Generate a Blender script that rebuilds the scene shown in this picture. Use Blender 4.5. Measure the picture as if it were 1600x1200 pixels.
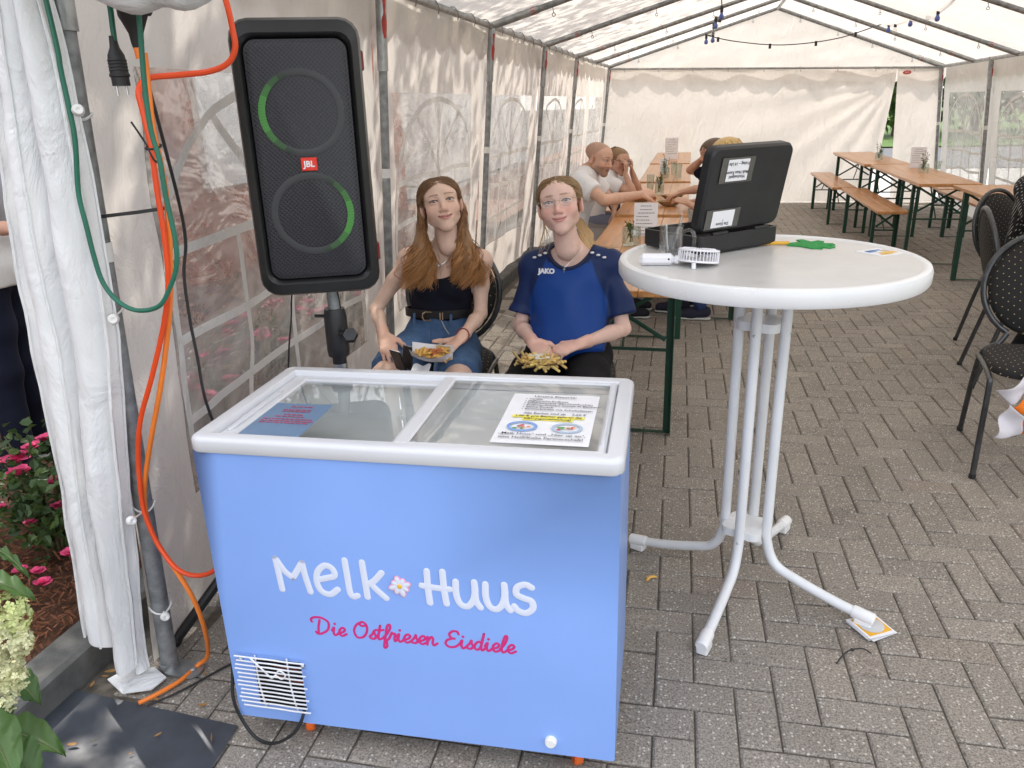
import bpy, bmesh, math, random
import numpy as np
from mathutils import Vector, Matrix, Euler, noise

for o in list(bpy.data.objects):
    bpy.data.objects.remove(o)
scene = bpy.context.scene
col = scene.collection
rad = math.radians
random.seed(7)

# ---------------------------------------------------------------- camera
CAM = Vector((0.0, 0.0, 1.5))
CR = ((0.97346936, 0.05120841, -0.22301369),
      (0.22712361, -0.33461505, 0.91457511),
      (-0.0277898, -0.94096252, -0.33736813))
cam_data = bpy.data.cameras.new('camera')
cam = bpy.data.objects.new('camera', cam_data)
col.objects.link(cam)
cam.matrix_world = Matrix(((CR[0][0], -CR[0][1], -CR[0][2], CAM.x),
                           (CR[1][0], -CR[1][1], -CR[1][2], CAM.y),
                           (CR[2][0], -CR[2][1], -CR[2][2], CAM.z),
                           (0, 0, 0, 1)))
cam_data.sensor_fit = 'HORIZONTAL'
cam_data.sensor_width = 36.0
cam_data.lens = 1214.0 / 1600.0 * 36.0
cam_data.clip_start = 0.05
cam_data.clip_end = 600.0
scene.camera = cam

# ---------------------------------------------------------------- sky, sun, exposure
SUN_EL, SUN_AZ = rad(52), rad(-52)          # azimuth from +Y, towards -X (back left of the tent)
world = bpy.data.worlds.new('World')
scene.world = world
world.use_nodes = True
wn = world.node_tree.nodes
wl = world.node_tree.links
wn.clear()
wo = wn.new('ShaderNodeOutputWorld')
bg = wn.new('ShaderNodeBackground')
sky = wn.new('ShaderNodeTexSky')
sky.sky_type = 'NISHITA'
sky.sun_disc = False
sky.sun_elevation = SUN_EL
sky.sun_rotation = SUN_AZ
sky.dust_density = 2.0
sky.ozone_density = 0.6
# thin white cloud all over the sky
cl = wn.new('ShaderNodeTexNoise')
cl.inputs['Scale'].default_value = 2.2
cl.inputs['Detail'].default_value = 6
ramp = wn.new('ShaderNodeValToRGB')
ramp.color_ramp.elements[0].position = 0.35
ramp.color_ramp.elements[0].color = (0.45, 0.45, 0.45, 1)
ramp.color_ramp.elements[1].position = 0.7
ramp.color_ramp.elements[1].color = (0.95, 0.95, 0.95, 1)
mx = wn.new('ShaderNodeMix')
mx.data_type = 'RGBA'
mx.inputs[7].default_value = (9.0, 9.1, 9.3, 1)
tc = wn.new('ShaderNodeTexCoord')
wl.new(tc.outputs['Generated'], cl.inputs['Vector'])
wl.new(cl.outputs['Fac'], ramp.inputs['Fac'])
wl.new(ramp.outputs['Color'], mx.inputs[0])
wl.new(sky.outputs['Color'], mx.inputs[6])
wl.new(mx.outputs[2], bg.inputs['Color'])
bg.inputs['Strength'].default_value = 0.15
wl.new(bg.outputs['Background'], wo.inputs['Surface'])

sun_data = bpy.data.lights.new('sun', 'SUN')
sun_data.energy = 3.0
sun_data.angle = rad(0.5)
sun_data.color = (1.0, 0.94, 0.86)
sun = bpy.data.objects.new('sun', sun_data)
col.objects.link(sun)
TO_SUN = Vector((math.sin(SUN_AZ) * math.cos(SUN_EL), math.cos(SUN_AZ) * math.cos(SUN_EL), math.sin(SUN_EL)))
sun.rotation_euler = TO_SUN.to_track_quat('Z', 'Y').to_euler()
sun.location = (-6, 8, 12)

scene.view_settings.view_transform = 'Standard'
scene.view_settings.look = 'None'
scene.view_settings.gamma = 1.0
scene.view_settings.use_curve_mapping = False
scene.view_settings.exposure = 1.0
try:
    scene.cycles.max_bounces = 10
    scene.cycles.transparent_max_bounces = 16
    scene.cycles.transmission_bounces = 8
    scene.cycles.caustics_reflective = False
    scene.cycles.caustics_refractive = False
    scene.cycles.sample_clamp_indirect = 6.0
except Exception:
    pass

# ---------------------------------------------------------------- materials
MATS = {}


def nodes_of(name):
    m = bpy.data.materials.new(name)
    m.use_nodes = True
    nt = m.node_tree
    bsdf = nt.nodes['Principled BSDF']
    MATS[name] = m
    return m, nt, bsdf


def noise_node(nt, scale, detail=4, rough=0.55, vec=None, obj=True):
    t = nt.nodes.new('ShaderNodeTexNoise')
    t.inputs['Scale'].default_value = scale
    t.inputs['Detail'].default_value = detail
    t.inputs['Roughness'].default_value = rough
    if vec is None:
        c = nt.nodes.new('ShaderNodeTexCoord')
        vec = c.outputs['Object']
    nt.links.new(vec, t.inputs['Vector'])
    return t


def ramp_node(nt, fac, stops):
    r = nt.nodes.new('ShaderNodeValToRGB')
    e = r.color_ramp.elements
    while len(e) < len(stops):
        e.new(0.5)
    for k, (p, c) in enumerate(stops):
        e[k].position = p
        e[k].color = (c[0], c[1], c[2], 1)
    nt.links.new(fac, r.inputs['Fac'])
    return r


def bump(nt, height, strength, dist, normal_in):
    b = nt.nodes.new('ShaderNodeBump')
    b.inputs['Strength'].default_value = strength
    b.inputs['Distance'].default_value = dist
    nt.links.new(height, b.inputs['Height'])
    nt.links.new(b.outputs['Normal'], normal_in)
    return b


def mat(name, c, rough=0.5, metal=0.0, var=0.12, scale=8.0, bmp=0.0, bscale=60.0, bdist=0.002, spec=0.5,
        attr=None, sss=0.0, coat=0.0, rvar=0.0, sheen=0.0):
    """principled material with noise tone variation, optional colour attribute and fine relief"""
    if name in MATS:
        return MATS[name]
    m, nt, b = nodes_of(name)
    b.inputs['Roughness'].default_value = rough
    b.inputs['Metallic'].default_value = metal
    b.inputs['Specular IOR Level'].default_value = spec
    if coat:
        b.inputs['Coat Weight'].default_value = coat
    if sheen:
        b.inputs['Sheen Weight'].default_value = sheen
    n = noise_node(nt, scale)
    lo = [max(0, x * (1 - var)) for x in c]
    hi = [min(1, x * (1 + var)) for x in c]
    r = ramp_node(nt, n.outputs['Fac'], [(0.3, lo), (0.7, hi)])
    out = r.outputs['Color']
    if attr:
        a = nt.nodes.new('ShaderNodeAttribute')
        a.attribute_name = attr
        mm = nt.nodes.new('ShaderNodeMix')
        mm.data_type = 'RGBA'
        mm.blend_type = 'MULTIPLY'
        mm.inputs[0].default_value = 1.0
        nt.links.new(out, mm.inputs[6])
        nt.links.new(a.outputs['Color'], mm.inputs[7])
        out = mm.outputs[2]
    nt.links.new(out, b.inputs['Base Color'])
    if sss:
        b.inputs['Subsurface Weight'].default_value = sss
        b.inputs['Subsurface Radius'].default_value = (1.0, 0.35, 0.2)
        b.inputs['Subsurface Scale'].default_value = 0.006
    if rvar:
        n2 = noise_node(nt, scale * 1.7)
        rr = ramp_node(nt, n2.outputs['Fac'], [(0.3, [max(0, rough - rvar)] * 3), (0.7, [min(1, rough + rvar)] * 3)])
        nt.links.new(rr.outputs['Color'], b.inputs['Roughness'])
    if bmp:
        n3 = noise_node(nt, bscale, 5)
        bump(nt, n3.outputs['Fac'], bmp, bdist, b.inputs['Normal'])
    return m


def fabric_mat(name, c, trans, dirt=0.12, bscale=7.0, bdist=0.03, weave=True):
    """thin white tent sheet: diffuse + light passing through, wrinkle relief"""
    m, nt, b = nodes_of(name)
    out = nt.nodes['Material Output']
    n = noise_node(nt, 1.3, 6, 0.6)
    r = ramp_node(nt, n.outputs['Fac'], [(0.25, [x * (1 - dirt) for x in c]), (0.6, c)])
    df = nt.nodes.new('ShaderNodeBsdfDiffuse')
    tr = nt.nodes.new('ShaderNodeBsdfTranslucent')
    gl = nt.nodes.new('ShaderNodeBsdfGlossy')
    gl.inputs['Roughness'].default_value = 0.42
    gl.inputs['Color'].default_value = (1, 1, 1, 1)
    mixs = nt.nodes.new('ShaderNodeMixShader')
    mixs.inputs[0].default_value = trans
    mix2 = nt.nodes.new('ShaderNodeMixShader')
    mix2.inputs[0].default_value = 0.03
    nt.links.new(r.outputs['Color'], df.inputs['Color'])
    tint = nt.nodes.new('ShaderNodeMix')
    tint.data_type = 'RGBA'
    tint.blend_type = 'MULTIPLY'
    tint.inputs[0].default_value = 1.0
    tint.inputs[7].default_value = (1.0, 0.95, 0.885, 1)
    nt.links.new(r.outputs['Color'], tint.inputs[6])
    nt.links.new(tint.outputs[2], tr.inputs['Color'])
    # stretched wrinkles
    c2 = nt.nodes.new('ShaderNodeTexCoord')
    mp = nt.nodes.new('ShaderNodeMapping')
    mp.inputs['Scale'].default_value = (1.0, 1.0, 0.55)
    nt.links.new(c2.outputs['Object'], mp.inputs['Vector'])
    nn = noise_node(nt, bscale, 7, 0.6, mp.outputs['Vector'])
    nn.inputs['Distortion'].default_value = 1.2
    bb = nt.nodes.new('ShaderNodeBump')
    bb.inputs['Strength'].default_value = 0.7
    bb.inputs['Distance'].default_value = bdist
    nt.links.new(nn.outputs['Fac'], bb.inputs['Height'])
    for s in (df, gl):
        nt.links.new(bb.outputs['Normal'], s.inputs['Normal'])
    nt.links.new(bb.outputs['Normal'], tr.inputs['Normal'])
    nt.links.new(df.outputs[0], mixs.inputs[1])
    nt.links.new(tr.outputs[0], mixs.inputs[2])
    nt.links.new(mixs.outputs[0], mix2.inputs[1])
    nt.links.new(gl.outputs[0], mix2.inputs[2])
    nt.links.new(mix2.outputs[0], out.inputs['Surface'])
    nt.nodes.remove(b)
    return m


def pvc_mat(name, tint=(0.88, 0.88, 0.86), milk=0.40, gloss=0.26, bscale=3.4, bdist=0.045):
    """clear soft window foil: see-through, wavy gloss, milky scuffs"""
    m, nt, b = nodes_of(name)
    out = nt.nodes['Material Output']
    tp = nt.nodes.new('ShaderNodeBsdfTransparent')
    tp.inputs['Color'].default_value = (*tint, 1)
    gl = nt.nodes.new('ShaderNodeBsdfGlossy')
    gl.inputs['Roughness'].default_value = 0.07
    mk = nt.nodes.new('ShaderNodeBsdfTranslucent')
    mk.inputs['Color'].default_value = (0.85, 0.84, 0.82, 1)
    df = nt.nodes.new('ShaderNodeBsdfDiffuse')
    df.inputs['Color'].default_value = (0.8, 0.79, 0.77, 1)
    add = nt.nodes.new('ShaderNodeMixShader')
    add.inputs[0].default_value = 0.5
    nt.links.new(mk.outputs[0], add.inputs[1])
    nt.links.new(df.outputs[0], add.inputs[2])
    c2 = nt.nodes.new('ShaderNodeTexCoord')
    mp = nt.nodes.new('ShaderNodeMapping')
    mp.inputs['Rotation'].default_value = (0.9, 0, 0)
    mp.inputs['Scale'].default_value = (1, 0.75, 1.1)
    nt.links.new(c2.outputs['Object'], mp.inputs['Vector'])
    nn = noise_node(nt, bscale, 3, 0.5, mp.outputs['Vector'])
    nn.inputs['Distortion'].default_value = 1.5
    bb = nt.nodes.new('ShaderNodeBump')
    bb.inputs['Strength'].default_value = 1.0
    bb.inputs['Distance'].default_value = bdist
    nt.links.new(nn.outputs['Fac'], bb.inputs['Height'])
    nt.links.new(bb.outputs['Normal'], gl.inputs['Normal'])
    n2 = noise_node(nt, 3.2, 5, 0.6, mp.outputs['Vector'])
    n2.inputs['Distortion'].default_value = 2.0
    rr = ramp_node(nt, n2.outputs['Fac'], [(0.35, [milk * 0.7] * 3), (0.75, [min(1, milk * 1.9)] * 3)])
    m1 = nt.nodes.new('ShaderNodeMixShader')
    nt.links.new(rr.outputs['Color'], m1.inputs[0])
    nt.links.new(tp.outputs[0], m1.inputs[1])
    nt.links.new(add.outputs[0], m1.inputs[2])
    m2 = nt.nodes.new('ShaderNodeMixShader')
    m2.inputs[0].default_value = gloss
    nt.links.new(m1.outputs[0], m2.inputs[1])
    nt.links.new(gl.outputs[0], m2.inputs[2])
    nt.links.new(m2.outputs[0], out.inputs['Surface'])
    nt.nodes.remove(b)
    return m


def paver_mat(name):
    m, nt, b = nodes_of(name)
    geo = nt.nodes.new('ShaderNodeNewGeometry')
    oi = nt.nodes.new('ShaderNodeObjectInfo')
    ad = nt.nodes.new('ShaderNodeMath')
    ad.operation = 'ADD'
    nt.links.new(geo.outputs['Random Per Island'], ad.inputs[0])
    nt.links.new(oi.outputs['Random'], ad.inputs[1])
    fr = nt.nodes.new('ShaderNodeMath')
    fr.operation = 'FRACT'
    nt.links.new(ad.outputs[0], fr.inputs[0])
    tone = ramp_node(nt, fr.outputs[0], [(0.0, (0.262, 0.238, 0.211)), (0.35, (0.280, 0.254, 0.225)), (0.7, (0.290, 0.263, 0.233)),
                                         (0.93, (0.312, 0.282, 0.247)), (1.0, (0.285, 0.245, 0.212))])
    pos = geo.outputs['Position']
    grime = noise_node(nt, 2.3, 7, 0.68, pos)
    gr = ramp_node(nt, grime.outputs['Fac'], [(0.28, (0.80, 0.79, 0.77)), (0.45, (0.97, 0.96, 0.95)), (0.7, (1.08, 1.07, 1.05))])
    fine = noise_node(nt, 170, 5, 0.8, pos)
    fr2 = ramp_node(nt, fine.outputs['Fac'], [(0.34, (0.30, 0.30, 0.30)), (0.5, (0.98, 0.98, 0.98)), (0.66, (1.7, 1.67, 1.6))])
    vo = nt.nodes.new('ShaderNodeTexVoronoi')
    vo.inputs['Scale'].default_value = 95
    nt.links.new(pos, vo.inputs['Vector'])
    vcol = nt.nodes.new('ShaderNodeSeparateColor')
    nt.links.new(vo.outputs['Color'], vcol.inputs[0])
    # bright aggregate grains in about one cell of seven
    gt = nt.nodes.new('ShaderNodeMath')
    gt.operation = 'GREATER_THAN'
    gt.inputs[1].default_value = 0.72
    nt.links.new(vcol.outputs[0], gt.inputs[0])
    lt = nt.nodes.new('ShaderNodeMath')
    lt.operation = 'LESS_THAN'
    lt.inputs[1].default_value = 0.30
    nt.links.new(vo.outputs['Distance'], lt.inputs[0])
    an = nt.nodes.new('ShaderNodeMath')
    an.operation = 'MULTIPLY'
    nt.links.new(gt.outputs[0], an.inputs[0])
    nt.links.new(lt.outputs[0], an.inputs[1])

    def mul(a, bsock):
        k = nt.nodes.new('ShaderNodeMix')
        k.data_type = 'RGBA'
        k.blend_type = 'MULTIPLY'
        k.inputs[0].default_value = 1
        nt.links.new(a, k.inputs[6])
        nt.links.new(bsock, k.inputs[7])
        return k.outputs[2]
    base = mul(mul(tone.outputs['Color'], gr.outputs['Color']), fr2.outputs['Color'])
    gm = nt.nodes.new('ShaderNodeMix')
    gm.data_type = 'RGBA'
    nt.links.new(an.outputs[0], gm.inputs[0])
    nt.links.new(base, gm.inputs[6])
    gm.inputs[7].default_value = (0.58, 0.55, 0.49, 1)
    nt.links.new(gm.outputs[2], b.inputs['Base Color'])
    b.inputs['Roughness'].default_value = 0.8
    b.inputs['Specular IOR Level'].default_value = 0.3
    bump(nt, fine.outputs['Fac'], 0.6, 0.004, b.inputs['Normal'])
    return m


def glass_mat(name, tint=(0.9, 0.95, 0.93), rough=0.0, refl=0.09, top=0.75):
    """thin clear pane or glassware wall"""
    m, nt, b = nodes_of(name)
    out = nt.nodes['Material Output']
    tp = nt.nodes.new('ShaderNodeBsdfTransparent')
    tp.inputs['Color'].default_value = (*tint, 1)
    gl = nt.nodes.new('ShaderNodeBsdfGlossy')
    gl.inputs['Roughness'].default_value = rough
    fz = nt.nodes.new('ShaderNodeLayerWeight')
    fz.inputs['Blend'].default_value = 0.35
    mr = nt.nodes.new('ShaderNodeMapRange')
    mr.inputs['To Min'].default_value = refl
    mr.inputs['To Max'].default_value = top
    nt.links.new(fz.outputs['Facing'], mr.inputs['Value'])
    pw = nt.nodes.new('ShaderNodeMath')
    pw.operation = 'POWER'
    pw.inputs[1].default_value = 1.6
    nt.links.new(mr.outputs[0], pw.inputs[0])
    mr.inputs['To Min'].default_value = refl ** (1 / 1.6)
    ms = nt.nodes.new('ShaderNodeMixShader')
    nt.links.new(pw.outputs[0], ms.inputs[0])
    nt.links.new(tp.outputs[0], ms.inputs[1])
    nt.links.new(gl.outputs[0], ms.inputs[2])
    nt.links.new(ms.outputs[0], out.inputs['Surface'])
    nt.nodes.remove(b)
    return m


def leaf_mat(name, c, trans=0.35):
    m, nt, b = nodes_of(name)
    out = nt.nodes['Material Output']
    geo = nt.nodes.new('ShaderNodeNewGeometry')
    r = ramp_node(nt, geo.outputs['Random Per Island'], [(0, [x * 0.6 for x in c]), (0.6, c), (1, [min(1, c[0] * 1.7), c[1] * 1.35, c[2] * 1.1])])
    nt.links.new(r.outputs['Color'], b.inputs['Base Color'])
    b.inputs['Roughness'].default_value = 0.45
    tr = nt.nodes.new('ShaderNodeBsdfTranslucent')
    nt.links.new(r.outputs['Color'], tr.inputs['Color'])
    ms = nt.nodes.new('ShaderNodeMixShader')
    ms.inputs[0].default_value = trans
    nt.links.new(b.outputs[0], ms.inputs[1])
    nt.links.new(tr.outputs[0], ms.inputs[2])
    nt.links.new(ms.outputs[0], out.inputs['Surface'])
    return m


def emit_mat(name, c, s):
    m, nt, b = nodes_of(name)
    b.inputs['Base Color'].default_value = (*c, 1)
    b.inputs['Emission Color'].default_value = (*c, 1)
    b.inputs['Emission Strength'].default_value = s
    return m


# ---------------------------------------------------------------- mesh helpers
def catmull(pts, n=8, closed=False):
    P = [Vector(p) for p in pts]
    out = []
    m = len(P)
    rng = range(m if closed else m - 1)
    for i in rng:
        p0 = P[(i - 1) % m] if (closed or i > 0) else P[0] * 2 - P[1]
        p1 = P[i]
        p2 = P[(i + 1) % m]
        p3 = P[(i + 2) % m] if (closed or i + 2 < m) else P[-1] * 2 - P[-2]
        for k in range(n):
            t = k / n
            out.append(0.5 * ((2 * p1) + (p2 - p0) * t + (2 * p0 - 5 * p1 + 4 * p2 - p3) * t * t + (3 * p1 - p0 - 3 * p2 + p3) * t ** 3))
    if not closed:
        out.append(P[-1].copy())
    return out


class MB:
    def __init__(self):
        self.v, self.f, self.fm, self.c = [], [], [], []
        self.mi = 0
        self.cc = None

    def add(self, vs, fs):
        o = len(self.v)
        self.v.extend([tuple(p) for p in vs])
        if self.cc is not None:
            self.c.extend([self.cc] * len(vs))
        self.f.extend([tuple(i + o for i in q) for q in fs])
        self.fm.extend([self.mi] * len(fs))
        return self

    def box(self, c, s, bev=0.0, M=None):
        hx, hy, hz = s[0] / 2, s[1] / 2, s[2] / 2
        b = min(bev, hx * 0.98, hy * 0.98, hz * 0.98)
        vs, fs = [], []
        if b <= 0:
            vs = [(x * hx, y * hy, z * hz) for x in (-1, 1) for y in (-1, 1) for z in (-1, 1)]
            fs = [(0, 1, 3, 2), (4, 6, 7, 5), (0, 4, 5, 1), (2, 3, 7, 6), (0, 2, 6, 4), (1, 5, 7, 3)]
        else:
            idx = {}
            for sx in (-1, 1):
                for sy in (-1, 1):
                    for sz in (-1, 1):
                        for a in range(3):
                            p = [sx * (hx - b), sy * (hy - b), sz * (hz - b)]
                            p[a] = (sx, sy, sz)[a] * (hx, hy, hz)[a]
                            idx[(sx, sy, sz, a)] = len(vs)
                            vs.append(tuple(p))
            for a in range(3):
                for sg in (-1, 1):
                    o1, o2 = [k for k in range(3) if k != a]
                    q = []
                    for (u, w) in ((-1, -1), (1, -1), (1, 1), (-1, 1)):
                        k = [0, 0, 0]
                        k[a], k[o1], k[o2] = sg, u, w
                        q.append(idx[(*k, a)])
                    fs.append(tuple(q))
            for a in range(3):
                o1, o2 = [k for k in range(3) if k != a]
                for u in (-1, 1):
                    for w in (-1, 1):
                        k0, k1 = [0, 0, 0], [0, 0, 0]
                        k0[a], k1[a] = -1, 1
                        k0[o1] = k1[o1] = u
                        k0[o2] = k1[o2] = w
                        fs.append((idx[(*k0, o1)], idx[(*k1, o1)], idx[(*k1, o2)], idx[(*k0, o2)]))
            for sx in (-1, 1):
                for sy in (-1, 1):
                    for sz in (-1, 1):
                        fs.append(tuple(idx[(sx, sy, sz, a)] for a in range(3)))
        C = Vector(c)
        vv = [(M @ Vector(p) + C) if M is not None else Vector(p) + C for p in vs]
        return self.add(vv, fs)

    def tube(self, path, r, n=8, caps=True, flat=None):
        P = [Vector(p) for p in path]
        m = len(P)
        R = r if isinstance(r, (list, tuple)) else [r] * m
        T = []
        for i in range(m):
            t = P[min(i + 1, m - 1)] - P[max(i - 1, 0)]
            T.append(t.normalized() if t.length > 1e-9 else Vector((0, 0, 1)))
        up = Vector((0, 0, 1)) if abs(T[0].z) < 0.9 else Vector((1, 0, 0))
        if flat is not None:
            up = Vector(flat[0])
        N = (up - T[0] * up.dot(T[0])).normalized()
        vs, fs = [], []
        for i in range(m):
            if flat is not None:
                N = Vector(flat[0])
                N = (N - T[i] * N.dot(T[i])).normalized()
            else:
                N = (N - T[i] * N.dot(T[i]))
                N = N.normalized() if N.length > 1e-6 else T[i].orthogonal().normalized()
            B = T[i].cross(N)
            k = flat[1] if flat is not None else 1.0
            for j in range(n):
                a = 2 * math.pi * j / n
                vs.append(P[i] + (N * math.cos(a) * k + B * math.sin(a)) * R[i])
        for i in range(m - 1):
            for j in range(n):
                j2 = (j + 1) % n
                fs.append((i * n + j, i * n + j2, (i + 1) * n + j2, (i + 1) * n + j))
        if caps:
            fs.append(tuple(range(n - 1, -1, -1)))
            fs.append(tuple((m - 1) * n + j for j in range(n)))
        return self.add(vs, fs)

    def lathe(self, prof, c=(0, 0, 0), n=24, M=None, cap=True):
        C = Vector(c)
        vs, fs = [], []
        for (r, z) in prof:
            for j in range(n):
                a = 2 * math.pi * j / n
                p = Vector((r * math.cos(a), r * math.sin(a), z))
                vs.append((M @ p if M is not None else p) + C)
        m = len(prof)
        for i in range(m - 1):
            for j in range(n):
                j2 = (j + 1) % n
                fs.append((i * n + j, i * n + j2, (i + 1) * n + j2, (i + 1) * n + j))
        if cap:
            if prof[0][0] > 1e-6:
                fs.append(tuple(range(n - 1, -1, -1)))
            if prof[-1][0] > 1e-6:
                fs.append(tuple((m - 1) * n + j for j in range(n)))
        return self.add(vs, fs)

    def ball(self, c, r, M=None, nu=12, nv=8):
        rr = r if isinstance(r, (list, tuple)) else (r, r, r)
        C = Vector(c)
        vs, fs = [], []
        for i in range(nv + 1):
            th = math.pi * i / nv
            for j in range(nu):
                a = 2 * math.pi * j / nu
                p = Vector((rr[0] * math.sin(th) * math.cos(a), rr[1] * math.sin(th) * math.sin(a), rr[2] * math.cos(th)))
                vs.append((M @ p if M is not None else p) + C)
        for i in range(nv):
            for j in range(nu):
                j2 = (j + 1) % nu
                fs.append((i * nu + j, (i + 1) * nu + j, (i + 1) * nu + j2, i * nu + j2))
        return self.add(vs, fs)

    def grid(self, fn, nu, nv, keep=None):
        vs = [fn(i / nu, j / nv) for j in range(nv + 1) for i in range(nu + 1)]
        fs = []
        for j in range(nv):
            for i in range(nu):
                if keep is None or keep((i + 0.5) / nu, (j + 0.5) / nv):
                    a = j * (nu + 1) + i
                    fs.append((a, a + 1, a + nu + 2, a + nu + 1))
        return self.add(vs, fs)

    def prism(self, poly, z0, z1, M=None):
        """closed outline in xy extruded in z"""
        n = len(poly)
        vs = [Vector((x, y, z0)) for x, y in poly] + [Vector((x, y, z1)) for x, y in poly]
        if M is not None:
            vs = [M @ p for p in vs]
        fs = [tuple(range(n - 1, -1, -1)), tuple(range(n, 2 * n))]
        fs += [(i, (i + 1) % n, n + (i + 1) % n, n + i) for i in range(n)]
        return self.add(vs, fs)

    def mesh(self, name, mats, smooth=True, angle=35, offset=None, clean=False):
        me = bpy.data.meshes.new(name)
        vs = self.v
        if offset is not None:
            ox, oy, oz = offset
            vs = [(x - ox, y - oy, z - oz) for x, y, z in vs]
        me.from_pydata(vs, [], self.f)
        for m in (mats if isinstance(mats, (list, tuple)) else [mats]):
            me.materials.append(m)
        if any(self.fm):
            me.polygons.foreach_set('material_index', self.fm)
        if self.c:
            at = me.color_attributes.new('Col', 'FLOAT_COLOR', 'POINT')
            flat = []
            for q in self.c:
                flat.extend((q[0], q[1], q[2], 1.0))
            at.data.foreach_set('color', flat)
        if clean:
            b = bmesh.new()
            b.from_mesh(me)
            used = [q for q in b.verts if not q.link_faces]
            bmesh.ops.delete(b, geom=used, context='VERTS')
            b.to_mesh(me)
            b.free()
        if smooth:
            me.polygons.foreach_set('use_smooth', [True] * len(me.polygons))
            if angle:
                me.set_sharp_from_angle(angle=rad(angle))
        me.update()
        return me

    def build(self, name, mats, parent=None, smooth=True, angle=35, w=False, clean=False):
        """w: coordinates are world coordinates; shift them to the parent's base"""
        off = tuple(parent['_base']) if (w and parent is not None and '_base' in parent) else None
        me = self.mesh(name, mats, smooth, angle, off, clean)
        o = bpy.data.objects.new(name, me)
        col.objects.link(o)
        if parent is not None:
            o.parent = parent
        return o


def obj(name, me, parent=None):
    o = bpy.data.objects.new(name, me)
    col.objects.link(o)
    if parent is not None:
        o.parent = parent
    return o


def tag(o, label, cat, group=None):
    o['label'] = label
    o['category'] = cat
    if group:
        o['group'] = group
    return o


def struct(o):
    o['kind'] = 'structure'
    return o


def stuff(o):
    o['kind'] = 'stuff'
    return o


def thing(name, label, cat, loc=(0, 0, 0), rz=0.0, group=None):
    o = bpy.data.objects.new(name, None)
    o.empty_display_size = 0.1
    col.objects.link(o)
    o.location = loc
    o.rotation_euler = (0, 0, rz)
    o['_base'] = loc
    return tag(o, label, cat, group)


def copy_tree(root, loc, rz, label, parent=None):
    r = root.copy()
    col.objects.link(r)
    if parent is None:
        r.location = loc
        r.rotation_euler = (0, 0, rz)
        if label:
            r['label'] = label
    else:
        r.parent = parent
    for ch in list(root.children):
        copy_tree(ch, None, None, None, r)
    return r


_txt_cache = {}


def text_mesh(mb, s, size, M, bold=0.0, align='LEFT', depth=0.0):
    """lettering in the built-in font added to a mesh builder, laid in the xy plane of M"""
    cu = bpy.data.curves.new('t', 'FONT')
    cu.body = s
    cu.size = size
    cu.align_x = align
    cu.align_y = 'CENTER'
    cu.offset = bold
    cu.extrude = depth
    cu.resolution_u = 3
    o = bpy.data.objects.new('t', cu)
    col.objects.link(o)
    dg = bpy.context.evaluated_depsgraph_get()
    me = bpy.data.meshes.new_from_object(o.evaluated_get(dg))
    mb.add([M @ q.co for q in me.vertices], [tuple(p.vertices) for p in me.polygons])
    bpy.data.objects.remove(o)
    bpy.data.curves.remove(cu)
    bpy.data.meshes.remove(me)


def frame(origin, ex, ey):
    """matrix with x along ex, y along ey (both unit-ish), z = ex x ey"""
    ex = Vector(ex).normalized()
    ey = Vector(ey)
    ey = (ey - ex * ey.dot(ex)).normalized()
    ez = ex.cross(ey)
    o = Vector(origin)
    return Matrix(((ex.x, ey.x, ez.x, o.x), (ex.y, ey.y, ez.y, o.y), (ex.z, ey.z, ez.z, o.z), (0, 0, 0, 1)))


def nz(x, y, z=0.0):
    return noise.noise(Vector((x, y, z)))


def lerp(a, b, t):
    return a + (b - a) * t


def interp(x, xs, ys):
    return float(np.interp(x, xs, ys))
# ================================================================ SETTING
PAVER = paver_mat('paver_concrete')
mat('joint_sand', (0.120, 0.104, 0.084), 0.95, var=0.4, scale=30, bmp=0.5, bscale=200)
mat('outdoor_ground', (0.12, 0.115, 0.105), 0.95, var=0.25, scale=3)
mat('asphalt', (0.10, 0.105, 0.115), 0.9, var=0.2, scale=20, bmp=0.3)
mat('grass_green', (0.075, 0.14, 0.03), 0.9, var=0.35, scale=6, bmp=0.6, bscale=120, bdist=0.02)
mat('mulch_soil', (0.085, 0.036, 0.018), 0.95, var=0.5, scale=40, bmp=0.8, bscale=90, bdist=0.01)
mat('mulch_chip', (0.17, 0.065, 0.03), 0.9, var=0.4, scale=18)
mat('kerb_stone', (0.10, 0.10, 0.095), 0.85, var=0.35, scale=14, bmp=0.6, bscale=160, bdist=0.003)
mat('red_brick', (0.36, 0.155, 0.105), 0.85, var=0.3, scale=9, bmp=0.5, bscale=120)
mat('mortar', (0.34, 0.31, 0.28), 0.95, var=0.15)
mat('roof_tile', (0.16, 0.06, 0.04), 0.7, var=0.25)
mat('white_paint', (0.78, 0.78, 0.77), 0.4, var=0.04)
mat('window_dark', (0.05, 0.06, 0.07), 0.08, var=0.2, spec=0.8)
mat('bark', (0.10, 0.075, 0.055), 0.9, var=0.35, scale=12, bmp=0.8, bscale=40, bdist=0.01)
leaf_mat('leaf_tree', (0.055, 0.11, 0.025), 0.4)
leaf_mat('leaf_rose', (0.058, 0.115, 0.034), 0.28)
leaf_mat('leaf_hydrangea', (0.07, 0.145, 0.035), 0.3)

g = MB()
g.grid(lambda u, v: (lerp(-240, 240, u), lerp(-240, 240, v), -0.06), 8, 8)
struct(g.build('ground', MATS['outdoor_ground']))

# pavement: sand bed with separate pavers in herringbone, axis a little turned against the tent
PAV_A = rad(1.7)
ca, sa = math.cos(PAV_A), math.sin(PAV_A)
b = MB()
b.grid(lambda u, v: (lerp(-1.62, 7.0, u), lerp(-2.0, 13.4, v), -0.0085), 6, 6)
pav = struct(b.build('pavement', MATS['joint_sand']))


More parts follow.
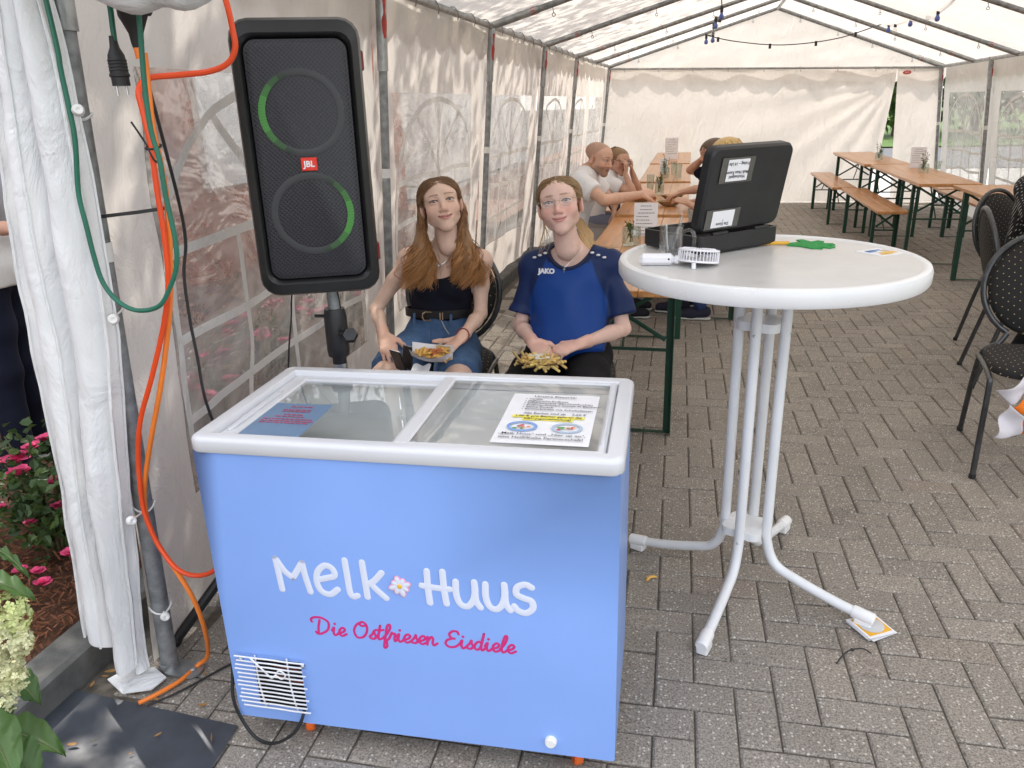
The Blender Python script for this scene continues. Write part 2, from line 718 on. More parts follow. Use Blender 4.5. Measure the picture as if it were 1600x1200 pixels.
def to_px(p):
    d = Vector(p) - CAM
    x = sum(CR[i][0] * d[i] for i in range(3))
    y = sum(CR[i][1] * d[i] for i in range(3))
    z = sum(CR[i][2] * d[i] for i in range(3))
    if z < 0.05:
        return None
    return (800 + 1214 * x / z, 600 + 1214 * y / z, z)


def brick_mesh(name, L, Wd, Hh, bev, mt):
    m = MB()
    hx, hy = L / 2, Wd / 2
    t = bev
    top = [(-hx + t, -hy + t, 0), (hx - t, -hy + t, 0), (hx - t, hy - t, 0), (-hx + t, hy - t, 0)]
    mid = [(-hx, -hy, -t * 0.8), (hx, -hy, -t * 0.8), (hx, hy, -t * 0.8), (-hx, hy, -t * 0.8)]
    bot = [(x, y, -Hh) for x, y, _ in mid]
    fs = [(0, 1, 2, 3)]
    for i in range(4):
        j = (i + 1) % 4
        fs.append((i, i + 4, j + 4, j))
        fs.append((i + 4, i + 8, j + 8, j + 4))
    fs = [tuple(reversed(q)) if k else q for k, q in enumerate(fs)]
    m.add(top + mid + bot, fs)
    return m.mesh(name, mt, smooth=False)


U = 0.105
bm_h = brick_mesh('brick', 2 * U - 0.0045, U - 0.0045, 0.035, 0.0055, PAVER)
cands = []
for ix in range(-20, 62):
    for iy in range(-14, 128):
        c = (ix - iy) % 4
        if c == 0:
            cx0, cy0, r = (ix + 1) * U, (iy + 0.5) * U, 0.0
        elif c == 3:
            cx0, cy0, r = (ix + 0.5) * U, (iy + 1) * U, math.pi / 2
        else:
            continue
        x = cx0 * ca - cy0 * sa
        y = cx0 * sa + cy0 * ca
        if x < -1.60 + (0.11 if r == 0 else 0.06) or x > 5.2 or y < 0.5 or y > 12.9:
            continue
        if x > 3.6 and y > 2:
            continue
        cands.append((x, y, r + PAV_A))
rows = []
for x, y, r in cands:
    p = to_px((x, y, 0))
    vis = p is not None and -20 < p[0] < 1620 and 0 < p[1] < 1225
    hid = vis and 340 < p[0] < 965 and 640 < p[1] < 1130      # behind the freezer
    rows.append(((p[2] if (vis and not hid) else 99), x, y, r))
rows.sort(key=lambda q: q[0])
rest = MB()
for k, (d, x, y, r) in enumerate(rows):
    z = random.uniform(-0.0022, 0.0012)
    tx, ty = random.gauss(0, 0.006), random.gauss(0, 0.006)
    rot = Euler((tx, ty, r + random.gauss(0, 0.006)))
    if k < 300:
        o = obj('brick', bm_h, pav)
        o.location = (x, y, z)
        o.rotation_euler = rot
    else:
        M = Matrix.Translation((x, y, z)) @ rot.to_matrix().to_4x4()
        rest.add([M @ q.co for q in bm_h.vertices], [tuple(q.vertices) for q in bm_h.polygons])
stuff(rest.build('brick_field', PAVER, pav, smooth=False))

# planting bed, kerb, path beside the house, road and lawn behind the tent
b = MB()
b.grid(lambda u, v: (lerp(-2.62, -1.74, u), lerp(-2, 9, v), 0.055 + 0.025 * nz(u * 6, v * 60, 3)), 24, 160)
bed = struct(b.build('planting_bed', MATS['mulch_soil']))
ch = MB()
for k in range(5200):
    x, y = random.uniform(-2.6, -1.76), random.uniform(0.4, 4.5)
    if k < 3000:
        x, y = random.uniform(-2.45, -1.76), random.uniform(1.0, 2.6)
    L, wd = random.uniform(0.012, 0.045), random.uniform(0.003, 0.008)
    M = Matrix.Translation((x, y, 0.078 + random.uniform(0, 0.02))) @ Euler((random.gauss(0, 0.35), random.gauss(0, 0.35), random.uniform(0, 6.3))).to_matrix().to_4x4()
    ch.box((0, 0, 0), (L, wd, 0.002)) if False else ch.add([M @ Vector(q) for q in ((-L / 2, -wd / 2, 0), (L / 2, -wd / 3, 0.002), (L / 2, wd / 2, 0), (-L / 2, wd / 3, 0.003))], [(0, 1, 2, 3)])
stuff(ch.build('bark_mulch', MATS['mulch_chip'], bed, smooth=False))
kerb = MB()
kb = struct(obj('kerb', MB().box((-1.68, 0, -0.02), (0.11, 0.02, 0.05)).mesh('kerb', MATS['kerb_stone'])))
for k in range(12):
    y0 = -1.6 + k * 0.8
    m = MB().box((-1.681 + random.uniform(-.004, .004), y0 + 0.4, 0.02), (0.12, 0.792, 0.16), 0.012)
    m.build('kerb_piece', MATS['kerb_stone'], kb)
b = MB()
b.grid(lambda u, v: (lerp(-4.6, -2.6, u), lerp(-3, 30, v), 0.02), 2, 8)
mat('path_clinker', (0.17, 0.085, 0.055), 0.85, var=0.4, scale=14, bmp=0.5, bscale=60)
struct(b.build('path', MATS['path_clinker']))
b = MB()
b.grid(lambda u, v: (lerp(-60, 80, u), lerp(19.0, 26.0, v), -0.03), 6, 4)
struct(b.build('road', MATS['asphalt']))
b = MB()
b.grid(lambda u, v: (lerp(-1, 80, u), lerp(27.0, 70.0, v), -0.02 + 0.3 * v), 8, 8)
struct(b.build('lawn', MATS['grass_green']))
b = MB()
b.grid(lambda u, v: (lerp(7.2, 60, u), lerp(-20, 18.5, v), -0.03), 8, 8)
struct(b.build('side_lawn', MATS['grass_green']))
b = MB()
mat('concrete_slab', (0.42, 0.41, 0.39), 0.9, var=0.12, scale=5)
b.grid(lambda u, v: (lerp(-60, 80, u), lerp(13.5, 18.9, v), -0.035), 6, 4)
struct(b.build('forecourt', MATS['concrete_slab']))

# ---------------------------------------------------------------- brick house on the left
hs = thing('brick_house', 'red brick house with white windows behind the planting bed', 'house', (-4.4, 1.0, 0))
HX, HY0, HY1, HZ = -4.4, -7.0, 5.6, 3.0
MB().box((HX - 3.0, (HY0 + HY1) / 2, HZ / 2), (6.0 - 0.02, HY1 - HY0, HZ)).build('wall', MATS['mortar'], hs, w=True, smooth=False)
m = MB()
xr = HX - 3.0
m.add([(HX + 0.45, HY0 - .3, HZ - .1), (HX + 0.45, HY1 + .3, HZ - .1), (xr, HY1 + .3, HZ + 2.0), (xr, HY0 - .3, HZ + 2.0), (HX - 6.4, HY0 - .3, HZ - .1), (HX - 6.4, HY1 + .3, HZ - .1)],
      [(0, 1, 2, 3), (3, 2, 5, 4), (0, 3, 4), (1, 5, 2)])
m.build('roof', MATS['roof_tile'], hs, w=True, smooth=False)
MB().box((HX - 2.0, 8.6, 1.45), (4.0 - 0.02, 6.0, 2.9)).build('annex_wall', MATS['red_brick'], hs, w=True, smooth=False)
MB().box((HX - 1.95, 8.6, 2.96), (4.3, 6.3, 0.14), 0.02).build('annex_roof', MATS['white_paint'], hs, w=True, smooth=False)
for wy in (7.2, 9.6):
    MB().box((HX + 0.02, wy, 1.5), (0.08, 1.5, 1.3), 0.01).build('window', MATS['white_paint'], hs, w=True, smooth=False)
wins = [(2.6, 0.95, 1.15, 1.35), (-1.0, 0.95, 1.15, 1.35)]
brk = brick_mesh('brick', 0.24, 0.071, 0.03, 0.004, MATS['red_brick'])
fld = MB()
nb = 0
for row in range(0, 35):
    z = 0.05 + row * 0.0833
    for k in range(int((HY1 - HY0) / 0.25)):
        y = HY0 + (k + (0.5 if row % 2 else 0.0)) * 0.25 + 0.125
        if y > HY1 - 0.1 or y < 0.2 and row > 40:
            continue
        if any(abs(y - wy) < ww / 2 + 0.12 and wz - 0.04 < z < wz + wh + 0.04 for wy, wz, ww, wh in wins):
            continue
        M = Matrix.Translation((HX + 0.008 + random.uniform(-.002, .002), y, z)) @ Matrix(((0, 0, 1, 0), (1, 0, 0, 0), (0, 1, 0, 0), (0, 0, 0, 1)))
        p = to_px((HX, y, z))
        if p and -25 < p[0] < 30 and 90 < p[1] < 640 and nb < 250:
            o = obj('brick', brk, hs)
            o.matrix_local = Matrix.Translation((4.4, -1.0, 0)) @ M
            nb += 1
        else:
            fld.add([M @ q.co for q in brk.vertices], [tuple(q.vertices) for q in brk.polygons])
stuff(fld.build('brickwork', MATS['red_brick'], hs, smooth=False, w=True))
for wy, wz, ww, wh in wins:
    f = MB()
    f.box((HX + 0.03, wy, wz + wh / 2), (0.10, ww, wh))
    fo = f.build('window', MATS['white_paint'], hs, w=True, smooth=False)
    for s in (-1, 1):
        pn = MB().box((HX + 0.083, wy + s * ww * 0.24, wz + wh / 2), (0.012, ww * 0.4, wh * 0.86)).build('pane', MATS['window_dark'], fo, smooth=False)
        pn.location = (4.4, -1.0, 0)


# pale rendered house farther along the left side
wh = thing('pale_house', 'pale rendered house far behind the left tent windows', 'house', (-9, 19, 0))
MB().box((-9.0, 19.0, 2.4), (8.0, 7.0, 4.8)).build('wall', mat('render_pale', (0.62, 0.60, 0.57), 0.9, var=0.06), wh, w=True, smooth=False)
MB().add([(-13.4, 15.2, 4.7), (-4.6, 15.2, 4.7), (-4.6, 22.8, 4.7), (-13.4, 22.8, 4.7), (-13.4, 19, 7.4), (-4.6, 19, 7.4)], [(0, 1, 5, 4), (3, 4, 5, 2), (0, 4, 3), (1, 2, 5)]).build('roof', MATS['roof_tile'], wh, w=True, smooth=False)
for wx in (-11.5, -9.0, -6.5):
    wo2 = MB().box((wx, 15.48, 1.6), (1.2, 0.1, 1.3)).build('window', MATS['white_paint'], wh, w=True, smooth=False)
    MB().box((wx + 9.0, 15.42 - 19.0, 1.6), (1.0, 0.02, 1.1)).build('pane', MATS['window_dark'], wo2, smooth=False)

# ---------------------------------------------------------------- trees
def make_tree(name, label, loc, h, crown_c, crown_r, nleaf, leaf=0.11, seed=1, group=None, gaps=0.35):
    rnd = random.Random(seed)
    t = thing(name, label, 'tree', loc, 0, group)
    tr = MB()
    top = Vector((crown_c[0], crown_c[1], crown_c[2]))
    pts = [Vector((0, 0, -0.1)), Vector((0.05, 0.02, h * 0.25)), Vector((top.x * 0.4, top.y * 0.4, h * 0.5)), top]
    path = catmull(pts, 5)
    r0 = h * 0.022
    tr.tube(path, [r0 * (1 - 0.8 * i / (len(path) - 1)) for i in range(len(path))], 9)
    tips = []
    for k in range(12):
        a = rnd.uniform(0, 6.28)
        e = rnd.uniform(-0.2, 1.0)
        dv = Vector((math.cos(a) * math.cos(e) * crown_r[0], math.sin(a) * math.cos(e) * crown_r[1], math.sin(e) * crown_r[2])) * rnd.uniform(0.55, 0.85)
        st = path[rnd.randint(len(path) // 2, len(path) - 2)]
        end = top + dv
        mid = st.lerp(end, 0.5) + Vector((0, 0, 0.12 * h * rnd.random()))
        lp = catmull([st, mid, end], 5)
        tr.tube(lp, [r0 * 0.4 * (1 - 0.85 * i / (len(lp) - 1)) for i in range(len(lp))], 6)
        tips += lp[4:]
    tr.build('trunk', MATS['bark'], t)
    lv = MB()
    clumps = []
    while len(clumps) < 70:
        q = Vector((rnd.uniform(-1, 1), rnd.uniform(-1, 1), rnd.uniform(-1, 1)))
        if q.length > 1 or q.length < 0.3:
            continue
        if noise.noise(q * 2.3 + Vector((seed, 0, 0))) < -gaps * 0.4:
            continue
        clumps.append(top + Vector((q.x * crown_r[0], q.y * crown_r[1], q.z * crown_r[2])))
    for k in range(nleaf):
        c = rnd.choice(clumps)
        s = min(crown_r) * 0.17
        p = c + Vector((rnd.gauss(0, s), rnd.gauss(0, s), rnd.gauss(0, s * 0.7)))
        M = Matrix.Translation(p) @ Euler((rnd.gauss(0, 0.7), rnd.gauss(0, 0.7), rnd.uniform(0, 6.3))).to_matrix().to_4x4()
        L = leaf * rnd.uniform(0.6, 1.3)
        w = L * 0.32
        lv.add([M @ Vector(q) for q in ((-L / 2, 0, 0), (0, -w, 0.01), (L / 2, 0, -0.01), (0, w, 0.01))], [(0, 1, 2, 3)])
    lv.build('crown', MATS['leaf_tree'], t, smooth=False)
    return t


make_tree('shade_tree', 'large leafy tree outside the left tent wall, seen only as dappled shade', (-5.4, 10.2, 0), 8.0, (0.3, -0.3, 6.2), (3.4, 3.6, 2.3), 3300, 0.16, 3)
make_tree('added_shade_tree', 'leafy tree added between the house and the left tent wall for dappled shade', (-3.55, 4.4, 0), 7.2, (-0.35, -0.2, 5.6), (2.2, 2.6, 1.8), 9500, 0.13, 8)  # second crown added to dapple the first bay and keep sun off the foreground
for k, (x, y, h) in enumerate([(7.0, 33.0, 7.5), (10.5, 36.0, 8.5)]):
    make_tree('roadside_tree', ['dark leafy tree beyond the road, in the gap of the back wall', 'leafy tree beyond the road right of the gap in the back wall'][k], (x, y, 0), h, (0, 0, h * 0.45), (3.0, 3.0, h * 0.42), 5000, 0.32, 20 + k, 'trees beyond the road')
for k, (x, y) in enumerate([(11.0, 14.5), (12.5, 19.0), (11.5, 10.0)]):
    make_tree('garden_tree', ['green tree behind the first arched window of the right wall', 'green tree behind the corner post of the right wall', 'green tree behind the second arched window of the right wall'][k],
              (x, y, 0), 6.0, (0, 0, 2.8), (2.8, 2.8, 2.7), 4500, 0.3, 40 + k, 'trees beside the tent')

# ================================================================ TENT
FAB = fabric_mat('tent_sheet', (0.82, 0.80, 0.78), 0.36)
FABS = fabric_mat('side_sheet', (0.86, 0.85, 0.835), 0.46)
FABC = fabric_mat('curtain_sheet', (0.86, 0.87, 0.88), 0.10, 0.08)
FABR = fabric_mat('roof_sheet', (0.83, 0.815, 0.80), 0.43, 0.14, 5.0, 0.03)
PVC = pvc_mat('window_foil')
mat('white_tape', (0.74, 0.74, 0.72), 0.5, var=0.06)
mat('galvanised', (0.36, 0.37, 0.375), 0.42, 0.75, var=0.25, scale=16, bmp=0.15, rvar=0.12)
mat('galvanised_dull', (0.27, 0.28, 0.285), 0.55, 0.5, var=0.35, scale=26, bmp=0.25, rvar=0.1)
mat('red_primer', (0.42, 0.05, 0.04), 0.6, var=0.35, scale=30)
mat('bungee_white', (0.75, 0.75, 0.73), 0.5)
mat('white_plastic', (0.80, 0.80, 0.80), 0.35, var=0.04)

tent = thing('party_tent', 'long white party tent with steel frame and foil windows over the brick paving', 'tent', (0.85, 7.0, 0))
LP = [(1.55, -1.34, -1.435), (3.74, -1.50, -1.61), (5.78, -1.50, -1.67), (7.78, -1.50, -1.68), (9.75, -1.50, -1.68), (11.2, -1.47, -1.65), (12.6, -1.44, -1.62)]
RP = [(12.6, 3.18, 3.34), (10.6, 3.19, 3.34), (8.5, 3.2, 3.34), (6.4, 3.2, 3.34), (4.3, 3.2, 3.32), (1.55, 3.15, 3.25)]
YS = [p[0] for p in LP]


def zl(y):
    return interp(y, (1.5, 12.6), (2.02, 1.985))


def zr(y):
    return interp(y, (1.5, 12.6), (1.9, 1.83))


def xl(y, z):
    return lerp(interp(y, YS, [p[2] for p in LP]), interp(y, YS, [p[1] for p in LP]), z / zl(y))


RY = [p[0] for p in RP][::-1]


def xr_(y, z):
    return lerp(interp(y, RY, [p[2] for p in RP][::-1]), interp(y, RY, [p[1] for p in RP][::-1]), z / zr(y))


RIDX, RIDZ = 0.93, 2.68


def part(m, name, mt, parent=None, **k):
    return m.build(name, mt, parent or tent, w=(parent is None), **k) if parent is None else child(m, name, mt, parent, **k)


def child(m, name, mt, parent, **k):
    """sub-part given in the same world coordinates as its part"""
    off = tent['_base']
    me = m.mesh(name, mt, k.get('smooth', True), k.get('angle', 35), off, k.get('clean', False))
    o = bpy.data.objects.new(name, me)
    col.objects.link(o)
    o.parent = parent
    return o


def post(p_top, p_bot, r, plate=True):
    a, bb = Vector(p_bot), Vector(p_top)
    m = MB()
    m.tube([a, a.lerp(bb, 0.5), bb], r, 14)
    o = part(m, 'post', MATS['galvanised_dull'])
    s = MB()
    s.tube([a.lerp(bb, 0.83), bb + (bb - a).normalized() * 0.03], r * 1.22, 14)
    child(s, 'sleeve', MATS['galvanised'], o)
    rp = MB()
    q = a.lerp(bb, 0.9)
    rp.tube([q, a.lerp(bb, 0.935), a.lerp(bb, 0.955), a.lerp(bb, 0.985)], [r * 0.5, r * 0.75, r * 0.45, r * 0.6], 7)
    d = Vector((r * 0.72, -r * 0.45, 0))
    rp.v = [(x + d.x, y + d.y, z) for x, y, z in rp.v]
    child(rp, 'red_paint_mark', MATS['red_primer'], o)
    tp = MB()
    q = a.lerp(bb, 0.585)
    tp.tube([q, q + (bb - a).normalized() * 0.045], r * 1.1, 14)
    child(tp, 'white_tape', MATS['white_tape'], o)
    if plate:
        pl = MB()
        out = []
        for k in range(20):
            an = 2 * math.pi * k / 20
            out.append((a.x + 0.03 + (0.05 if math.cos(an) > 0 else 0.0) + 0.034 * math.cos(an) - 0.01, a.y + 0.034 * math.sin(an)))
        pl.prism(out, 0.003, 0.010)
        pl.tube([a + Vector((0, 0, 0.008)), a + Vector((0, 0, 0.03))], r * 1.12, 14)
        pl.ball((a.x + 0.075, a.y, 0.012), (0.010, 0.010, 0.005))
        child(pl, 'base_plate', MATS['galvanised'], o)
    return o


for (y, xt, xb) in LP:
    if abs(y - 11.2) < 0.1:
        continue
    post((xt + 0.02, y, zl(y)), (xb + 0.02, y, 0.0), 0.0235 if y < 2 else 0.021)
for (y, xt, xb) in RP:
    post((xt - 0.03, y, zr(y)), (xb - 0.03, y, 0.0), 0.021)


def pole(name, pts, r=0.019, mt='galvanised'):
    m = MB()
    m.tube(pts, r, 12)
    return part(m, name, MATS[mt])


for i in range(len(YS) - 1):
    pole('eave_pole', [(LP[i][1] + 0.02, YS[i], zl(YS[i]) + 0.02), (LP[i + 1][1] + 0.02, YS[i + 1], zl(YS[i + 1]) + 0.02)], 0.021)
for i in range(len(RP) - 1):
    pole('eave_pole', [(RP[i][1] - 0.03, RP[i][0], zr(RP[i][0]) + 0.01), (RP[i + 1][1] - 0.03, RP[i + 1][0], zr(RP[i + 1][0]) + 0.01)], 0.021)
pole('ridge_pole', [(RIDX, 1.55, RIDZ), (RIDX, 12.6, RIDZ)], 0.021)
RAFT = [1.55, 3.74, 5.78, 7.78, 9.75, 11.2, 12.6]
hk = MB()
hk.tube(catmull([(0, 0, -0.012), (0.008, 0, -0.055)] + [(0.008 + 0.011 * math.sin(k), 0, -0.066 + 0.011 * math.cos(k)) for k in np.linspace(0.2, 6.1, 8)], 2), 0.0033, 5)
EYE = hk.mesh('eye_hook', MATS['galvanised'])
for y in RAFT:
    for side in (0, 1):
        if side == 0:
            a = Vector((interp(y, YS, [p[1] for p in LP]) + 0.02, y, zl(y) + 0.02))
        else:
            a = Vector((3.16, y, zr(y) + 0.01))
        bb = Vector((RIDX, y, RIDZ))
        o = pole('rafter', [a, a.lerp(bb, 0.5), bb], 0.022, 'galvanised_dull')
        s = MB()
        s.tube([a, a.lerp(bb, 0.14)], 0.026, 12)
        child(s, 'corner_sleeve', MATS['galvanised'], o)
        s = MB()
        s.tube([a.lerp(bb, 0.118), a.lerp(bb, 0.130)], 0.0266, 8)
        child(s, 'red_paint_mark', MATS['red_primer'], o)
        for t in (0.18, 0.42, 0.63, 0.86):
            ho = obj('eye_hook', EYE, o)
            ho.location = a.lerp(bb, t) - Vector(tent['_base'])
# back eave bar
pole('back_bar', [(-1.44, 12.58, 1.975), (0.9, 12.58, 1.90), (3.16, 12.58, 1.83)], 0.014)


def roof_pt(side, u, y):
    """u 0 at the eave, 1 at the ridge"""
    if side == 0:
        a = (interp(y, YS, [p[1] for p in LP]) - 0.05, zl(y) + 0.035)
    else:
        a = (3.25, zr(y) + 0.025)
    x = lerp(a[0], RIDX, u)
    z = lerp(a[1], RIDZ + 0.03, u)
    k = min(abs(y - r) for r in RAFT)
    sag = 0.035 * min(1, k / 0.9) * math.sin(math.pi * min(1, max(0, u)) ** 0.9)
    z -= sag
    z += 0.012 * nz(x * 2.2, y * 2.2, 5) + 0.006 * nz(x * 7, y * 5, 2) + 0.05 * (1 if k < 0.02 else 0) * 0
    return Vector((x, y, z))


for side in (0, 1):
    for i in range(len(RAFT) - 1):
        y0, y1 = RAFT[i] - (0.12 if i == 0 else 0), RAFT[i + 1] + (0.05 if i == len(RAFT) - 2 else 0)
        m = MB()
        m.grid(lambda u, v: roof_pt(side, u, lerp(y0, y1, v)), 30, 22)
        part(m, 'roof_panel', FABR, angle=0)


def scallop(name, fn, length, n, depth=0.21):
    """hanging edge with round scallops; fn(s, d) gives the point s metres along, d metres down"""
    m = MB()
    nu = int(length / 0.025)
    pitch = length / n

    def f(u, v):
        s = u * length
        ph = (s % pitch) / pitch
        dd = depth * 0.62 + depth * 0.38 * math.sin(math.pi * ph) ** 0.7
        return fn(s, v * dd)
    m.grid(f, nu, 5)
    return part(m, name, FAB, angle=0)


scallop('valance', lambda s, d: Vector((interp(1.43 + s, YS, [p[1] for p in LP]) - 0.06 - 0.03 * d, 1.43 + s, zl(1.43 + s) + 0.03 - d)), 11.2, 38)
scallop('valance', lambda s, d: Vector((3.27 + 0.03 * d, 1.43 + s, zr(1.43 + s) + 0.02 - d)), 11.2, 38)
scallop('valance', lambda s, d: Vector((-1.5 + s, 12.70 + 0.02 * math.sin(s * 9) + 0.05 * d, lerp(2.02, 1.86, s / 4.75) - d)), 4.75, 17, 0.23)

# gable triangles, front and back
for y, nm in ((12.64, 'back_gable'),):
    m = MB()

    def gf(u, v):
        x = lerp(-1.47, 3.24, u)
        zb = lerp(1.99, 1.845, u)
        zt = lerp(zb, RIDZ + 0.03, (x + 1.47) / (RIDX + 1.47)) if x < RIDX else lerp(RIDZ + 0.03, zb, (x - RIDX) / (3.24 - RIDX))
        z = lerp(zb - 0.02, zt, v)
        return Vector((x, y + 0.012 * nz(x * 4, z * 6, 1) + 0.006 * nz(x * 11, z * 13, 4), z))
    m.grid(gf, 90, 24)
    part(m, nm, FABR, angle=0)


# ---- back wall: wide panel pulled aside from the gap and narrow panel on the right
def back_disp(x, z):
    ax, az = 2.58, 1.66
    dx, dz = ax - x, az - z
    ang = math.atan2(dz, dx)
    r = math.hypot(dx, dz)
    fold = math.sin(ang * 21 + 1.2 * nz(ang * 5, 0.3, 2)) * 0.020 * min(1, r / 0.7) * math.exp(-r * 0.35)
    return fold + 0.014 * nz(x * 1.6, z * 2.6, 7) + 0.006 * nz(x * 6, z * 5, 9)


def gap_left(z):
    return interp(z, (0, 0.77, 1.60, 1.99), (2.36, 2.51, 2.585, 2.60))


m = MB()


def bw(u, v):
    z = lerp(0.02, lerp(1.985, 1.86, u), v)
    x = lerp(-1.64, gap_left(z), u)
    return Vector((x, 12.63 + back_disp(x, z), z))


m.grid(bw, 130, 60)
part(m, 'back_wall', FAB, angle=0)
m = MB()
m.grid(lambda u, v: Vector((lerp(interp(v, (0, 1), (2.72, 2.60)), 3.33 - 0.14 * v, u), 12.615 + 0.01 * nz(u * 3, v * 5, 3) + 0.012 * math.sin(u * 9) * (1 - v), lerp(0.02, 1.84, v))), 24, 40)
part(m, 'back_wall', FAB, angle=0)
lg = MB()
lg.prism([(3.0 + 0.055 * math.cos(a), 0.0 + 0.026 * math.sin(a)) for a in np.linspace(0, 6.28, 24, endpoint=False)], 0, 0.002,
         Matrix.Translation((-0.28, 12.59, 1.78)) @ Matrix(((1, 0, 0, 0), (0, 0, 1, 0), (0, 1, 0, 0), (0, 0, 0, 1))))
part(lg, 'red_maker_badge', mat('badge_red', (0.65, 0.04, 0.03), 0.5), smooth=False)
bd = MB()
for k in range(3):
    q = [Vector((2.70 + k * 0.02 + 0.008 * math.cos(a), 12.584, 1.78 + 0.011 * math.sin(a))) for a in np.linspace(0, 6.28, 9)]
    bd.tube(q, 0.002, 4, caps=False)
part(bd, 'badge_lettering', MATS['white_tape'])
BH = MB().tube([(0, -0.02, 0.02), (0, -0.025, -0.01), (0.01, -0.01, -0.05)], 0.004, 5).mesh('hook', MATS['galvanised'])
for k in range(9):
    x = -1.2 + k * 0.5
    ho = obj('hook', BH, tent)
    ho.location = Vector((x, 12.58, lerp(1.975, 1.83, (x + 1.44) / 4.6))) - Vector(tent['_base'])


# ---- side walls
def wall_wave(y, z, seed):
    low = max(0.0, 1 - z / 1.9)
    a = 0.020 * nz(y * 1.4, z * 1.1, seed) + 0.016 * nz(y * 3.1 + z * 1.5, z * 2.0 - y, seed + 3) + 0.007 * nz(y * 7 + z * 4, z * 5, seed + 5)
    a += 0.014 * math.sin(y * 9 + 2.5 * z + seed) * (0.3 + 0.7 * low) * 0.6
    return a


def strip(mb, pts, wd, nrm, fn):
    """flat band through (y,z) points, placed on the wavy wall by fn(y,z)"""
    P = catmull([Vector((p[0], p[1], 0)) for p in pts], 8)
    vs, fs = [], []
    for i, p in enumerate(P):
        t = (P[min(i + 1, len(P) - 1)] - P[max(i - 1, 0)]).normalized()
        n = Vector((-t.y, t.x, 0))
        for s in (-1, 1):
            q = p + n * s * wd / 2
            vs.append(fn(q.x, q.y))
    for i in range(len(P) - 1):
        fs.append((2 * i, 2 * i + 1, 2 * i + 3, 2 * i + 2))
    mb.add(vs, fs)


def side_wall(side, y0, y1, wy0, wy1, wz0, wz1, seed):
    sgn = 1 if side == 0 else -1       # inward direction in x

    def P(y, z, off=0.0):
        x = (xl(y, z) - 0.012) if side == 0 else (xr_(y, z) + 0.005)
        return Vector((x + sgn * (wall_wave(y, z, seed) + off - 0.02), y, z))
    ztop = (zl if side == 0 else zr)
    nu, nv = 56, 56
    us = sorted(set([0, 1] + list(np.linspace(0, 1, nu))))

    def warp(t, a, b_, lo, hi, n):
        return t
    # grid aligned with the window opening
    ys = list(np.linspace(y0, wy0, 7)) + list(np.linspace(wy0, wy1, 34))[1:] + list(np.linspace(wy1, y1, 7))[1:]
    zt = ztop((y0 + y1) / 2) + 0.03
    zs = list(np.linspace(0.015, wz0, 11)) + list(np.linspace(wz0, wz1, 26))[1:] + list(np.linspace(wz1, zt, 9))[1:]

    def wob(y, z):
        # the cut edge of the window is not quite straight
        return y + 0.012 * nz(z * 5, seed) * (1 if wy0 - .05 < y < wy1 + .05 else 0)
    m = MB()
    pn = MB()
    m.v = [tuple(P(wob(y, z), z)) for z in zs for y in ys]
    pn.v = [tuple(P(wob(y, z), z, 0.001)) for z in zs for y in ys]
    W = len(ys)
    for j in range(len(zs) - 1):
        for i in range(W - 1):
            yc, zc = (ys[i] + ys[i + 1]) / 2, (zs[j] + zs[j + 1]) / 2
            q = (j * W + i, j * W + i + 1, (j + 1) * W + i + 1, (j + 1) * W + i)
            if wy0 < yc < wy1 and wz0 < zc < wz1:
                pn.f.append(q)
                pn.fm.append(0)
            else:
                m.f.append(q)
                m.fm.append(0)
    wall = part(m, 'side_wall', FABS, angle=0, clean=True)
    pane = child(pn, 'window_foil', PVC, wall, angle=0, clean=True)
    # white bars: arch, fan and grid, welded on the foil
    ym, hw = (wy0 + wy1) / 2, (wy1 - wy0) / 2
    zb = wz0 + (wz1 - wz0) * 0.60
    F = lambda y, z: P(y, z, 0.0045)
    F2 = lambda y, z: P(y, z, 0.007)
    bars = []
    k = hw - 0.03
    arch = [(ym + k * math.cos(a), zb + (wz1 - zb - 0.03) * math.sin(a)) for a in np.linspace(0, math.pi, 9)]
    j = lambda: random.uniform(-0.02, 0.02)
    bars.append((arch, F))
    bars.append(([(ym - k, zb), (ym - k * .5, zb + j()), (ym, zb), (ym + k * .5, zb + j()), (ym + k, zb)], F2))
    for a in (0.95, math.pi / 2, math.pi - 0.95):
        bars.append(([(ym, zb), (ym + k * 0.5 * math.cos(a) + j(), zb + (wz1 - zb) * 0.5 * math.sin(a)), (ym + k * math.cos(a) * .98, zb + (wz1 - zb - .03) * math.sin(a) * .98)], F))
    for zz in (0.40, 0.20):
        z_ = wz0 + (wz1 - wz0) * zz
        bars.append(([(wy0 + .01, z_ + j()), (ym - k * .5, z_ + j()), (ym, z_ + j()), (ym + k * .5, z_ + j()), (wy1 - .01, z_ + j())], F2))
    for t in (-0.5, 0.0, 0.5):
        yy = ym + k * t
        bars.append(([(yy, wz0 + .01), (yy + j(), wz0 + (zb - wz0) * .25), (yy + j() * 1.5, wz0 + (zb - wz0) * .5), (yy + j(), wz0 + (zb - wz0) * .75), (yy, zb)], F))
    bars.append(([(wy0 + .03, wz0 + .01), (wy0 + .03 + j(), (wz0 + zb) / 2), (wy0 + .03, zb)], F))
    bars.append(([(wy1 - .03, wz0 + .01), (wy1 - .03 + j(), (wz0 + zb) / 2), (wy1 - .03, zb)], F))
    for pts, fn in bars:
        sm = MB()
        strip(sm, pts, 0.030, None, fn)
        child(sm, 'window_bar', MATS['window_bar'], wall, angle=0)
    return wall


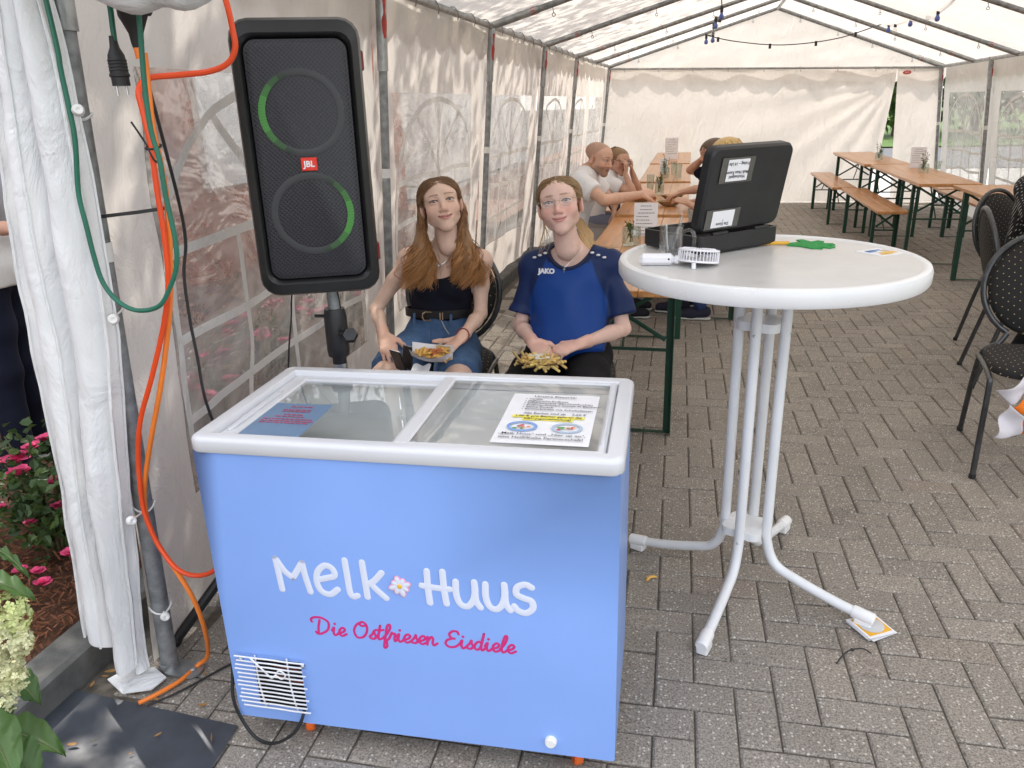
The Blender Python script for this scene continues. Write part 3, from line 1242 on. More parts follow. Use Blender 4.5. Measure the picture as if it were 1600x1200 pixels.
fabric_mat('window_bar', (0.86, 0.86, 0.85), 0.35, 0.04)
for i in range(len(YS) - 1):
    y0, y1 = YS[i], YS[i + 1]
    L = y1 - y0
    if i == 0:
        side_wall(0, y0, y1, 1.86, y1 - 0.24, 0.40, 1.62, 11)
    else:
        side_wall(0, y0, y1, y0 + 0.13 * L, y1 - 0.13 * L, 0.42, 1.58, 11 + i * 3)
ry = [p[0] for p in RP]
for i in range(len(ry) - 1):
    y1, y0 = ry[i], ry[i + 1]
    L = y1 - y0
    side_wall(1, y0, y1, y0 + 0.13 * L, y1 - 0.13 * L, 0.32, 1.50, 31 + i * 3)

# ---- gathered front curtain at the left post, second layer behind it
for lay in (0, 1):
    m = MB()

    def cf(u, v):
        z = lerp(0.05 + 0.03 * math.sin(u * 7) + (0.10 * (1 - u) if lay == 0 else 0.16 * (1 - u) - 0.04), 2.05, v)
        xa = interp(z, (0.1, 0.32, 0.52, 0.88, 1.2, 1.48, 1.73, 2.05), (-1.601, -1.587, -1.577, -1.549, -1.533, -1.494, -1.435, -1.40))
        xb = interp(z, (0.09, 0.35, 0.72, 1.0, 1.3, 1.48, 1.73, 2.05), (-1.448, -1.412, -1.362, -1.318, -1.304, -1.304, -1.312, -1.32))
        if lay == 1:
            xa += 0.04
            xb -= 0.005
        w = 0.5 + 0.5 * math.sin(u * math.pi)
        ph = u * 2 * math.pi * (2.4 if lay == 0 else 3.1) + 0.5 * math.sin(z * 2.2) + lay
        x = lerp(xa, xb, u) + 0.012 * math.cos(ph) * w
        y = 1.47 + 0.035 * lay + 0.028 * math.sin(ph) * w + 0.012 * nz(x * 14, z * 2.5, lay) + 0.006 * nz(x * 30, z * 9, lay + 4)
        return Vector((x, y, z))
    m.grid(cf, 44, 90)
    o = part(m, 'front_curtain', FABC, angle=0)
    hm = MB()
    for uu in (0.0, 0.36, 1.0):
        pts = [cf(uu, v) + Vector((0, -0.004, 0)) for v in np.linspace(0, 1, 40)]
        hm.tube(pts, 0.0035, 5)
    child(hm, 'hem', FABC, o)
m = MB()
m.prism([(-1.55, 1.46), (-1.47, 1.42), (-1.40, 1.45), (-1.39, 1.50), (-1.45, 1.53), (-1.53, 1.50)], 0.012, 0.016)
part(m, 'ground_flap', FABC, smooth=False)
# rolled front sheet above the opening
m = MB()
m.tube(catmull([(-1.30, 1.42, 1.84), (-1.06, 1.36, 1.738), (-0.95, 1.35, 1.728), (-0.86, 1.36, 1.742), (-0.6, 1.38, 1.86), (0.0, 1.40, 2.2)], 6), [0.05 + 0.004 * math.sin(i * 0.9) for i in range(31)], 12)
part(m, 'rolled_front_sheet', FABC, angle=0)
# toggles with bungee loops on the front post
for (x, y, z) in ((-1.239, 1.43, 1.515), (-1.262, 1.435, 1.075), (-1.352, 1.455, 0.544), (-1.352, 1.50, 0.225)):
    m = MB()
    rot = Euler((rad(80), 0, rad(random.uniform(20, 70)))).to_matrix()
    m.lathe([(0.0, -0.013), (0.007, -0.012), (0.0125, 0.0), (0.012, 0.006), (0.009, 0.012), (0.005, 0.012), (0.0, 0.008)], (x, y, z), 14, rot)
    o = part(m, 'toggle_ball', MATS['bungee_white'])
    px = xl(1.55, z) + 0.02
    lp = [Vector((px + 0.028 * math.cos(a), 1.55 + 0.028 * math.sin(a), z - 0.012 + 0.007 * math.sin(a * 2))) for a in np.linspace(0, 6.28, 15)]
    lm = MB()
    lm.tube(lp, 0.003, 5, caps=False)
    lm.tube([(px + 0.026, 1.53, z - 0.01), (x, y, z)], 0.0028, 5)
    child(lm, 'bungee_loop', MATS['bungee_white'], o)
m = MB()
m.tube([(-1.325, 1.53, 1.288), (-1.25, 1.56, 1.294), (-1.19, 1.60, 1.30)], 0.004, 6)
part(m, 'black_strap', mat('strap_black', (0.02, 0.02, 0.02), 0.6))
# hooks along the left eave
EH = MB().tube(catmull([(-0.05, 0, 0.02), (0.01, 0.01, 0.026), (0.03, 0.03, -0.01), (0.015, 0.06, -0.04)], 3), 0.0035, 5).mesh('eave_hook', MATS['galvanised'])
for k in range(26):
    y = 3.0 + k * 0.37
    ho = obj('eave_hook', EH, tent)
    ho.location = Vector((interp(y, YS, [p[1] for p in LP]) + 0.02, y, zl(y) + 0.02)) - Vector(tent['_base'])
# ================================================================ FREEZER
mat('freezer_blue', (0.245, 0.412, 0.87), 0.36, var=0.03, scale=4, coat=0.1, rvar=0.08)
mat('freezer_white', (0.645, 0.655, 0.69), 0.28, var=0.03, scale=5, coat=0.1)
mat('liner_grey', (0.74, 0.76, 0.76), 0.4, var=0.08, scale=4)
mat('print_white', (0.70, 0.75, 0.90), 0.45, var=0.02)
mat('print_pink', (0.62, 0.025, 0.20), 0.45, var=0.03)
mat('print_rose', (0.80, 0.40, 0.55), 0.45, var=0.03)
mat('print_yellow', (0.85, 0.50, 0.05), 0.45)
mat('paper_white', (0.80, 0.80, 0.83), 0.6, var=0.03, scale=20)
mat('paper_blue', (0.15, 0.235, 0.37), 0.5, var=0.05, scale=10)
mat('ink_dark', (0.05, 0.05, 0.07), 0.6)
mat('ink_red', (0.5, 0.06, 0.12), 0.6)
mat('marker_yellow', (0.85, 0.75, 0.10), 0.6)
mat('black_plastic', (0.017, 0.017, 0.019), 0.42, var=0.25, scale=30, bmp=0.1, bscale=300)
mat('black_rubber', (0.014, 0.014, 0.015), 0.55, var=0.2)
mat('caster_orange', (0.70, 0.13, 0.02), 0.45)
mat('dark_void', (0.012, 0.011, 0.011), 0.8)
mat('wire_white', (0.78, 0.79, 0.82), 0.35)
mat('steel_screw', (0.55, 0.55, 0.55), 0.3, 0.9)
glass_mat('freezer_glass', (0.95, 0.965, 0.96), 0.02, 0.10)

FZ = thing('chest_freezer', 'light blue ice cream chest freezer with sliding glass lid in the foreground', 'freezer', (-1.066, 1.365, 0), rad(2.4))
FW, FD = 0.942, 0.495
m = MB()
hx0, hx1, hz0, hz1 = 0.062, 0.186, 0.112, 0.250      # vent opening in the front
zb, zt, yb = 0.066, 0.802, FD - 0.03
xs, zs = [0, hx0, hx1, FW], [zb, hz0, hz1, zt]
for i in range(3):
    for j in range(3):
        if i == 1 and j == 1:
            continue
        m.add([(xs[i], 0, zs[j]), (xs[i + 1], 0, zs[j]), (xs[i + 1], 0, zs[j + 1]), (xs[i], 0, zs[j + 1])], [(0, 1, 2, 3)])
m.add([(0, 0, zb), (0, yb, zb), (0, yb, zt), (0, 0, zt)], [(3, 2, 1, 0)])
m.add([(FW, 0, zb), (FW, yb, zb), (FW, yb, zt), (FW, 0, zt)], [(0, 1, 2, 3)])
m.add([(0, yb, zb), (FW, yb, zb), (FW, yb, zt), (0, yb, zt)], [(3, 2, 1, 0)])
m.add([(0, 0, zb), (FW, 0, zb), (FW, yb, zb), (0, yb, zb)], [(3, 2, 1, 0)])
me = m.mesh('body', MATS['freezer_blue'], smooth=False)
bmn = bmesh.new()
bmn.from_mesh(me)
bmesh.ops.remove_doubles(bmn, verts=bmn.verts, dist=1e-5)
ed = [e for e in bmn.edges if len(e.link_faces) == 2 and e.calc_face_angle(0) > 0.5]
bmesh.ops.bevel(bmn, geom=ed, offset=0.006, segments=3, affect='EDGES', profile=0.5)
bmn.to_mesh(me)
bmn.free()
me.polygons.foreach_set('use_smooth', [True] * len(me.polygons))
me.set_sharp_from_angle(angle=rad(25))
body = obj('body', me, FZ)
m = MB()
for (a, c) in (((hx0, hz0), (hx1, hz0)), ((hx1, hz0), (hx1, hz1)), ((hx1, hz1), (hx0, hz1)), ((hx0, hz1), (hx0, hz0))):
    m.add([(a[0], 0.001, a[1]), (c[0], 0.001, c[1]), (c[0], 0.06, c[1]), (a[0], 0.06, a[1])], [(0, 1, 2, 3)])
m.add([(hx0, 0.06, hz0), (hx1, 0.06, hz0), (hx1, 0.06, hz1), (hx0, 0.06, hz1)], [(0, 1, 2, 3)])
m.build('vent_recess', MATS['dark_void'], FZ, smooth=False)
m = MB()
for k in range(3):
    m.tube([(hx0 + 0.02, 0.045 + .004 * k, hz0 + 0.05 + 0.03 * k), (hx1 - 0.01, 0.045, hz0 + 0.035 + 0.03 * k)], 0.004, 6)
m.build('compressor_pipe', mat('copper_red', (0.32, 0.09, 0.05), 0.4, 0.4), FZ)
# bent wire grille
gro = bpy.data.objects.new('vent_grille', None)
mg = MB()
for vx in (0.075, 0.158):
    mg.tube(catmull([(vx - 0.004, -0.006, hz1 + 0.012), (vx, -0.012, 0.2), (vx + 0.004, -0.012, 0.15), (vx + 0.006, -0.006, hz0 - 0.006)], 6), 0.0022, 6)
gr = mg.build('vent_grille', MATS['wire_white'], FZ)
for k in range(13):
    z = hz1 + 0.012 - k * 0.0122
    bend = 0.010 * math.exp(-((k - 4) / 3.0) ** 2)
    x0, x1 = 0.022 + 0.004 * math.sin(k * 1.7), 0.198 + 0.005 * math.cos(k * 2.1)
    w = MB().tube(catmull([(x0, -0.015, z), (0.075, -0.016, z), (0.115, -0.016 - bend, z + bend * 0.9), (0.158, -0.016, z - 0.002), (x1, -0.015, z - 0.003)], 5), 0.0021, 6)
    w.build('grille_wire', MATS['wire_white'], gr)
w = MB().tube(catmull([(0.066, -0.019, hz1 + 0.014), (0.10, -0.022, hz1 - 0.018), (0.118, -0.024, hz1 - 0.034), (0.128, -0.022, hz1 - 0.026)], 5), 0.0021, 6)
w.tube(catmull([(0.128, -0.022, hz1 - 0.026), (0.145, -0.024, hz1 - 0.034), (0.155, -0.023, hz1 - 0.022), (0.14, -0.022, hz1 - 0.012), (0.128, -0.022, hz1 - 0.026)], 5), 0.0021, 6)
w.build('bent_wire', MATS['wire_white'], gr)
for (sx, sz) in ((0.03, 0.243), (0.192, 0.243)):
    MB().ball((sx, -0.004, sz), (0.006, 0.005, 0.006)).build('screw', MATS['steel_screw'], FZ)
MB().lathe([(0.0, 0.012), (0.011, 0.012), (0.0135, 0.009), (0.0145, 0.0)], (0.794, 0, 0.105), 20, Euler((rad(90), 0, 0)).to_matrix()).build('drain_plug', MATS['white_plastic'], FZ)
for cx0, cy0 in ((0.162, 0.05), (0.848, 0.05), (0.162, 0.40), (0.848, 0.40)):
    w = MB().lathe([(0.008, -0.011), (0.024, -0.011), (0.027, -0.007), (0.027, 0.007), (0.024, 0.011), (0.008, 0.011)], (cx0, cy0, 0.028), 20, Euler((0, rad(90), 0.4)).to_matrix())
    wo_ = w.build('caster', MATS['caster_orange'], FZ)
    MB().box((cx0, cy0, 0.056), (0.034, 0.034, 0.018), 0.003).build('caster_fork', MATS['steel_screw'], wo_)
# inside liner, its floor raised so more light reaches it
m = MB()
m.add([(0.034, 0.034, 0.799), (0.908, 0.034, 0.799), (0.908, 0.455, 0.799), (0.034, 0.455, 0.799), (0.045, 0.045, 0.72), (0.897, 0.045, 0.72), (0.897, 0.445, 0.72), (0.045, 0.445, 0.72)],
      [(0, 1, 5, 4), (1, 2, 6, 5), (2, 3, 7, 6), (3, 0, 4, 7), (4, 5, 6, 7)])
m.build('liner', MATS['liner_grey'], FZ, smooth=False)
# lid frame: swept rounded profile round the opening
m = MB()
prof = [(0.003, 0.799), (-0.005, 0.799), (-0.007, 0.802), (-0.007, 0.824), (-0.005, 0.830), (0.000, 0.8335), (0.007, 0.8350), (0.028, 0.8335), (0.031, 0.829), (0.033, 0.80)]
rect = [(0.0, 0.0), (FW, 0.0), (FW, FD - 0.005), (0.0, FD - 0.005)]
ring = []
for (off, z) in prof:
    loop = []
    for (sx, sy, cx0, cy0) in ((-1, -1, 0, 0), (1, -1, FW, 0), (1, 1, FW, FD - 0.005), (-1, 1, 0, FD - 0.005)):
        rr = max(0.001, 0.022 - off) if off < 0.02 else 0.002
        inx, iny = cx0 - sx * 0.022, cy0 - sy * 0.022
        if off >= 0.02:
            inx, iny = cx0 - sx * (off + 0.002), cy0 - sy * (off + 0.002)
        st = {(-1, -1): math.pi, (1, -1): 1.5 * math.pi, (1, 1): 0.0, (-1, 1): 0.5 * math.pi}[(sx, sy)]
        for k in range(7):
            a = st + k / 6 * math.pi / 2
            loop.append((inx + rr * math.cos(a), iny + rr * math.sin(a), z))
    ring.append(loop)
nl = len(ring[0])
m.v = [p for l in ring for p in l]
for i in range(len(ring) - 1):
    for j in range(nl):
        m.f.append((i * nl + j, i * nl + (j + 1) % nl, (i + 1) * nl + (j + 1) % nl, (i + 1) * nl + j))
        m.fm.append(0)
lid = m.build('lid_frame', MATS['freezer_white'], FZ, angle=40)
GB = [(0.034, 0.470, 0.812, 0.034, 0.460), (0.455, 0.908, 0.823, 0.034, 0.462)]
for k, (x0, x1, z, y0, y1) in enumerate(GB):
    fr = MB()
    wl_, wr_ = (0.042, 0.028) if k == 0 else (0.033, 0.018)
    fr.box((x0 + wl_ / 2, (y0 + y1) / 2, z), (wl_, y1 - y0, 0.016), 0.004)
    fr.box((x1 - wr_ / 2, (y0 + y1) / 2, z), (wr_, y1 - y0, 0.016), 0.004)
    wb = 0.034 if k == 0 else 0.014
    fr.box(((x0 + x1) / 2, y1 - wb / 2, z - 0.0006), (x1 - x0 - 0.006, wb, 0.0155), 0.004)
    fr.box(((x0 + x1) / 2, y0 + 0.005, z - 0.0004), (x1 - x0 - 0.006, 0.012, 0.0155), 0.003)
    po = fr.build('sliding_frame', MATS['freezer_white'], FZ)
    gx0, gx1, gy0, gy1 = x0 + wl_ - 0.002, x1 - wr_ + 0.002, y0 + 0.009, y1 - wb + 0.002
    gm = MB().add([(gx0, gy0, z + 0.004), (gx1, gy0, z + 0.004), (gx1, gy1, z + 0.004), (gx0, gy1, z + 0.004)], [(0, 1, 2, 3)])
    gm.build('glass_pane', MATS['freezer_glass'], po, smooth=False)
    hd = MB()
    hxx = x0 + 0.022 if k == 0 else x1 - 0.009
    hd.tube(catmull([(hxx - 0.006 * (1 - k), 0.07, z + 0.008), (hxx, 0.10, z + 0.011), (hxx, 0.20, z + 0.011), (hxx, 0.30, z + 0.011), (hxx - 0.004 * (1 - k), 0.33, z + 0.008)], 4), 0.004, 6)
    hd.build('handle_ridge', MATS['freezer_white'], po)


# ---- lettering on the front
def strokes(mb, glyphs, ox, oz, sx, sz, r, yoff=-0.0006, flat=0.10, slant=0.0):
    for st in glyphs:
        if len(st) == 1:
            x, z = st[0]
            mb.ball((ox + (x + slant * z) * sx, yoff, oz + z * sz), (r * 1.15, r * flat, r * 1.15), None, 10, 6)
            continue
        pts = catmull([((ox + (p[0] + slant * p[1]) * sx), yoff, oz + p[1] * sz) for p in st], 6)
        mb.tube(pts, r, 8, True, flat=((0, 1, 0), flat))
        for e in (pts[0], pts[-1]):
            mb.ball(e, (r, r * flat, r), None, 10, 6)


mk = MB()
B0, CH = 0.456, 0.083
L = {
    'M': (0.160, 0.078, [[(0.1, 0), (0.02, 1)], [(0.02, 1), (0.27, 0.60), (0.5, 0.42)], [(0.5, 0.42), (0.66, 0.65), (0.85, 0.93)], [(0.85, 0.93), (0.9, 0.5), (1, 0)]]),
    'e': (0.256, 0.050, [[(0.05, 0.42), (0.5, 0.50), (0.92, 0.60), (0.85, 0.82), (0.5, 0.90), (0.12, 0.68), (0.02, 0.34), (0.2, 0.06), (0.6, -0.02), (1, 0.16)]]),
    'l': (0.331, 0.022, [[(0.0, 1.12), (0.1, 0.6), (0.2, 0.12), (0.5, -0.02), (1.0, 0.02)]]),
    'k': (0.372, 0.050, [[(0, 1.1), (0.05, 0.5), (0.1, 0)], [(0.88, 0.82), (0.5, 0.55), (0.12, 0.40)], [(0.3, 0.46), (0.6, 0.25), (1.0, 0.02)]]),
    'H': (0.508, 0.064, [[(0.22, 1.0), (0.22, 0.5), (0.26, 0)], [(0.78, 1.02), (0.80, 0.5), (0.86, 0.02)], [(0, 0.53), (0.5, 0.50), (1.0, 0.49)]]),
    'u': (0.584, 0.054, [[(0.05, 0.75), (0.05, 0.35), (0.2, 0.06), (0.5, 0.0), (0.75, 0.2), (0.85, 0.5), (0.83, 0.78)], [(0.84, 0.55), (0.88, 0.2), (1.05, 0.0)]]),
    'v': (0.651, 0.054, [[(0.05, 0.75), (0.05, 0.35), (0.2, 0.06), (0.5, 0.0), (0.75, 0.2), (0.85, 0.5), (0.83, 0.78)], [(0.84, 0.55), (0.88, 0.2), (1.05, 0.0)]]),
    's': (0.716, 0.044, [[(0.92, 0.76), (0.6, 0.84), (0.2, 0.74), (0.15, 0.52), (0.5, 0.42), (0.9, 0.34), (0.95, 0.12), (0.6, -0.04), (0.2, 0.02), (0.02, 0.14)]]),
}
for key, (x0, wd, st) in L.items():
    strokes(mk, st, x0, B0, wd, CH, 0.0078)
mk.build('lettering', MATS['print_white'], FZ)
# flower: rose outline, white petals, yellow heart
for (nm, r0, r1, wdt, mt_, yo) in (('flower_outline', 0.006, 0.0275, 0.0085, 'print_rose', -0.0012), ('flower_petals', 0.004, 0.025, 0.0058, 'print_white', -0.0026)):
    fm_ = MB()
    for k in range(8):
        a = k * math.pi / 4 + 0.3
        rr = (1.0, 0.86, 1.0, 0.82, 1.05, 0.9, 1.1, 0.86)[k]
        d_ = Vector((math.cos(a), 0, math.sin(a)))
        pts = [Vector((0.457, yo, 0.494)) + d_ * lerp(r0, r1 * rr, t) for t in (0, 0.3, 0.6, 0.85, 1)]
        fm_.tube(pts, [wdt * 0.5, wdt * 0.95, wdt, wdt * 0.7, wdt * 0.18], 8, True, flat=((0, 1, 0), 0.16))
    fm_.build(nm, MATS[mt_], FZ)
MB().ball((0.457, -0.003, 0.494), (0.0062, 0.0022, 0.0062)).build('flower_heart', MATS['print_yellow'], FZ)
SG = {
    'i': (0.52, [[(0, 0.55), (0.16, 0.98), (0.14, 0.35), (0.28, 0.0), (0.55, 0.25)], [(0.2, 1.42)]]),
    'e': (0.62, [[(0, 0.3), (0.38, 0.5), (0.52, 0.82), (0.33, 1.02), (0.1, 0.72), (0.1, 0.25), (0.34, 0.0), (0.68, 0.28)]]),
    's': (0.56, [[(0, 0.25), (0.22, 0.65), (0.34, 1.08), (0.36, 0.75), (0.5, 0.38), (0.36, 0.04), (0.08, 0.1)], [(0.36, 0.04), (0.58, 0.3)]]),
    't': (0.52, [[(0, 0.3), (0.18, 0.9), (0.22, 1.75)], [(0.22, 1.75), (0.14, 0.6), (0.2, 0.05), (0.5, 0.25)], [(-0.1, 1.18), (0.2, 1.16), (0.5, 1.26)]]),
    'f': (0.50, [[(0, 0.3), (0.3, 0.9), (0.5, 1.6), (0.42, 2.0), (0.24, 1.7), (0.18, 0.6), (0.12, -0.5), (0.16, -0.95), (0.36, -0.7), (0.3, -0.05), (0.5, 0.3)]]),
    'r': (0.56, [[(0, 0.35), (0.16, 1.05), (0.22, 0.9), (0.42, 0.92), (0.38, 0.35), (0.46, 0.02), (0.62, 0.3)]]),
    'n': (0.86, [[(0, 0.6), (0.1, 1.0), (0.1, 0.0)], [(0.1, 0.4), (0.34, 0.98), (0.5, 0.8), (0.5, 0.25), (0.62, 0.0), (0.88, 0.28)]]),
    'd': (0.84, [[(0.56, 0.78), (0.34, 1.0), (0.08, 0.6), (0.12, 0.12), (0.34, 0.04), (0.54, 0.5), (0.66, 2.0)], [(0.66, 2.0), (0.56, 0.8), (0.58, 0.15), (0.7, 0.0), (0.88, 0.3)]]),
    'l': (0.52, [[(0, 0.3), (0.32, 1.1), (0.42, 1.85), (0.28, 2.0), (0.16, 1.4), (0.12, 0.4), (0.26, 0.0), (0.54, 0.28)]]),
    'D': (1.32, [[(-0.34, 1.42), (-0.42, 1.75), (-0.1, 2.02), (0.5, 1.98), (1.0, 1.5), (0.98, 0.6), (0.5, 0.04), (0.16, 0.0), (0.02, 0.2)], [(0.28, 1.7), (0.22, 0.9), (0.24, 0.05)]]),
    'O': (1.28, [[(0.62, 2.0), (0.2, 1.6), (0.02, 0.8), (0.3, 0.05), (0.78, 0.15), (1.05, 0.9), (0.95, 1.7), (0.62, 2.0), (0.42, 1.72), (0.62, 1.5), (1.0, 1.62)]]),
    'E': (1.08, [[(0.92, 1.66), (0.8, 1.95), (0.45, 1.95), (0.22, 1.55), (0.42, 1.12), (0.66, 1.08)], [(0.5, 1.1), (0.1, 0.8), (0.02, 0.35), (0.34, 0.0), (0.78, 0.12), (1.02, 0.4)]]),
}
sc_ = MB()
word = 'Die Ostfriesen Eisdiele'
tot = sum(SG[c][0] if c != ' ' else 0.62 for c in word)
k_ = 0.478 / tot
x0 = 0.237
for c in word:
    if c == ' ':
        x0 += 0.62 * k_
        continue
    adv, st = SG[c]
    strokes(sc_, st, x0, 0.3415, k_, 0.0225, 0.0030, slant=0.10)
    x0 += adv * k_
sc_.build('lettering', MATS['print_pink'], FZ)

# ---- sheets lying on the glass
def on_lid(x, y, z):
    M = Matrix.Translation((-1.066, 1.365, 0)) @ Matrix.Rotation(rad(2.4), 4, 'Z')
    return M @ Vector((x, y, z))


ps = thing('menu_sheet', 'white price list of ice cream flavours lying on the freezer glass', 'paper sheet', tuple(on_lid(0.766, 0.213, 0.8285)), rad(2.4))
MB().grid(lambda u, v: ((u - .5) * 0.21, (v - .5) * 0.297, 0.0003 + 0.0025 * max(0, nz(u * 3, v * 3, 1))), 14, 18).build('sheet', MATS['paper_white'], ps, angle=0)
tx = MB()
lines = [(0.124, 0.0155, 0.0, 'CENTER', 'Unsere Eissorte:'), (0.106, 0.0125, -0.07, 'LEFT', '• Vanille'), (0.093, 0.0125, -0.07, 'LEFT', '• Joghurette-Erdbeer'),
         (0.080, 0.0125, -0.07, 'LEFT', '• Ostfriesischer Zitronenkuchen'), (0.067, 0.0125, -0.07, 'LEFT', '• Erdnuss-Schoko immer in Bechern'), (0.054, 0.0125, -0.07, 'LEFT', '• Sahne-Kirsch'),
         (0.041, 0.0125, -0.07, 'LEFT', '• Kunterbuntes mit Schokolinsen'), (0.016, 0.0125, -0.06, 'LEFT', 'Alle Becher sind ab'), (0.016, 0.0125, 0.052, 'LEFT', '2,50 €'),
         (-0.002, 0.0125, 0.0, 'CENTER', '1,00 € pro Becher geht an die'), (-0.017, 0.0125, 0.0, 'CENTER', 'KBV-Jugendabteilung!'),
         (-0.104, 0.0150, 0.0, 'CENTER', '„Melk Huus“ und „Hier up an“,'), (-0.124, 0.0150, 0.0, 'CENTER', 'eine Heiß/Kalte Partnerschaft!')]
for (yy, sz, xx, al, s) in lines:
    text_mesh(tx, s, sz, Matrix.Translation((xx, yy, 0.0042)), 0.0002, al)
tx.build('print', MATS['ink_dark'], ps, smooth=False)
hl = MB()
hl.box((0, -0.002, 0.0032), (0.165, 0.0135, 0.0006))
hl.box((0.0, -0.017, 0.0032), (0.115, 0.0135, 0.0006))
hl.build('highlighter', MATS['marker_yellow'], ps, smooth=False)
for sx in (-0.05, 0.05):
    rg = MB()
    rg.tube([Vector((sx + 0.031 * math.cos(a), -0.062 + 0.024 * math.sin(a), 0.0040)) for a in np.linspace(0, 6.2832, 25)], 0.0038, 6, False, flat=((0, 0, 1), 0.15))
    ro = rg.build('round_emblem', mat('emblem_blue', (0.20, 0.36, 0.70), 0.6) if sx < 0 else mat('emblem_pale', (0.40, 0.50, 0.62), 0.6), ps)
    dt = MB()
    for q in range(9):
        dt.mi = q % 3
        dt.ball((sx + random.gauss(0, .010), -0.062 + random.gauss(0, .007), 0.0042), (random.uniform(.003, .007), random.uniform(.003, .006), .0006), None, 8, 4)
    dt.build('emblem_drawing', [MATS['ink_red'], mat('ink_green', (0.12, 0.3, 0.10), 0.6), mat('ink_orange', (0.7, 0.25, 0.08), 0.6)], ro)
bs = thing('blue_flyer', 'blue flyer with pink lines on the left freezer pane', 'flyer', tuple(on_lid(0.152, 0.153, 0.8175)), rad(2.4))
MB().grid(lambda u, v: ((u - .5) * 0.148, (v - .5) * 0.21, 0.0004 + 0.001 * nz(u * 2, v * 2, 4)), 8, 8).build('sheet', MATS['paper_blue'], bs, angle=0)
tx = MB()
for k, (yy, wd) in enumerate([(0.08, 0.05), (0.06, 0.07), (0.05, 0.07), (0.03, 0.04), (0.018, 0.075), (0.002, 0.12), (-0.010, 0.12), (-0.020, 0.12)]):
    x = -wd / 2
    while x < wd / 2:
        q = random.uniform(0.004, 0.016)
        tx.box((x + q / 2, yy, 0.0022), (q, 0.0028, 0.0008))
        x += q + 0.003
tx.build('print', MATS['ink_red'], bs, smooth=False)

# ================================================================ BAR TABLE
mat('table_white', (0.76, 0.765, 0.77), 0.33, var=0.04, scale=7, rvar=0.08)
mat('table_top', (0.60, 0.59, 0.575), 0.34, var=0.03, scale=9, rvar=0.06, bmp=0.03, bscale=60)
mat('leg_white', (0.74, 0.75, 0.765), 0.3, var=0.05, scale=9)
TZ = 1.08
BT = thing('bar_table', 'round white folding bar table on four bent tube legs', 'table', (0.195, 2.28, 0))
m = MB()
m.lathe([(0, TZ - 0.006), (0.385, TZ - 0.006), (0.392, TZ - 0.0055)], (0, 0, 0), 96)
m.build('table_top', MATS['table_top'], BT)
m = MB()
m.lathe([(0.390, TZ - 0.006), (0.396, TZ - 0.001), (0.404, TZ), (0.412, TZ - 0.004), (0.416, TZ - 0.014), (0.415, TZ - 0.040), (0.410, TZ - 0.048), (0.400, TZ - 0.050), (0.395, TZ - 0.03), (0, TZ - 0.028)], (0, 0, 0), 96, cap=False)
m.build('rim', MATS['table_white'], BT)
for k, ang in enumerate((-24, 66, 156, 252)):
    a = rad(ang)
    d_ = Vector((math.cos(a), math.sin(a), 0))
    Rf = 0.40 if k != 1 else 0.43
    ro = 0.068
    pts = catmull([d_ * (ro + 0.002) + Vector((0, 0, TZ - 0.05)), d_ * ro + Vector((0, 0, 0.7)), d_ * ro + Vector((0, 0, 0.30)), d_ * (ro + 0.004) + Vector((0, 0, 0.19)),
                   d_ * (ro + 0.035) + Vector((0, 0, 0.118)), d_ * (ro + 0.10) + Vector((0, 0, 0.088)), d_ * (Rf - 0.10) + Vector((0, 0, 0.052)), d_ * Rf + Vector((0, 0, 0.036))], 7)
    lg = MB().tube(pts, 0.0155, 12).build('leg', MATS['leg_white'], BT)
    ft = MB()
    e, s_ = pts[-1], pts[-4]
    dr = (e - s_).normalized()
    ft.tube([e - dr * 0.055, e - dr * 0.05, e + dr * 0.004, e + dr * 0.008], [0.0185, 0.0195, 0.0195, 0.016], 14)
    sd = Vector((-d_.y, d_.x, 0))
    ft.box((0, 0, 0), (0.04, 0.03, 0.028), 0.004, None) if False else None
    Mx = Matrix(((d_.x, sd.x, 0), (d_.y, sd.y, 0), (0, 0, 1)))
    ft.box(e - dr * 0.022 + Vector((0, 0, -0.022)), (0.05, 0.034, 0.026), 0.004, Mx)
    ft.build('foot_cap', MATS['white_plastic'], lg)
    sw = MB()
    for z in (0.20, 0.87):
        sw.ball(d_ * (ro + 0.0155) + Vector((0, 0, z)), 0.0045)
    sw.build('bolt', MATS['steel_screw'], lg)
for z in (0.205, 0.875):
    m = MB()
    out = []
    for k in range(48):
        a = 2 * math.pi * k / 48
        out.append(((0.066 + 0.010 * math.cos(4 * (a - rad(21)))) * math.cos(a), (0.066 + 0.010 * math.cos(4 * (a - rad(21)))) * math.sin(a)))
    m.prism(out, z, z + 0.026)
    m.build('leg_clamp', MATS['table_white'], BT)
m = MB()
for k, ang in enumerate((150, 250, 340, 60)):
    a = rad(ang)
    m.box((0.085 * math.cos(a), 0.085 * math.sin(a), TZ - 0.06), (0.05, 0.035, 0.04), 0.008, Matrix.Rotation(a, 3, 'Z'))
m.build('top_hinge', MATS['table_white'], BT)

# ---- things on the bar table
mat('case_black', (0.014, 0.014, 0.0155), 0.5, var=0.2, scale=12, bmp=0.12, bscale=250)
mat('case_inside', (0.012, 0.012, 0.012), 0.7)
tape = mat('clear_tape', (0.10, 0.095, 0.085), 0.25, var=0.2)
CA = rad(46)
CC = thing('cash_case', 'open black plastic case with taped paper labels on its raised lid', 'case', (0.008, 2.275, TZ), CA)
# local: x along the hinge edge, y away from the camera
m = MB()
LX, LY, LZ = 0.335, 0.245, 0.052


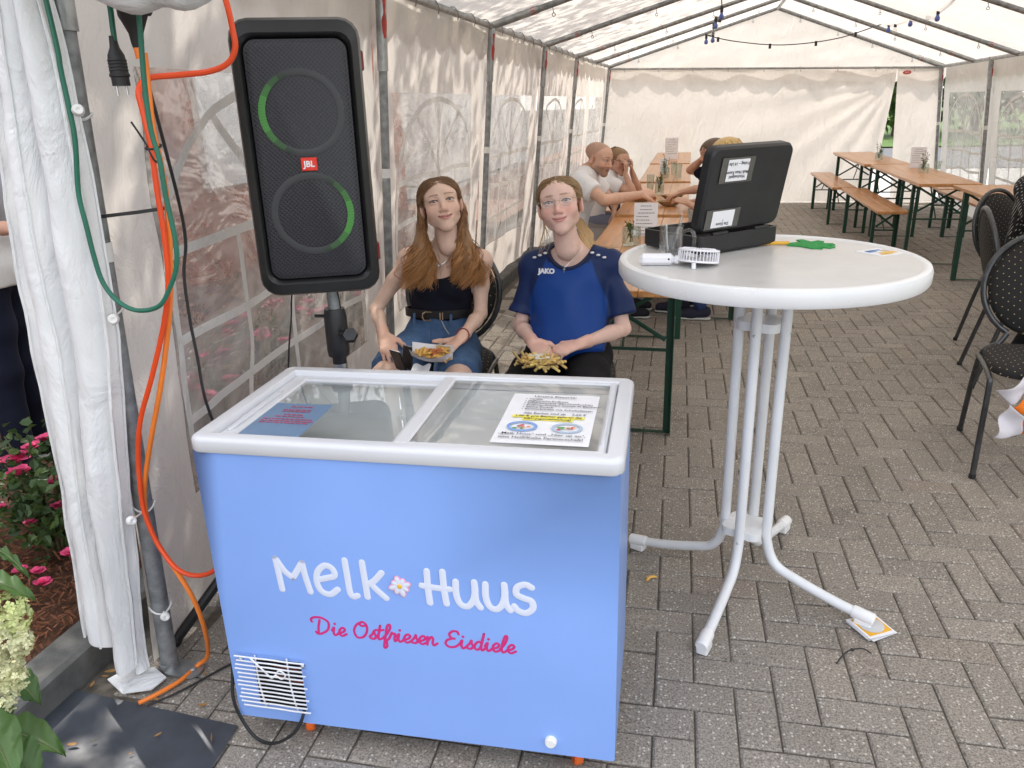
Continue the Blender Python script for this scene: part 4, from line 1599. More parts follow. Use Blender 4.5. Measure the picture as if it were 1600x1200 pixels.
def rounded_tray(m, x0, x1, y0, y1, z0, z1, r, wall, open_top=True):
    def loop(off, z, rr):
        o = []
        for (cx0, cy0, st) in ((x1 - r, y1 - r, 0), (x0 + r, y1 - r, 90), (x0 + r, y0 + r, 180), (x1 - r, y0 + r, 270)):
            for k in range(6):
                a = rad(st + k * 18)
                o.append((cx0 + (rr - off) * math.cos(a), cy0 + (rr - off) * math.sin(a), z))
        return o
    ls = [loop(0.006, z0, r), loop(0.0, z0 + 0.008, r), loop(0, z1, r)]
    if open_top:
        ls += [loop(wall, z1, r), loop(wall, z0 + wall, r)]
    else:
        ls = ls[:2] + [loop(0, z1 - 0.008, r), loop(0.006, z1, r)]
    n = len(ls[0])
    m.v += [p for l in ls for p in l]
    for i in range(len(ls) - 1):
        for j in range(n):
            m.f.append((i * n + j, i * n + (j + 1) % n, (i + 1) * n + (j + 1) % n, (i + 1) * n + j))
            m.fm.append(0)
    m.f.append(tuple(range(n - 1, -1, -1)))
    m.fm.append(0)
    m.f.append(tuple((len(ls) - 1) * n + j for j in range(n)))
    m.fm.append(0)


rounded_tray(m, 0, LX, 0, LY, 0.0, LZ, 0.02, 0.008)
m.build('case_bottom', MATS['case_black'], CC)
m = MB()
rounded_tray(m, 0, LX, 0, 0.242, -0.034, 0.0, 0.028, 0.008)
lidM = Matrix.Translation((0, 0.010, LZ + 0.006)) @ Matrix.Rotation(rad(101), 4, 'X')
# lid stands on the hinge edge with its outer side to the camera
m.v = [tuple(lidM @ Vector((x, y, -z - 0.002 - 0.034))) for x, y, z in m.v]
lo_ = m.build('case_lid', MATS['case_black'], CC)
for (lx, ly, w_, h_, rows) in ((0.105, 0.178, 0.085, 0.060, ('Wechselgeld', 'Melk Huus Kasse', '', 'Freitag – 14 Uhr')), (0.085, 0.040, 0.088, 0.048, ('Die Kasse', '1', ''))):
    zz = 0.0
    Mf = lidM @ Matrix.Translation((lx, ly, -0.0005)) @ Matrix.Rotation(rad(180), 4, 'Z') if False else lidM @ Matrix.Translation((lx, ly, 0.0008))
    q = MB().box((0, 0, 0), (w_ * 1.55, h_ * 1.18, 0.0008))
    q.v = [tuple(Mf @ Vector(p)) for p in q.v]
    to = q.build('tape', tape, lo_, smooth=False)
    q = MB().box((0, 0, 0.0016), (w_, h_, 0.0008))
    q.v = [tuple(Mf @ Vector(p)) for p in q.v]
    q.build('paper_label', MATS['paper_white'], lo_, smooth=False)
    q = MB()
    for k, s in enumerate(rows):
        if s:
            text_mesh(q, s, 0.0125, Mf @ Matrix.Translation((0, -h_ * 0.3 + k * h_ * 0.2, 0.0028)) @ Matrix.Rotation(math.pi, 4, 'Z'), 0.0002, 'CENTER')
    q.build('print', MATS['ink_dark'], lo_, smooth=False)
for hx_ in (0.08, 0.255):
    MB().tube([(hx_ - 0.03, 0.004, LZ + 0.003), (hx_ + 0.03, 0.004, LZ + 0.003)], 0.006, 8).build('hinge', MATS['case_black'], CC)

glass_mat('clear_glass', (0.985, 0.99, 0.99), 0.03, 0.06, 0.72)
mug = thing('glass_mug', 'small clear glass mug with handle and spoons in front of the open case', 'mug', (-0.072, 2.245, TZ - 0.006))
MB().lathe([(0, 0.001), (0.031, 0.001), (0.0335, 0.006), (0.0335, 0.096), (0.0322, 0.0975), (0.031, 0.096), (0.030, 0.014), (0, 0.011)], (0, 0, 0), 32, cap=False).build('cup', MATS['clear_glass'], mug)
MB().tube(catmull([(0.032, 0.004, 0.078), (0.05, 0.002, 0.084), (0.062, 0.0, 0.07), (0.062, 0, 0.04), (0.050, 0.002, 0.022), (0.032, 0.004, 0.022)], 6), 0.0052, 10).build('handle', MATS['clear_glass'], mug)
sp = MB().tube(catmull([(0.004, 0.006, 0.014), (0.012, 0.008, 0.06), (0.028, 0.012, 0.125)], 6), [0.0065, 0.006, 0.005, 0.004, 0.0035, 0.003, 0.003, 0.003, 0.003, 0.0035, 0.0045, 0.005, 0.005], 8, True, flat=((0, 1, 0), 0.35))
tag(sp.build('plastic_spoon', glass_mat('spoon_plastic', (0.85, 0.86, 0.86), 0.1, 0.2)), 'clear plastic spoon standing in the glass mug', 'spoon').location = (-0.072, 2.245, TZ - 0.006)
sp = MB().tube(catmull([(-0.008, -0.004, 0.014), (-0.012, 0.0, 0.05), (-0.016, 0.006, 0.10)], 5), [0.006, 0.006, 0.005, 0.004, 0.003, 0.003, 0.003, 0.003, 0.003, 0.003, 0.003], 8, True, flat=((0, 1, 0), 0.35))
tag(sp.build('plastic_spoon', MATS['spoon_plastic']), 'shorter clear plastic spoon leaning left in the glass mug', 'spoon').location = (-0.072, 2.245, TZ - 0.006)

mat('fan_white', (0.80, 0.80, 0.84), 0.35, var=0.03)
fn = thing('hand_fan', 'white handheld electric fan lying on the bar table', 'fan', (-0.045, 2.165, TZ - 0.006), rad(4))
MB().box((-0.062, 0, 0.017), (0.094, 0.034, 0.030), 0.009).build('handle', MATS['fan_white'], fn)
MB().box((-0.008, 0, 0.016), (0.016, 0.022, 0.022), 0.005).build('neck', MATS['fan_white'], fn)
MB().ball((-0.03, -0.016, 0.02), (0.003, 0.003, 0.003)).build('switch', MATS['black_plastic'], fn)
tl = Euler((rad(-8), rad(4), 0)).to_matrix()
hc = Vector((0.050, 0.0, 0.026))
hm = MB()
for z in (-0.014, 0.016):
    hm.tube([hc + tl @ Vector((0.053 * math.cos(a), 0.053 * math.sin(a), z)) for a in np.linspace(0, 6.2832, 33)], 0.0032, 6, False)
hm.lathe([(0, 0.020), (0.016, 0.020), (0.018, 0.016), (0, 0.014)], hc, 16, tl)
hd = hm.build('cage_ring', MATS['fan_white'], fn)
for k in range(36):
    a = 2 * math.pi * k / 36
    c_, s_ = math.cos(a), math.sin(a)
    MB().tube([hc + tl @ Vector((0.017 * c_, 0.017 * s_, 0.019)), hc + tl @ Vector((0.042 * c_, 0.042 * s_, 0.0205)), hc + tl @ Vector((0.054 * c_, 0.054 * s_, 0.012)), hc + tl @ Vector((0.054 * c_, 0.054 * s_, -0.014))], 0.0013, 4).build('cage_rib', MATS['fan_white'], hd)
MB().lathe([(0, -0.016), (0.05, -0.016), (0.05, -0.013), (0, -0.013)], hc, 24, tl).build('back_cover', MATS['fan_white'], fn)
bl = MB()
for k in range(5):
    a = 2 * math.pi * k / 5
    bl.add([hc + tl @ Vector(p) for p in ((0.008 * math.cos(a), 0.008 * math.sin(a), 0.004), (0.044 * math.cos(a - .3), 0.044 * math.sin(a - .3), 0.008), (0.046 * math.cos(a + .3), 0.046 * math.sin(a + .3), -0.002), (0.01 * math.cos(a + 1), 0.01 * math.sin(a + 1), -0.003))], [(0, 1, 2, 3)])
bl.build('fan_blade', MATS['fan_white'], fn)
MB().tube([(0.035, -0.05, 0.016), (0.035, -0.052, 0.001)], 0.006, 8).build('stand_peg', MATS['fan_white'], fn)

gh = thing('green_hand', 'small green felt hand on a yellow stick lying on the bar table', 'toy', (0.327, 2.51, TZ - 0.006), rad(4))
m = MB()
m.prism([(x_ * 0.95, y_ * 2.7) for x_, y_ in [(-0.065, -0.006), (-0.03, -0.012), (0.0, -0.026), (0.03, -0.028), (0.022, -0.018), (0.055, -0.024), (0.075, -0.016), (0.05, -0.008), (0.082, -0.004), (0.08, 0.006), (0.05, 0.008), (0.062, 0.02), (0.045, 0.026), (0.02, 0.018), (0.0, 0.034), (-0.02, 0.03), (-0.012, 0.016), (-0.06, 0.008)]], 0.001, 0.004)
m.build('hand', mat('felt_green', (0.02, 0.28, 0.06), 0.9, var=0.2, scale=60, bmp=0.4, bscale=300), gh)
MB().tube([(-0.14, 0.004, 0.006), (-0.055, 0.002, 0.007)], 0.0055, 8).build('stick', mat('stick_yellow', (0.75, 0.42, 0.03), 0.5), gh)


def beermat(name, label, loc, rz, n=1, face='plain', tilt=0.0):
    t = thing(name, label, 'beer mat', loc, rz)
    for k in range(n):
        o = MB().box((0, 0, 0), (0.094, 0.094, 0.0016), 0.0004).build('card', MATS['paper_white'], t)
        o.location = (0.004 * math.sin(k * 2.1), 0.004 * math.cos(k * 3.3), 0.001 + k * 0.0034)
        o.rotation_euler = (0, 0, 0.08 * math.sin(k * 1.9))
    z = 0.0023 + (n - 1) * 0.0034
    if face == 'ring':
        m = MB()
        m.box((0, 0, z), (0.080, 0.080, 0.0006))
        m.build('print_square', mat('mat_yellow', (0.80, 0.42, 0.02), 0.5, var=0.05), t, smooth=False)
        m = MB()
        m.lathe([(0, 0.0002), (0.036, 0.0002), (0.036, 0.0008), (0, 0.0008)], (0, 0, z + 0.0004), 24)
        m.build('print_disc', mat('mat_grey', (0.55, 0.56, 0.58), 0.5), t, smooth=False)
    else:
        m = MB()
        for (x, y, a, b_, q) in ((-0.018, 0.018, 0.03, 0.02, 0), (0.0, 0.026, 0.05, 0.012, 0), (0.01, -0.016, 0.055, 0.022, 1), (-0.01, -0.03, 0.04, 0.010, 1), (0.026, 0.01, 0.018, 0.02, 2)):
            m.mi = q
            m.box((x, y, z + 0.0003 * q), (a, b_, 0.0006))
        m.build('print', [mat('mat_blue', (0.10, 0.25, 0.55), 0.5), mat('mat_gold', (0.75, 0.45, 0.08), 0.5), mat('mat_sand', (0.6, 0.52, 0.4), 0.5)], t, smooth=False)
    return t


beermat('beer_mat', 'beer mat with a blue and gold print at the right edge of the bar table', (0.512, 2.40, TZ - 0.006), rad(38))
beermat('beer_mat_stack', 'stack of yellow beer mats wedged under the right foot of the bar table', (0.562, 2.118, 0.002), rad(32), 4, 'ring')

# ================================================================ BEER TABLES AND BENCHES
def wood_mat(name, c):
    m, nt, b = nodes_of(name)
    cc = nt.nodes.new('ShaderNodeTexCoord')
    mp = nt.nodes.new('ShaderNodeMapping')
    mp.inputs['Scale'].default_value = (26, 1.2, 26)
    nt.links.new(cc.outputs['Object'], mp.inputs['Vector'])
    n = noise_node(nt, 2.0, 6, 0.6, mp.outputs['Vector'])
    r = ramp_node(nt, n.outputs['Fac'], [(0.3, [x * 0.68 for x in c]), (0.7, [x * 1.18 for x in c])])
    nt.links.new(r.outputs['Color'], b.inputs['Base Color'])
    b.inputs['Roughness'].default_value = 0.34
    b.inputs['Coat Weight'].default_value = 0.25
    b.inputs['Coat Roughness'].default_value = 0.2
    bump(nt, n.outputs['Fac'], 0.15, 0.002, b.inputs['Normal'])
    return m


wood_mat('beer_wood', (0.58, 0.265, 0.085))
mat('leg_green', (0.010, 0.055, 0.032), 0.45, 0.2, var=0.2, scale=12)
mat('edge_steel', (0.06, 0.07, 0.06), 0.4, 0.6)


def make_trestle(name, label, cat, Wd, Ln, Hh, group):
    t = thing(name, label, cat, (0, 0, 0), 0, group)
    nb_ = 3 if Wd > 0.4 else 2
    pw = Wd / nb_
    for k in range(nb_):
        MB().box((-Wd / 2 + pw * (k + 0.5), 0, Hh - 0.0135), (pw - 0.0015, Ln, 0.027), 0.003).build('plank', MATS['beer_wood'], t)
    for s in (-1, 1):
        y = s * (Ln / 2 - 0.30)
        yf = s * (Ln / 2 - 0.30 + 0.02)
        lw = Wd / 2 - 0.035
        for sx in (-1, 1):
            m = MB()
            m.box((sx * lw, y, (Hh - 0.03) / 2), (0.034, 0.004, Hh - 0.03))
            m.box((sx * (lw + 0.0165), y + s * 0.0165, (Hh - 0.03) / 2 - 0.002), (0.004, 0.034, Hh - 0.036))
            m.build('leg', MATS['leg_green'], t, smooth=False)
        m = MB()
        m.box((0, y + s * 0.008, 0.010), (2 * lw - 0.02, 0.022, 0.005))
        m.build('foot_bar', MATS['leg_green'], t, smooth=False)
        m = MB()
        zc = Hh * 0.55
        m.box((0, y + s * 0.006, zc), (2 * lw - 0.03, 0.008, 0.014))
        m.build('cross_bar', MATS['leg_green'], t, smooth=False)
        for (a, b_) in (((-lw + 0.02, Hh * 0.62), (lw * 0.9, Hh - 0.05)), ((lw - 0.02, Hh * 0.62), (-lw * 0.9, Hh - 0.05))):
            m = MB()
            off = 0.012 if a[0] < 0 else 0.022
            m.tube([(a[0], y + s * off, a[1]), (b_[0], y + s * off, b_[1])], 0.011, 6, True, flat=((0, 1, 0), 0.25))
            m.build('brace', MATS['leg_green'], t)
        m = MB()
        m.tube([(0, y, zc + 0.01), (0, y - s * 0.36, Hh - 0.035)], 0.006, 6)
        m.build('stay', MATS['leg_green'], t)
        m = MB()
        m.box((0, s * (Ln / 2 - 0.13), Hh - 0.033), (Wd - 0.02, 0.03, 0.012))
        m.build('end_bar', MATS['edge_steel'], t, smooth=False)
    return t


TG = 'beer tables in rows under the tent'
BG = 'beer benches beside the beer tables'
bt0 = make_trestle('beer_table', 'beer table standing nearest behind the girl in the blue shirt', 'table', 0.5, 2.2, 0.76, TG)
bt0.location = (-0.315, 4.30, 0)
for (x, y, rz, lab) in ((-0.335, 6.66, 0.01, 'second beer table of the left row, where the bald man sits'), (-0.36, 9.05, 0.015, 'third beer table of the left row with a plant jar'),
                        (-0.40, 11.42, 0.01, 'last beer table of the left row against the back wall'), (2.10, 8.66, 0.0, 'beer table at the right with plant jar and menu card'),
                        (2.04, 10.92, 0.01, 'farthest beer table at the right near the gap in the back wall'), (2.34, 6.36, 0.0, 'beer table behind the black chairs at the right edge')):
    copy_tree(bt0, (x, y, 0), rz, lab)
bb0 = make_trestle('beer_bench', 'beer bench in front of the nearest right hand table', 'bench', 0.27, 2.1, 0.48, BG)
bb0.location = (1.75, 8.95, 0)
for (x, y, rz, lab) in ((1.66, 11.12, 0.0, 'farthest beer bench on the left of the right row, before the back wall'), (2.72, 8.7, 0.0, 'beer bench behind the right hand table, along the arched window'),
                        (2.76, 10.9, 0.0, 'beer bench by the right rear corner post'), (-0.90, 6.5, 0.01, 'beer bench the bald man sits on'), (0.16, 6.4, 0.0, 'beer bench the children sit on behind the open case'),
                        (-0.93, 9.0, 0.01, 'beer bench left of the third table of the left row'), (0.20, 9.1, 0.0, 'beer bench right of the third table of the left row')):
    copy_tree(bb0, (x, y, 0), rz, lab)

# ---- jars with herbs, menu cards, bowls, glasses
glass_mat('jar_glass', (0.9, 0.93, 0.9), 0.03, 0.08)
leaf_mat('leaf_herb', (0.10, 0.16, 0.04), 0.3)
mat('stem_green', (0.10, 0.14, 0.05), 0.7)


def plant_jar(loc, label, h=0.10, r=0.042, n=26, sprig=0.12):
    t = thing('plant_jar', label, 'plant jar', loc, 0, 'herb jars on the tables')
    MB().lathe([(0, 0.002), (r * 0.95, 0.002), (r, 0.008), (r, h * 0.82), (r * 0.93, h * 0.9), (r * 0.95, h), (r * 0.90, h), (r * 0.92, h * 0.8), (r * 0.92, 0.012), (0, 0.010)], (0, 0, 0), 20, cap=False).build('jar', MATS['jar_glass'], t)
    st, lf = MB(), MB()
    for k in range(9):
        a = random.uniform(0, 6.28)
        e = Vector((math.cos(a) * random.uniform(0.01, 0.05), math.sin(a) * random.uniform(0.01, 0.05), h + random.uniform(0.2, 1.0) * sprig))
        p = catmull([(0.01 * math.cos(a + 2), 0.01 * math.sin(a + 2), 0.02), (e.x * 0.4, e.y * 0.4, h * 0.8), e], 4)
        st.tube(p, 0.0018, 5)
        for j in range(n // 3):
            q = p[random.randint(2, len(p) - 1)]
            M = Matrix.Translation(q) @ Euler((random.gauss(0, 0.8), random.gauss(0, 0.8), random.uniform(0, 6.3))).to_matrix().to_4x4()
            Lf = random.uniform(0.012, 0.028)
            lf.add([M @ Vector(c) for c in ((0, 0, 0), (Lf * 0.5, -Lf * 0.22, 0.002), (Lf, 0, -0.002), (Lf * 0.5, Lf * 0.22, 0.002))], [(0, 1, 2, 3)])
    st.build('stems', MATS['stem_green'], t)
    stuff(lf.build('leaves', MATS['leaf_herb'], t, smooth=False))
    return t


def menu_card(loc, rz, label, w=0.10, h=0.15, rows=7):
    t = thing('menu_card', label, 'menu card', loc, rz, 'menu cards standing on the tables')
    M = Matrix.Rotation(rad(-8), 4, 'X')
    m = MB().box((0, 0, h / 2), (w, 0.002, h))
    m.v = [tuple(M @ Vector(p)) for p in m.v]
    m.build('card', MATS['paper_white'], t, smooth=False)
    m = MB()
    text_mesh(m, 'Menü', 0.018, M @ Matrix.Translation((0, -0.0016, h * 0.88)) @ Matrix.Rotation(rad(90), 4, 'X'), 0.0003, 'CENTER') if False else None
    for k in range(rows):
        z = h * 0.9 - k * h * 0.105
        ww = w * (0.45 if k in (0, 3) else random.uniform(0.5, 0.8))
        x = -ww / 2 if k in (0, 1, 2) else -w * 0.4
        end = x + ww
        while x < end:
            q = random.uniform(0.004, 0.013)
            a = M @ Vector((x + q / 2, -0.0018, z))
            m.box(a, (q, 0.0008, 0.0034))
            x += q + 0.003
    m.build('print', MATS['ink_dark'], t, smooth=False)
    m = MB().box((0, 0.004, 0.006), (w * 0.7, 0.03, 0.012), 0.002)
    m.build('holder', MATS['clear_glass'], t)
    return t


TT = 0.7602
plant_jar((-0.352, 4.30, TT), 'wide glass jar with herbs beside the black case, on the nearest beer table', 0.10, 0.052, 36, 0.02)
plant_jar((-0.335, 6.80, TT), 'glass jar with yellow flowers under the bald man\'s hand', 0.12, 0.038, 30, 0.05)
plant_jar((-0.36, 8.40, TT), 'herb jar on the third table of the left row', 0.10, 0.045, 36, 0.12)
plant_jar((2.16, 8.75, TT), 'herb jar on the near right hand table beside the menu card', 0.08, 0.05, 40, 0.13)
plant_jar((2.07, 10.45, TT), 'herb jar on the farthest right hand table before the gap', 0.09, 0.045, 40, 0.13)
menu_card((-0.300, 4.62, TT), rad(2), 'printed white menu card left of the open black case', 0.135, 0.19, 9)
menu_card((-0.40, 8.95, TT), rad(3), 'small white menu card behind the herb jar on the third left table', 0.09, 0.15)
menu_card((-0.40, 11.0, TT), rad(3), 'pale menu card on the last table of the left row', 0.17, 0.28)
menu_card((2.22, 9.25, TT), rad(-4), 'menu card behind the herb jar on the near right hand table', 0.15, 0.21)
mat('bowl_card', (0.30, 0.20, 0.11), 0.7, var=0.2)
leaf_mat('fry_gold', (0.74, 0.44, 0.12), 0.12)
mat('sauce_white', (0.78, 0.74, 0.62), 0.3)
mat('sauce_red', (0.42, 0.10, 0.02), 0.35, var=0.3, scale=50)


def fluted_bowl(loc, label):
    t = thing('snack_bowl', label, 'bowl', loc, 0, 'snack bowls on the bald man\'s table')
    m = MB()
    n = 48
    vs, fs = [], []
    for i, (r, z) in enumerate([(0.03, 0.002), (0.045, 0.004), (0.075, 0.035), (0.072, 0.036), (0.043, 0.008), (0.0, 0.008)]):
        for j in range(n):
            a = 2 * math.pi * j / n
            rr = r * (1 + (0.05 * math.cos(12 * a) if r > 0.05 else 0))
            vs.append((rr * math.cos(a) * 1.15, rr * math.sin(a) * 0.8, z))
    for i in range(5):
        for j in range(n):
            fs.append((i * n + j, i * n + (j + 1) % n, (i + 1) * n + (j + 1) % n, (i + 1) * n + j))
    m.add(vs, fs)
    m.build('bowl', MATS['bowl_card'], t)
    f = MB()
    for k in range(30):
        a, q = random.uniform(0, 6.28), random.uniform(0, 0.05)
        c = Vector((q * math.cos(a), q * 0.7 * math.sin(a), 0.02 + random.uniform(0, 0.018)))
        M = Euler((random.gauss(0, .3), random.gauss(0, .3), random.uniform(0, 6.28))).to_matrix()
        f.box(c, (random.uniform(.03, .06), .008, .008), 0.001, M)
    stuff(f.build('fries', MATS['fry_gold'], t))
    return t


fluted_bowl((-0.22, 6.02, TT), 'fluted snack bowl nearest the case on the bald man\'s table')
fluted_bowl((-0.215, 6.42, TT), 'fluted snack bowl under the child\'s hand on the bald man\'s table')
fluted_bowl((-0.45, 6.33, TT), 'fluted snack bowl under the bald man\'s forearm')
for k, (x, y, h_, lab) in enumerate([(-0.42, 6.95, 0.15, 'drinking glass left of the flower jar on the bald man\'s table'), (-0.22, 8.25, 0.14, 'drinking glass right of the herb jar on the third left table'), (-0.28, 8.6, 0.14, 'drinking glass behind the herb jar on the third left table'),
                                     (2.34, 8.95, 0.09, 'small glass right of the herb jar on the near right hand table')]):
    t = thing('drinking_glass', lab, 'glass', (x, y, TT), 0, 'drinking glasses on the tables')
    MB().lathe([(0, 0.002), (0.026, 0.002), (0.034, h_), (0.032, h_), (0.0245, 0.008), (0, 0.008)], (0, 0, 0), 20, cap=False).build('bowl', MATS['jar_glass'], t)
# ================================================================ CHAIRS
mat('chair_tube', (0.075, 0.078, 0.082), 0.35, 0.7, var=0.2, scale=40, bmp=0.1, bscale=300)


def dotted(name, base, dot, pitch, rr, bmp_=0.3):
    m, nt, b = nodes_of(name)
    c = nt.nodes.new('ShaderNodeTexCoord')
    vo = nt.nodes.new('ShaderNodeTexVoronoi')
    vo.inputs['Scale'].default_value = 1 / pitch
    vo.inputs['Randomness'].default_value = 0.12
    vo.voronoi_dimensions = '2D'
    sp_ = nt.nodes.new('ShaderNodeSeparateXYZ')
    nt.links.new(c.outputs['Object'], sp_.inputs[0])
    yz = nt.nodes.new('ShaderNodeMath')
    yz.operation = 'ADD'
    nt.links.new(sp_.outputs[1], yz.inputs[0])
    nt.links.new(sp_.outputs[2], yz.inputs[1])
    cb_ = nt.nodes.new('ShaderNodeCombineXYZ')
    nt.links.new(sp_.outputs[0], cb_.inputs[0])
    nt.links.new(yz.outputs[0], cb_.inputs[1])
    rot = nt.nodes.new('ShaderNodeMapping')
    rot.inputs['Rotation'].default_value = (0, 0, rad(40))
    nt.links.new(cb_.outputs[0], rot.inputs['Vector'])
    nt.links.new(rot.outputs['Vector'], vo.inputs['Vector'])
    lt = nt.nodes.new('ShaderNodeMath')
    lt.operation = 'LESS_THAN'
    lt.inputs[1].default_value = rr
    nt.links.new(vo.outputs['Distance'], lt.inputs[0])
    mx_ = nt.nodes.new('ShaderNodeMix')
    mx_.data_type = 'RGBA'
    mx_.inputs[6].default_value = (*base, 1)
    mx_.inputs[7].default_value = (*dot, 1)
    nt.links.new(lt.outputs[0], mx_.inputs[0])
    nt.links.new(mx_.outputs[2], b.inputs['Base Color'])
    b.inputs['Roughness'].default_value = 0.85
    n = noise_node(nt, 350, 3)
    bump(nt, n.outputs['Fac'], bmp_, 0.001, b.inputs['Normal'])
    return m


dotted('chair_fabric', (0.016, 0.015, 0.015), (0.55, 0.47, 0.26), 0.030, 0.075)


def make_chair(label, group):
    """round-back banquet chair, faces -y"""
    t = thing('banquet_chair', label, 'chair', (0, 0, 0), 0, group)
    T = MATS['chair_tube']
    # back ring continues into the rear legs
    zc, ry = 0.70, 0.215
    ring = []
    for a in np.linspace(rad(-62), rad(242), 30):
        z = zc + 0.225 * math.sin(a)
        ring.append(Vector((ry * math.cos(a), 0.235 + 0.10 * (z - 0.45) / 0.45, z)))
    for s in (1, -1):
        pts = [Vector((s * 0.101, 0.235, 0.50)), Vector((s * 0.13, 0.222, 0.455)), Vector((s * 0.185, 0.205, 0.42)), Vector((s * 0.20, 0.23, 0.30)), Vector((s * 0.205, 0.30, 0.0))]
        MB().tube(catmull(pts, 6), 0.0115, 10).build('rear_leg', T, t)
        fl_ = [Vector((s * 0.20, 0.21, 0.40)), Vector((s * 0.205, 0.0, 0.425)), Vector((s * 0.205, -0.17, 0.42)), Vector((s * 0.205, -0.20, 0.39)), Vector((s * 0.207, -0.215, 0.20)), Vector((s * 0.21, -0.235, 0.0))]
        o = MB().tube(catmull(fl_, 6), 0.0115, 10).build('front_leg', T, t)
        for yy in (0.30, -0.235):
            MB().tube([(s * (0.205 if yy > 0 else 0.21), yy, 0.0), (s * (0.205 if yy > 0 else 0.21), yy, 0.018)], 0.0135, 10).build('foot_cap', MATS['black_rubber'], o)
    MB().tube(ring, 0.0125, 10).build('back_frame', T, t)
    m = MB()
    n = 40

    def cush(rx, rz, y_off):
        return [(rx * math.cos(a), 0.235 + 0.10 * (zc + rz * math.sin(a) - 0.45) / 0.45 + y_off, zc + rz * math.sin(a)) for a in np.linspace(0, 2 * math.pi, n, endpoint=False)]
    ls = [cush(0.02, 0.02, -0.040), cush(0.11, 0.11, -0.037), cush(0.175, 0.185, -0.025), cush(0.197, 0.207, -0.004), cush(0.197, 0.207, 0.006), cush(0.16, 0.17, 0.018), cush(0.02, 0.02, 0.020)]
    vs = [p for l in ls for p in l]
    fs = [(i * n + j, i * n + (j + 1) % n, (i + 1) * n + (j + 1) % n, (i + 1) * n + j) for i in range(len(ls) - 1) for j in range(n)]
    fs += [tuple(range(n)), tuple((len(ls) - 1) * n + j for j in range(n - 1, -1, -1))]
    m.add(vs, fs)
    m.build('backrest', MATS['chair_fabric'], t, angle=60)
    m = MB()

    def sq(k, z):
        o = []
        for a in np.linspace(0, 2 * math.pi, n, endpoint=False):
            c, s = math.cos(a), math.sin(a)
            q = (abs(c) ** 4 + abs(s) ** 4) ** (-0.25)
            o.append((0.205 * k * q * c, -0.005 + 0.205 * k * q * s, z))
        return o
    ls = [sq(0.1, 0.480), sq(0.6, 0.482), sq(0.92, 0.470), sq(1.0, 0.452), sq(0.99, 0.432), sq(0.9, 0.424), sq(0.1, 0.424)]
    vs = [p for l in ls for p in l]
    fs = [(i * n + j, i * n + (j + 1) % n, (i + 1) * n + (j + 1) % n, (i + 1) * n + j) for i in range(len(ls) - 1) for j in range(n)]
    fs += [tuple(range(n)), tuple((len(ls) - 1) * n + j for j in range(n - 1, -1, -1))]
    m.add(vs, fs)
    m.build('seat', MATS['chair_fabric'], t, angle=60)
    return t


CG = 'black banquet chairs with round backs'
ch0 = make_chair('black dotted chair nearest at the right edge, an orange cloth over its seat', CG)
ch0.location = (1.40, 3.43, 0)
ch0.rotation_euler = (0, 0, rad(-10))
for (x, y, rz, lab) in ((1.99, 5.20, 37, 'black round-backed chair under the person in the dotted dress'), (1.80, 4.55, 83, 'black chair seen edge-on between the two other right hand chairs'),
                        (-1.05, 3.06, 6, 'black chair the girl in the black top sits on'), (-0.52, 3.08, 6, 'black chair the girl in the blue shirt sits on')):
    copy_tree(ch0, (x, y, 0), rad(rz), lab)
# orange and white cloth hanging over the front of the nearest chair
cb = thing('striped_cloth', 'orange and white cloth hanging off the nearest right hand chair', 'cloth', (1.35, 3.19, 0.3))
mat('cloth_white', (0.70, 0.68, 0.73), 0.9, var=0.05, bmp=0.3, bscale=300)
mat('cloth_orange', (0.85, 0.20, 0.015), 0.85, var=0.06, bmp=0.3, bscale=300)
for nm, mt_, q, dy in (('upper_stripe', 'cloth_white', ((1.177, 0.383), (1.222, 0.345), (1.36, 0.44), (1.30, 0.492)), 0.02), ('orange_stripe', 'cloth_orange', ((1.222, 0.345), (1.252, 0.315), (1.42, 0.31), (1.36, 0.44)), 0.0),
                       ('lower_stripe', 'cloth_white', ((1.175, 0.208), (1.267, 0.226), (1.272, 0.303), (1.207, 0.358)), -0.02), ('orange_stripe', 'cloth_orange', ((1.267, 0.226), (1.43, 0.225), (1.42, 0.31), (1.272, 0.303)), -0.012)):
    m = MB()

    def cf2(u, v):
        x = lerp(lerp(q[0][0], q[1][0], u), lerp(q[3][0], q[2][0], u), v)
        z = lerp(lerp(q[0][1], q[1][1], u), lerp(q[3][1], q[2][1], u), v)
        return Vector((x + 0.006 * math.sin(z * 60), 3.185 + dy + 0.014 * math.sin(x * 42 + z * 25) + 0.006 * math.sin(z * 70), z + 0.006 * math.sin(x * 55)))
    m.grid(cf2, 14, 18)
    o_ = m.build(nm, MATS[mt_], cb, angle=0, w=True)
    o_.modifiers.new('thick', 'SOLIDIFY').thickness = 0.002

# ================================================================ SPEAKER AND STAND
SPK_A = rad(24)
SP = thing('party_speaker', 'tall black party loudspeaker with two green lit rings on a stand', 'loudspeaker', (-1.060, 2.06, 1.022), SPK_A)
mat('speaker_shell', (0.010, 0.0105, 0.011), 0.38, var=0.2, scale=20, bmp=0.08, bscale=400)


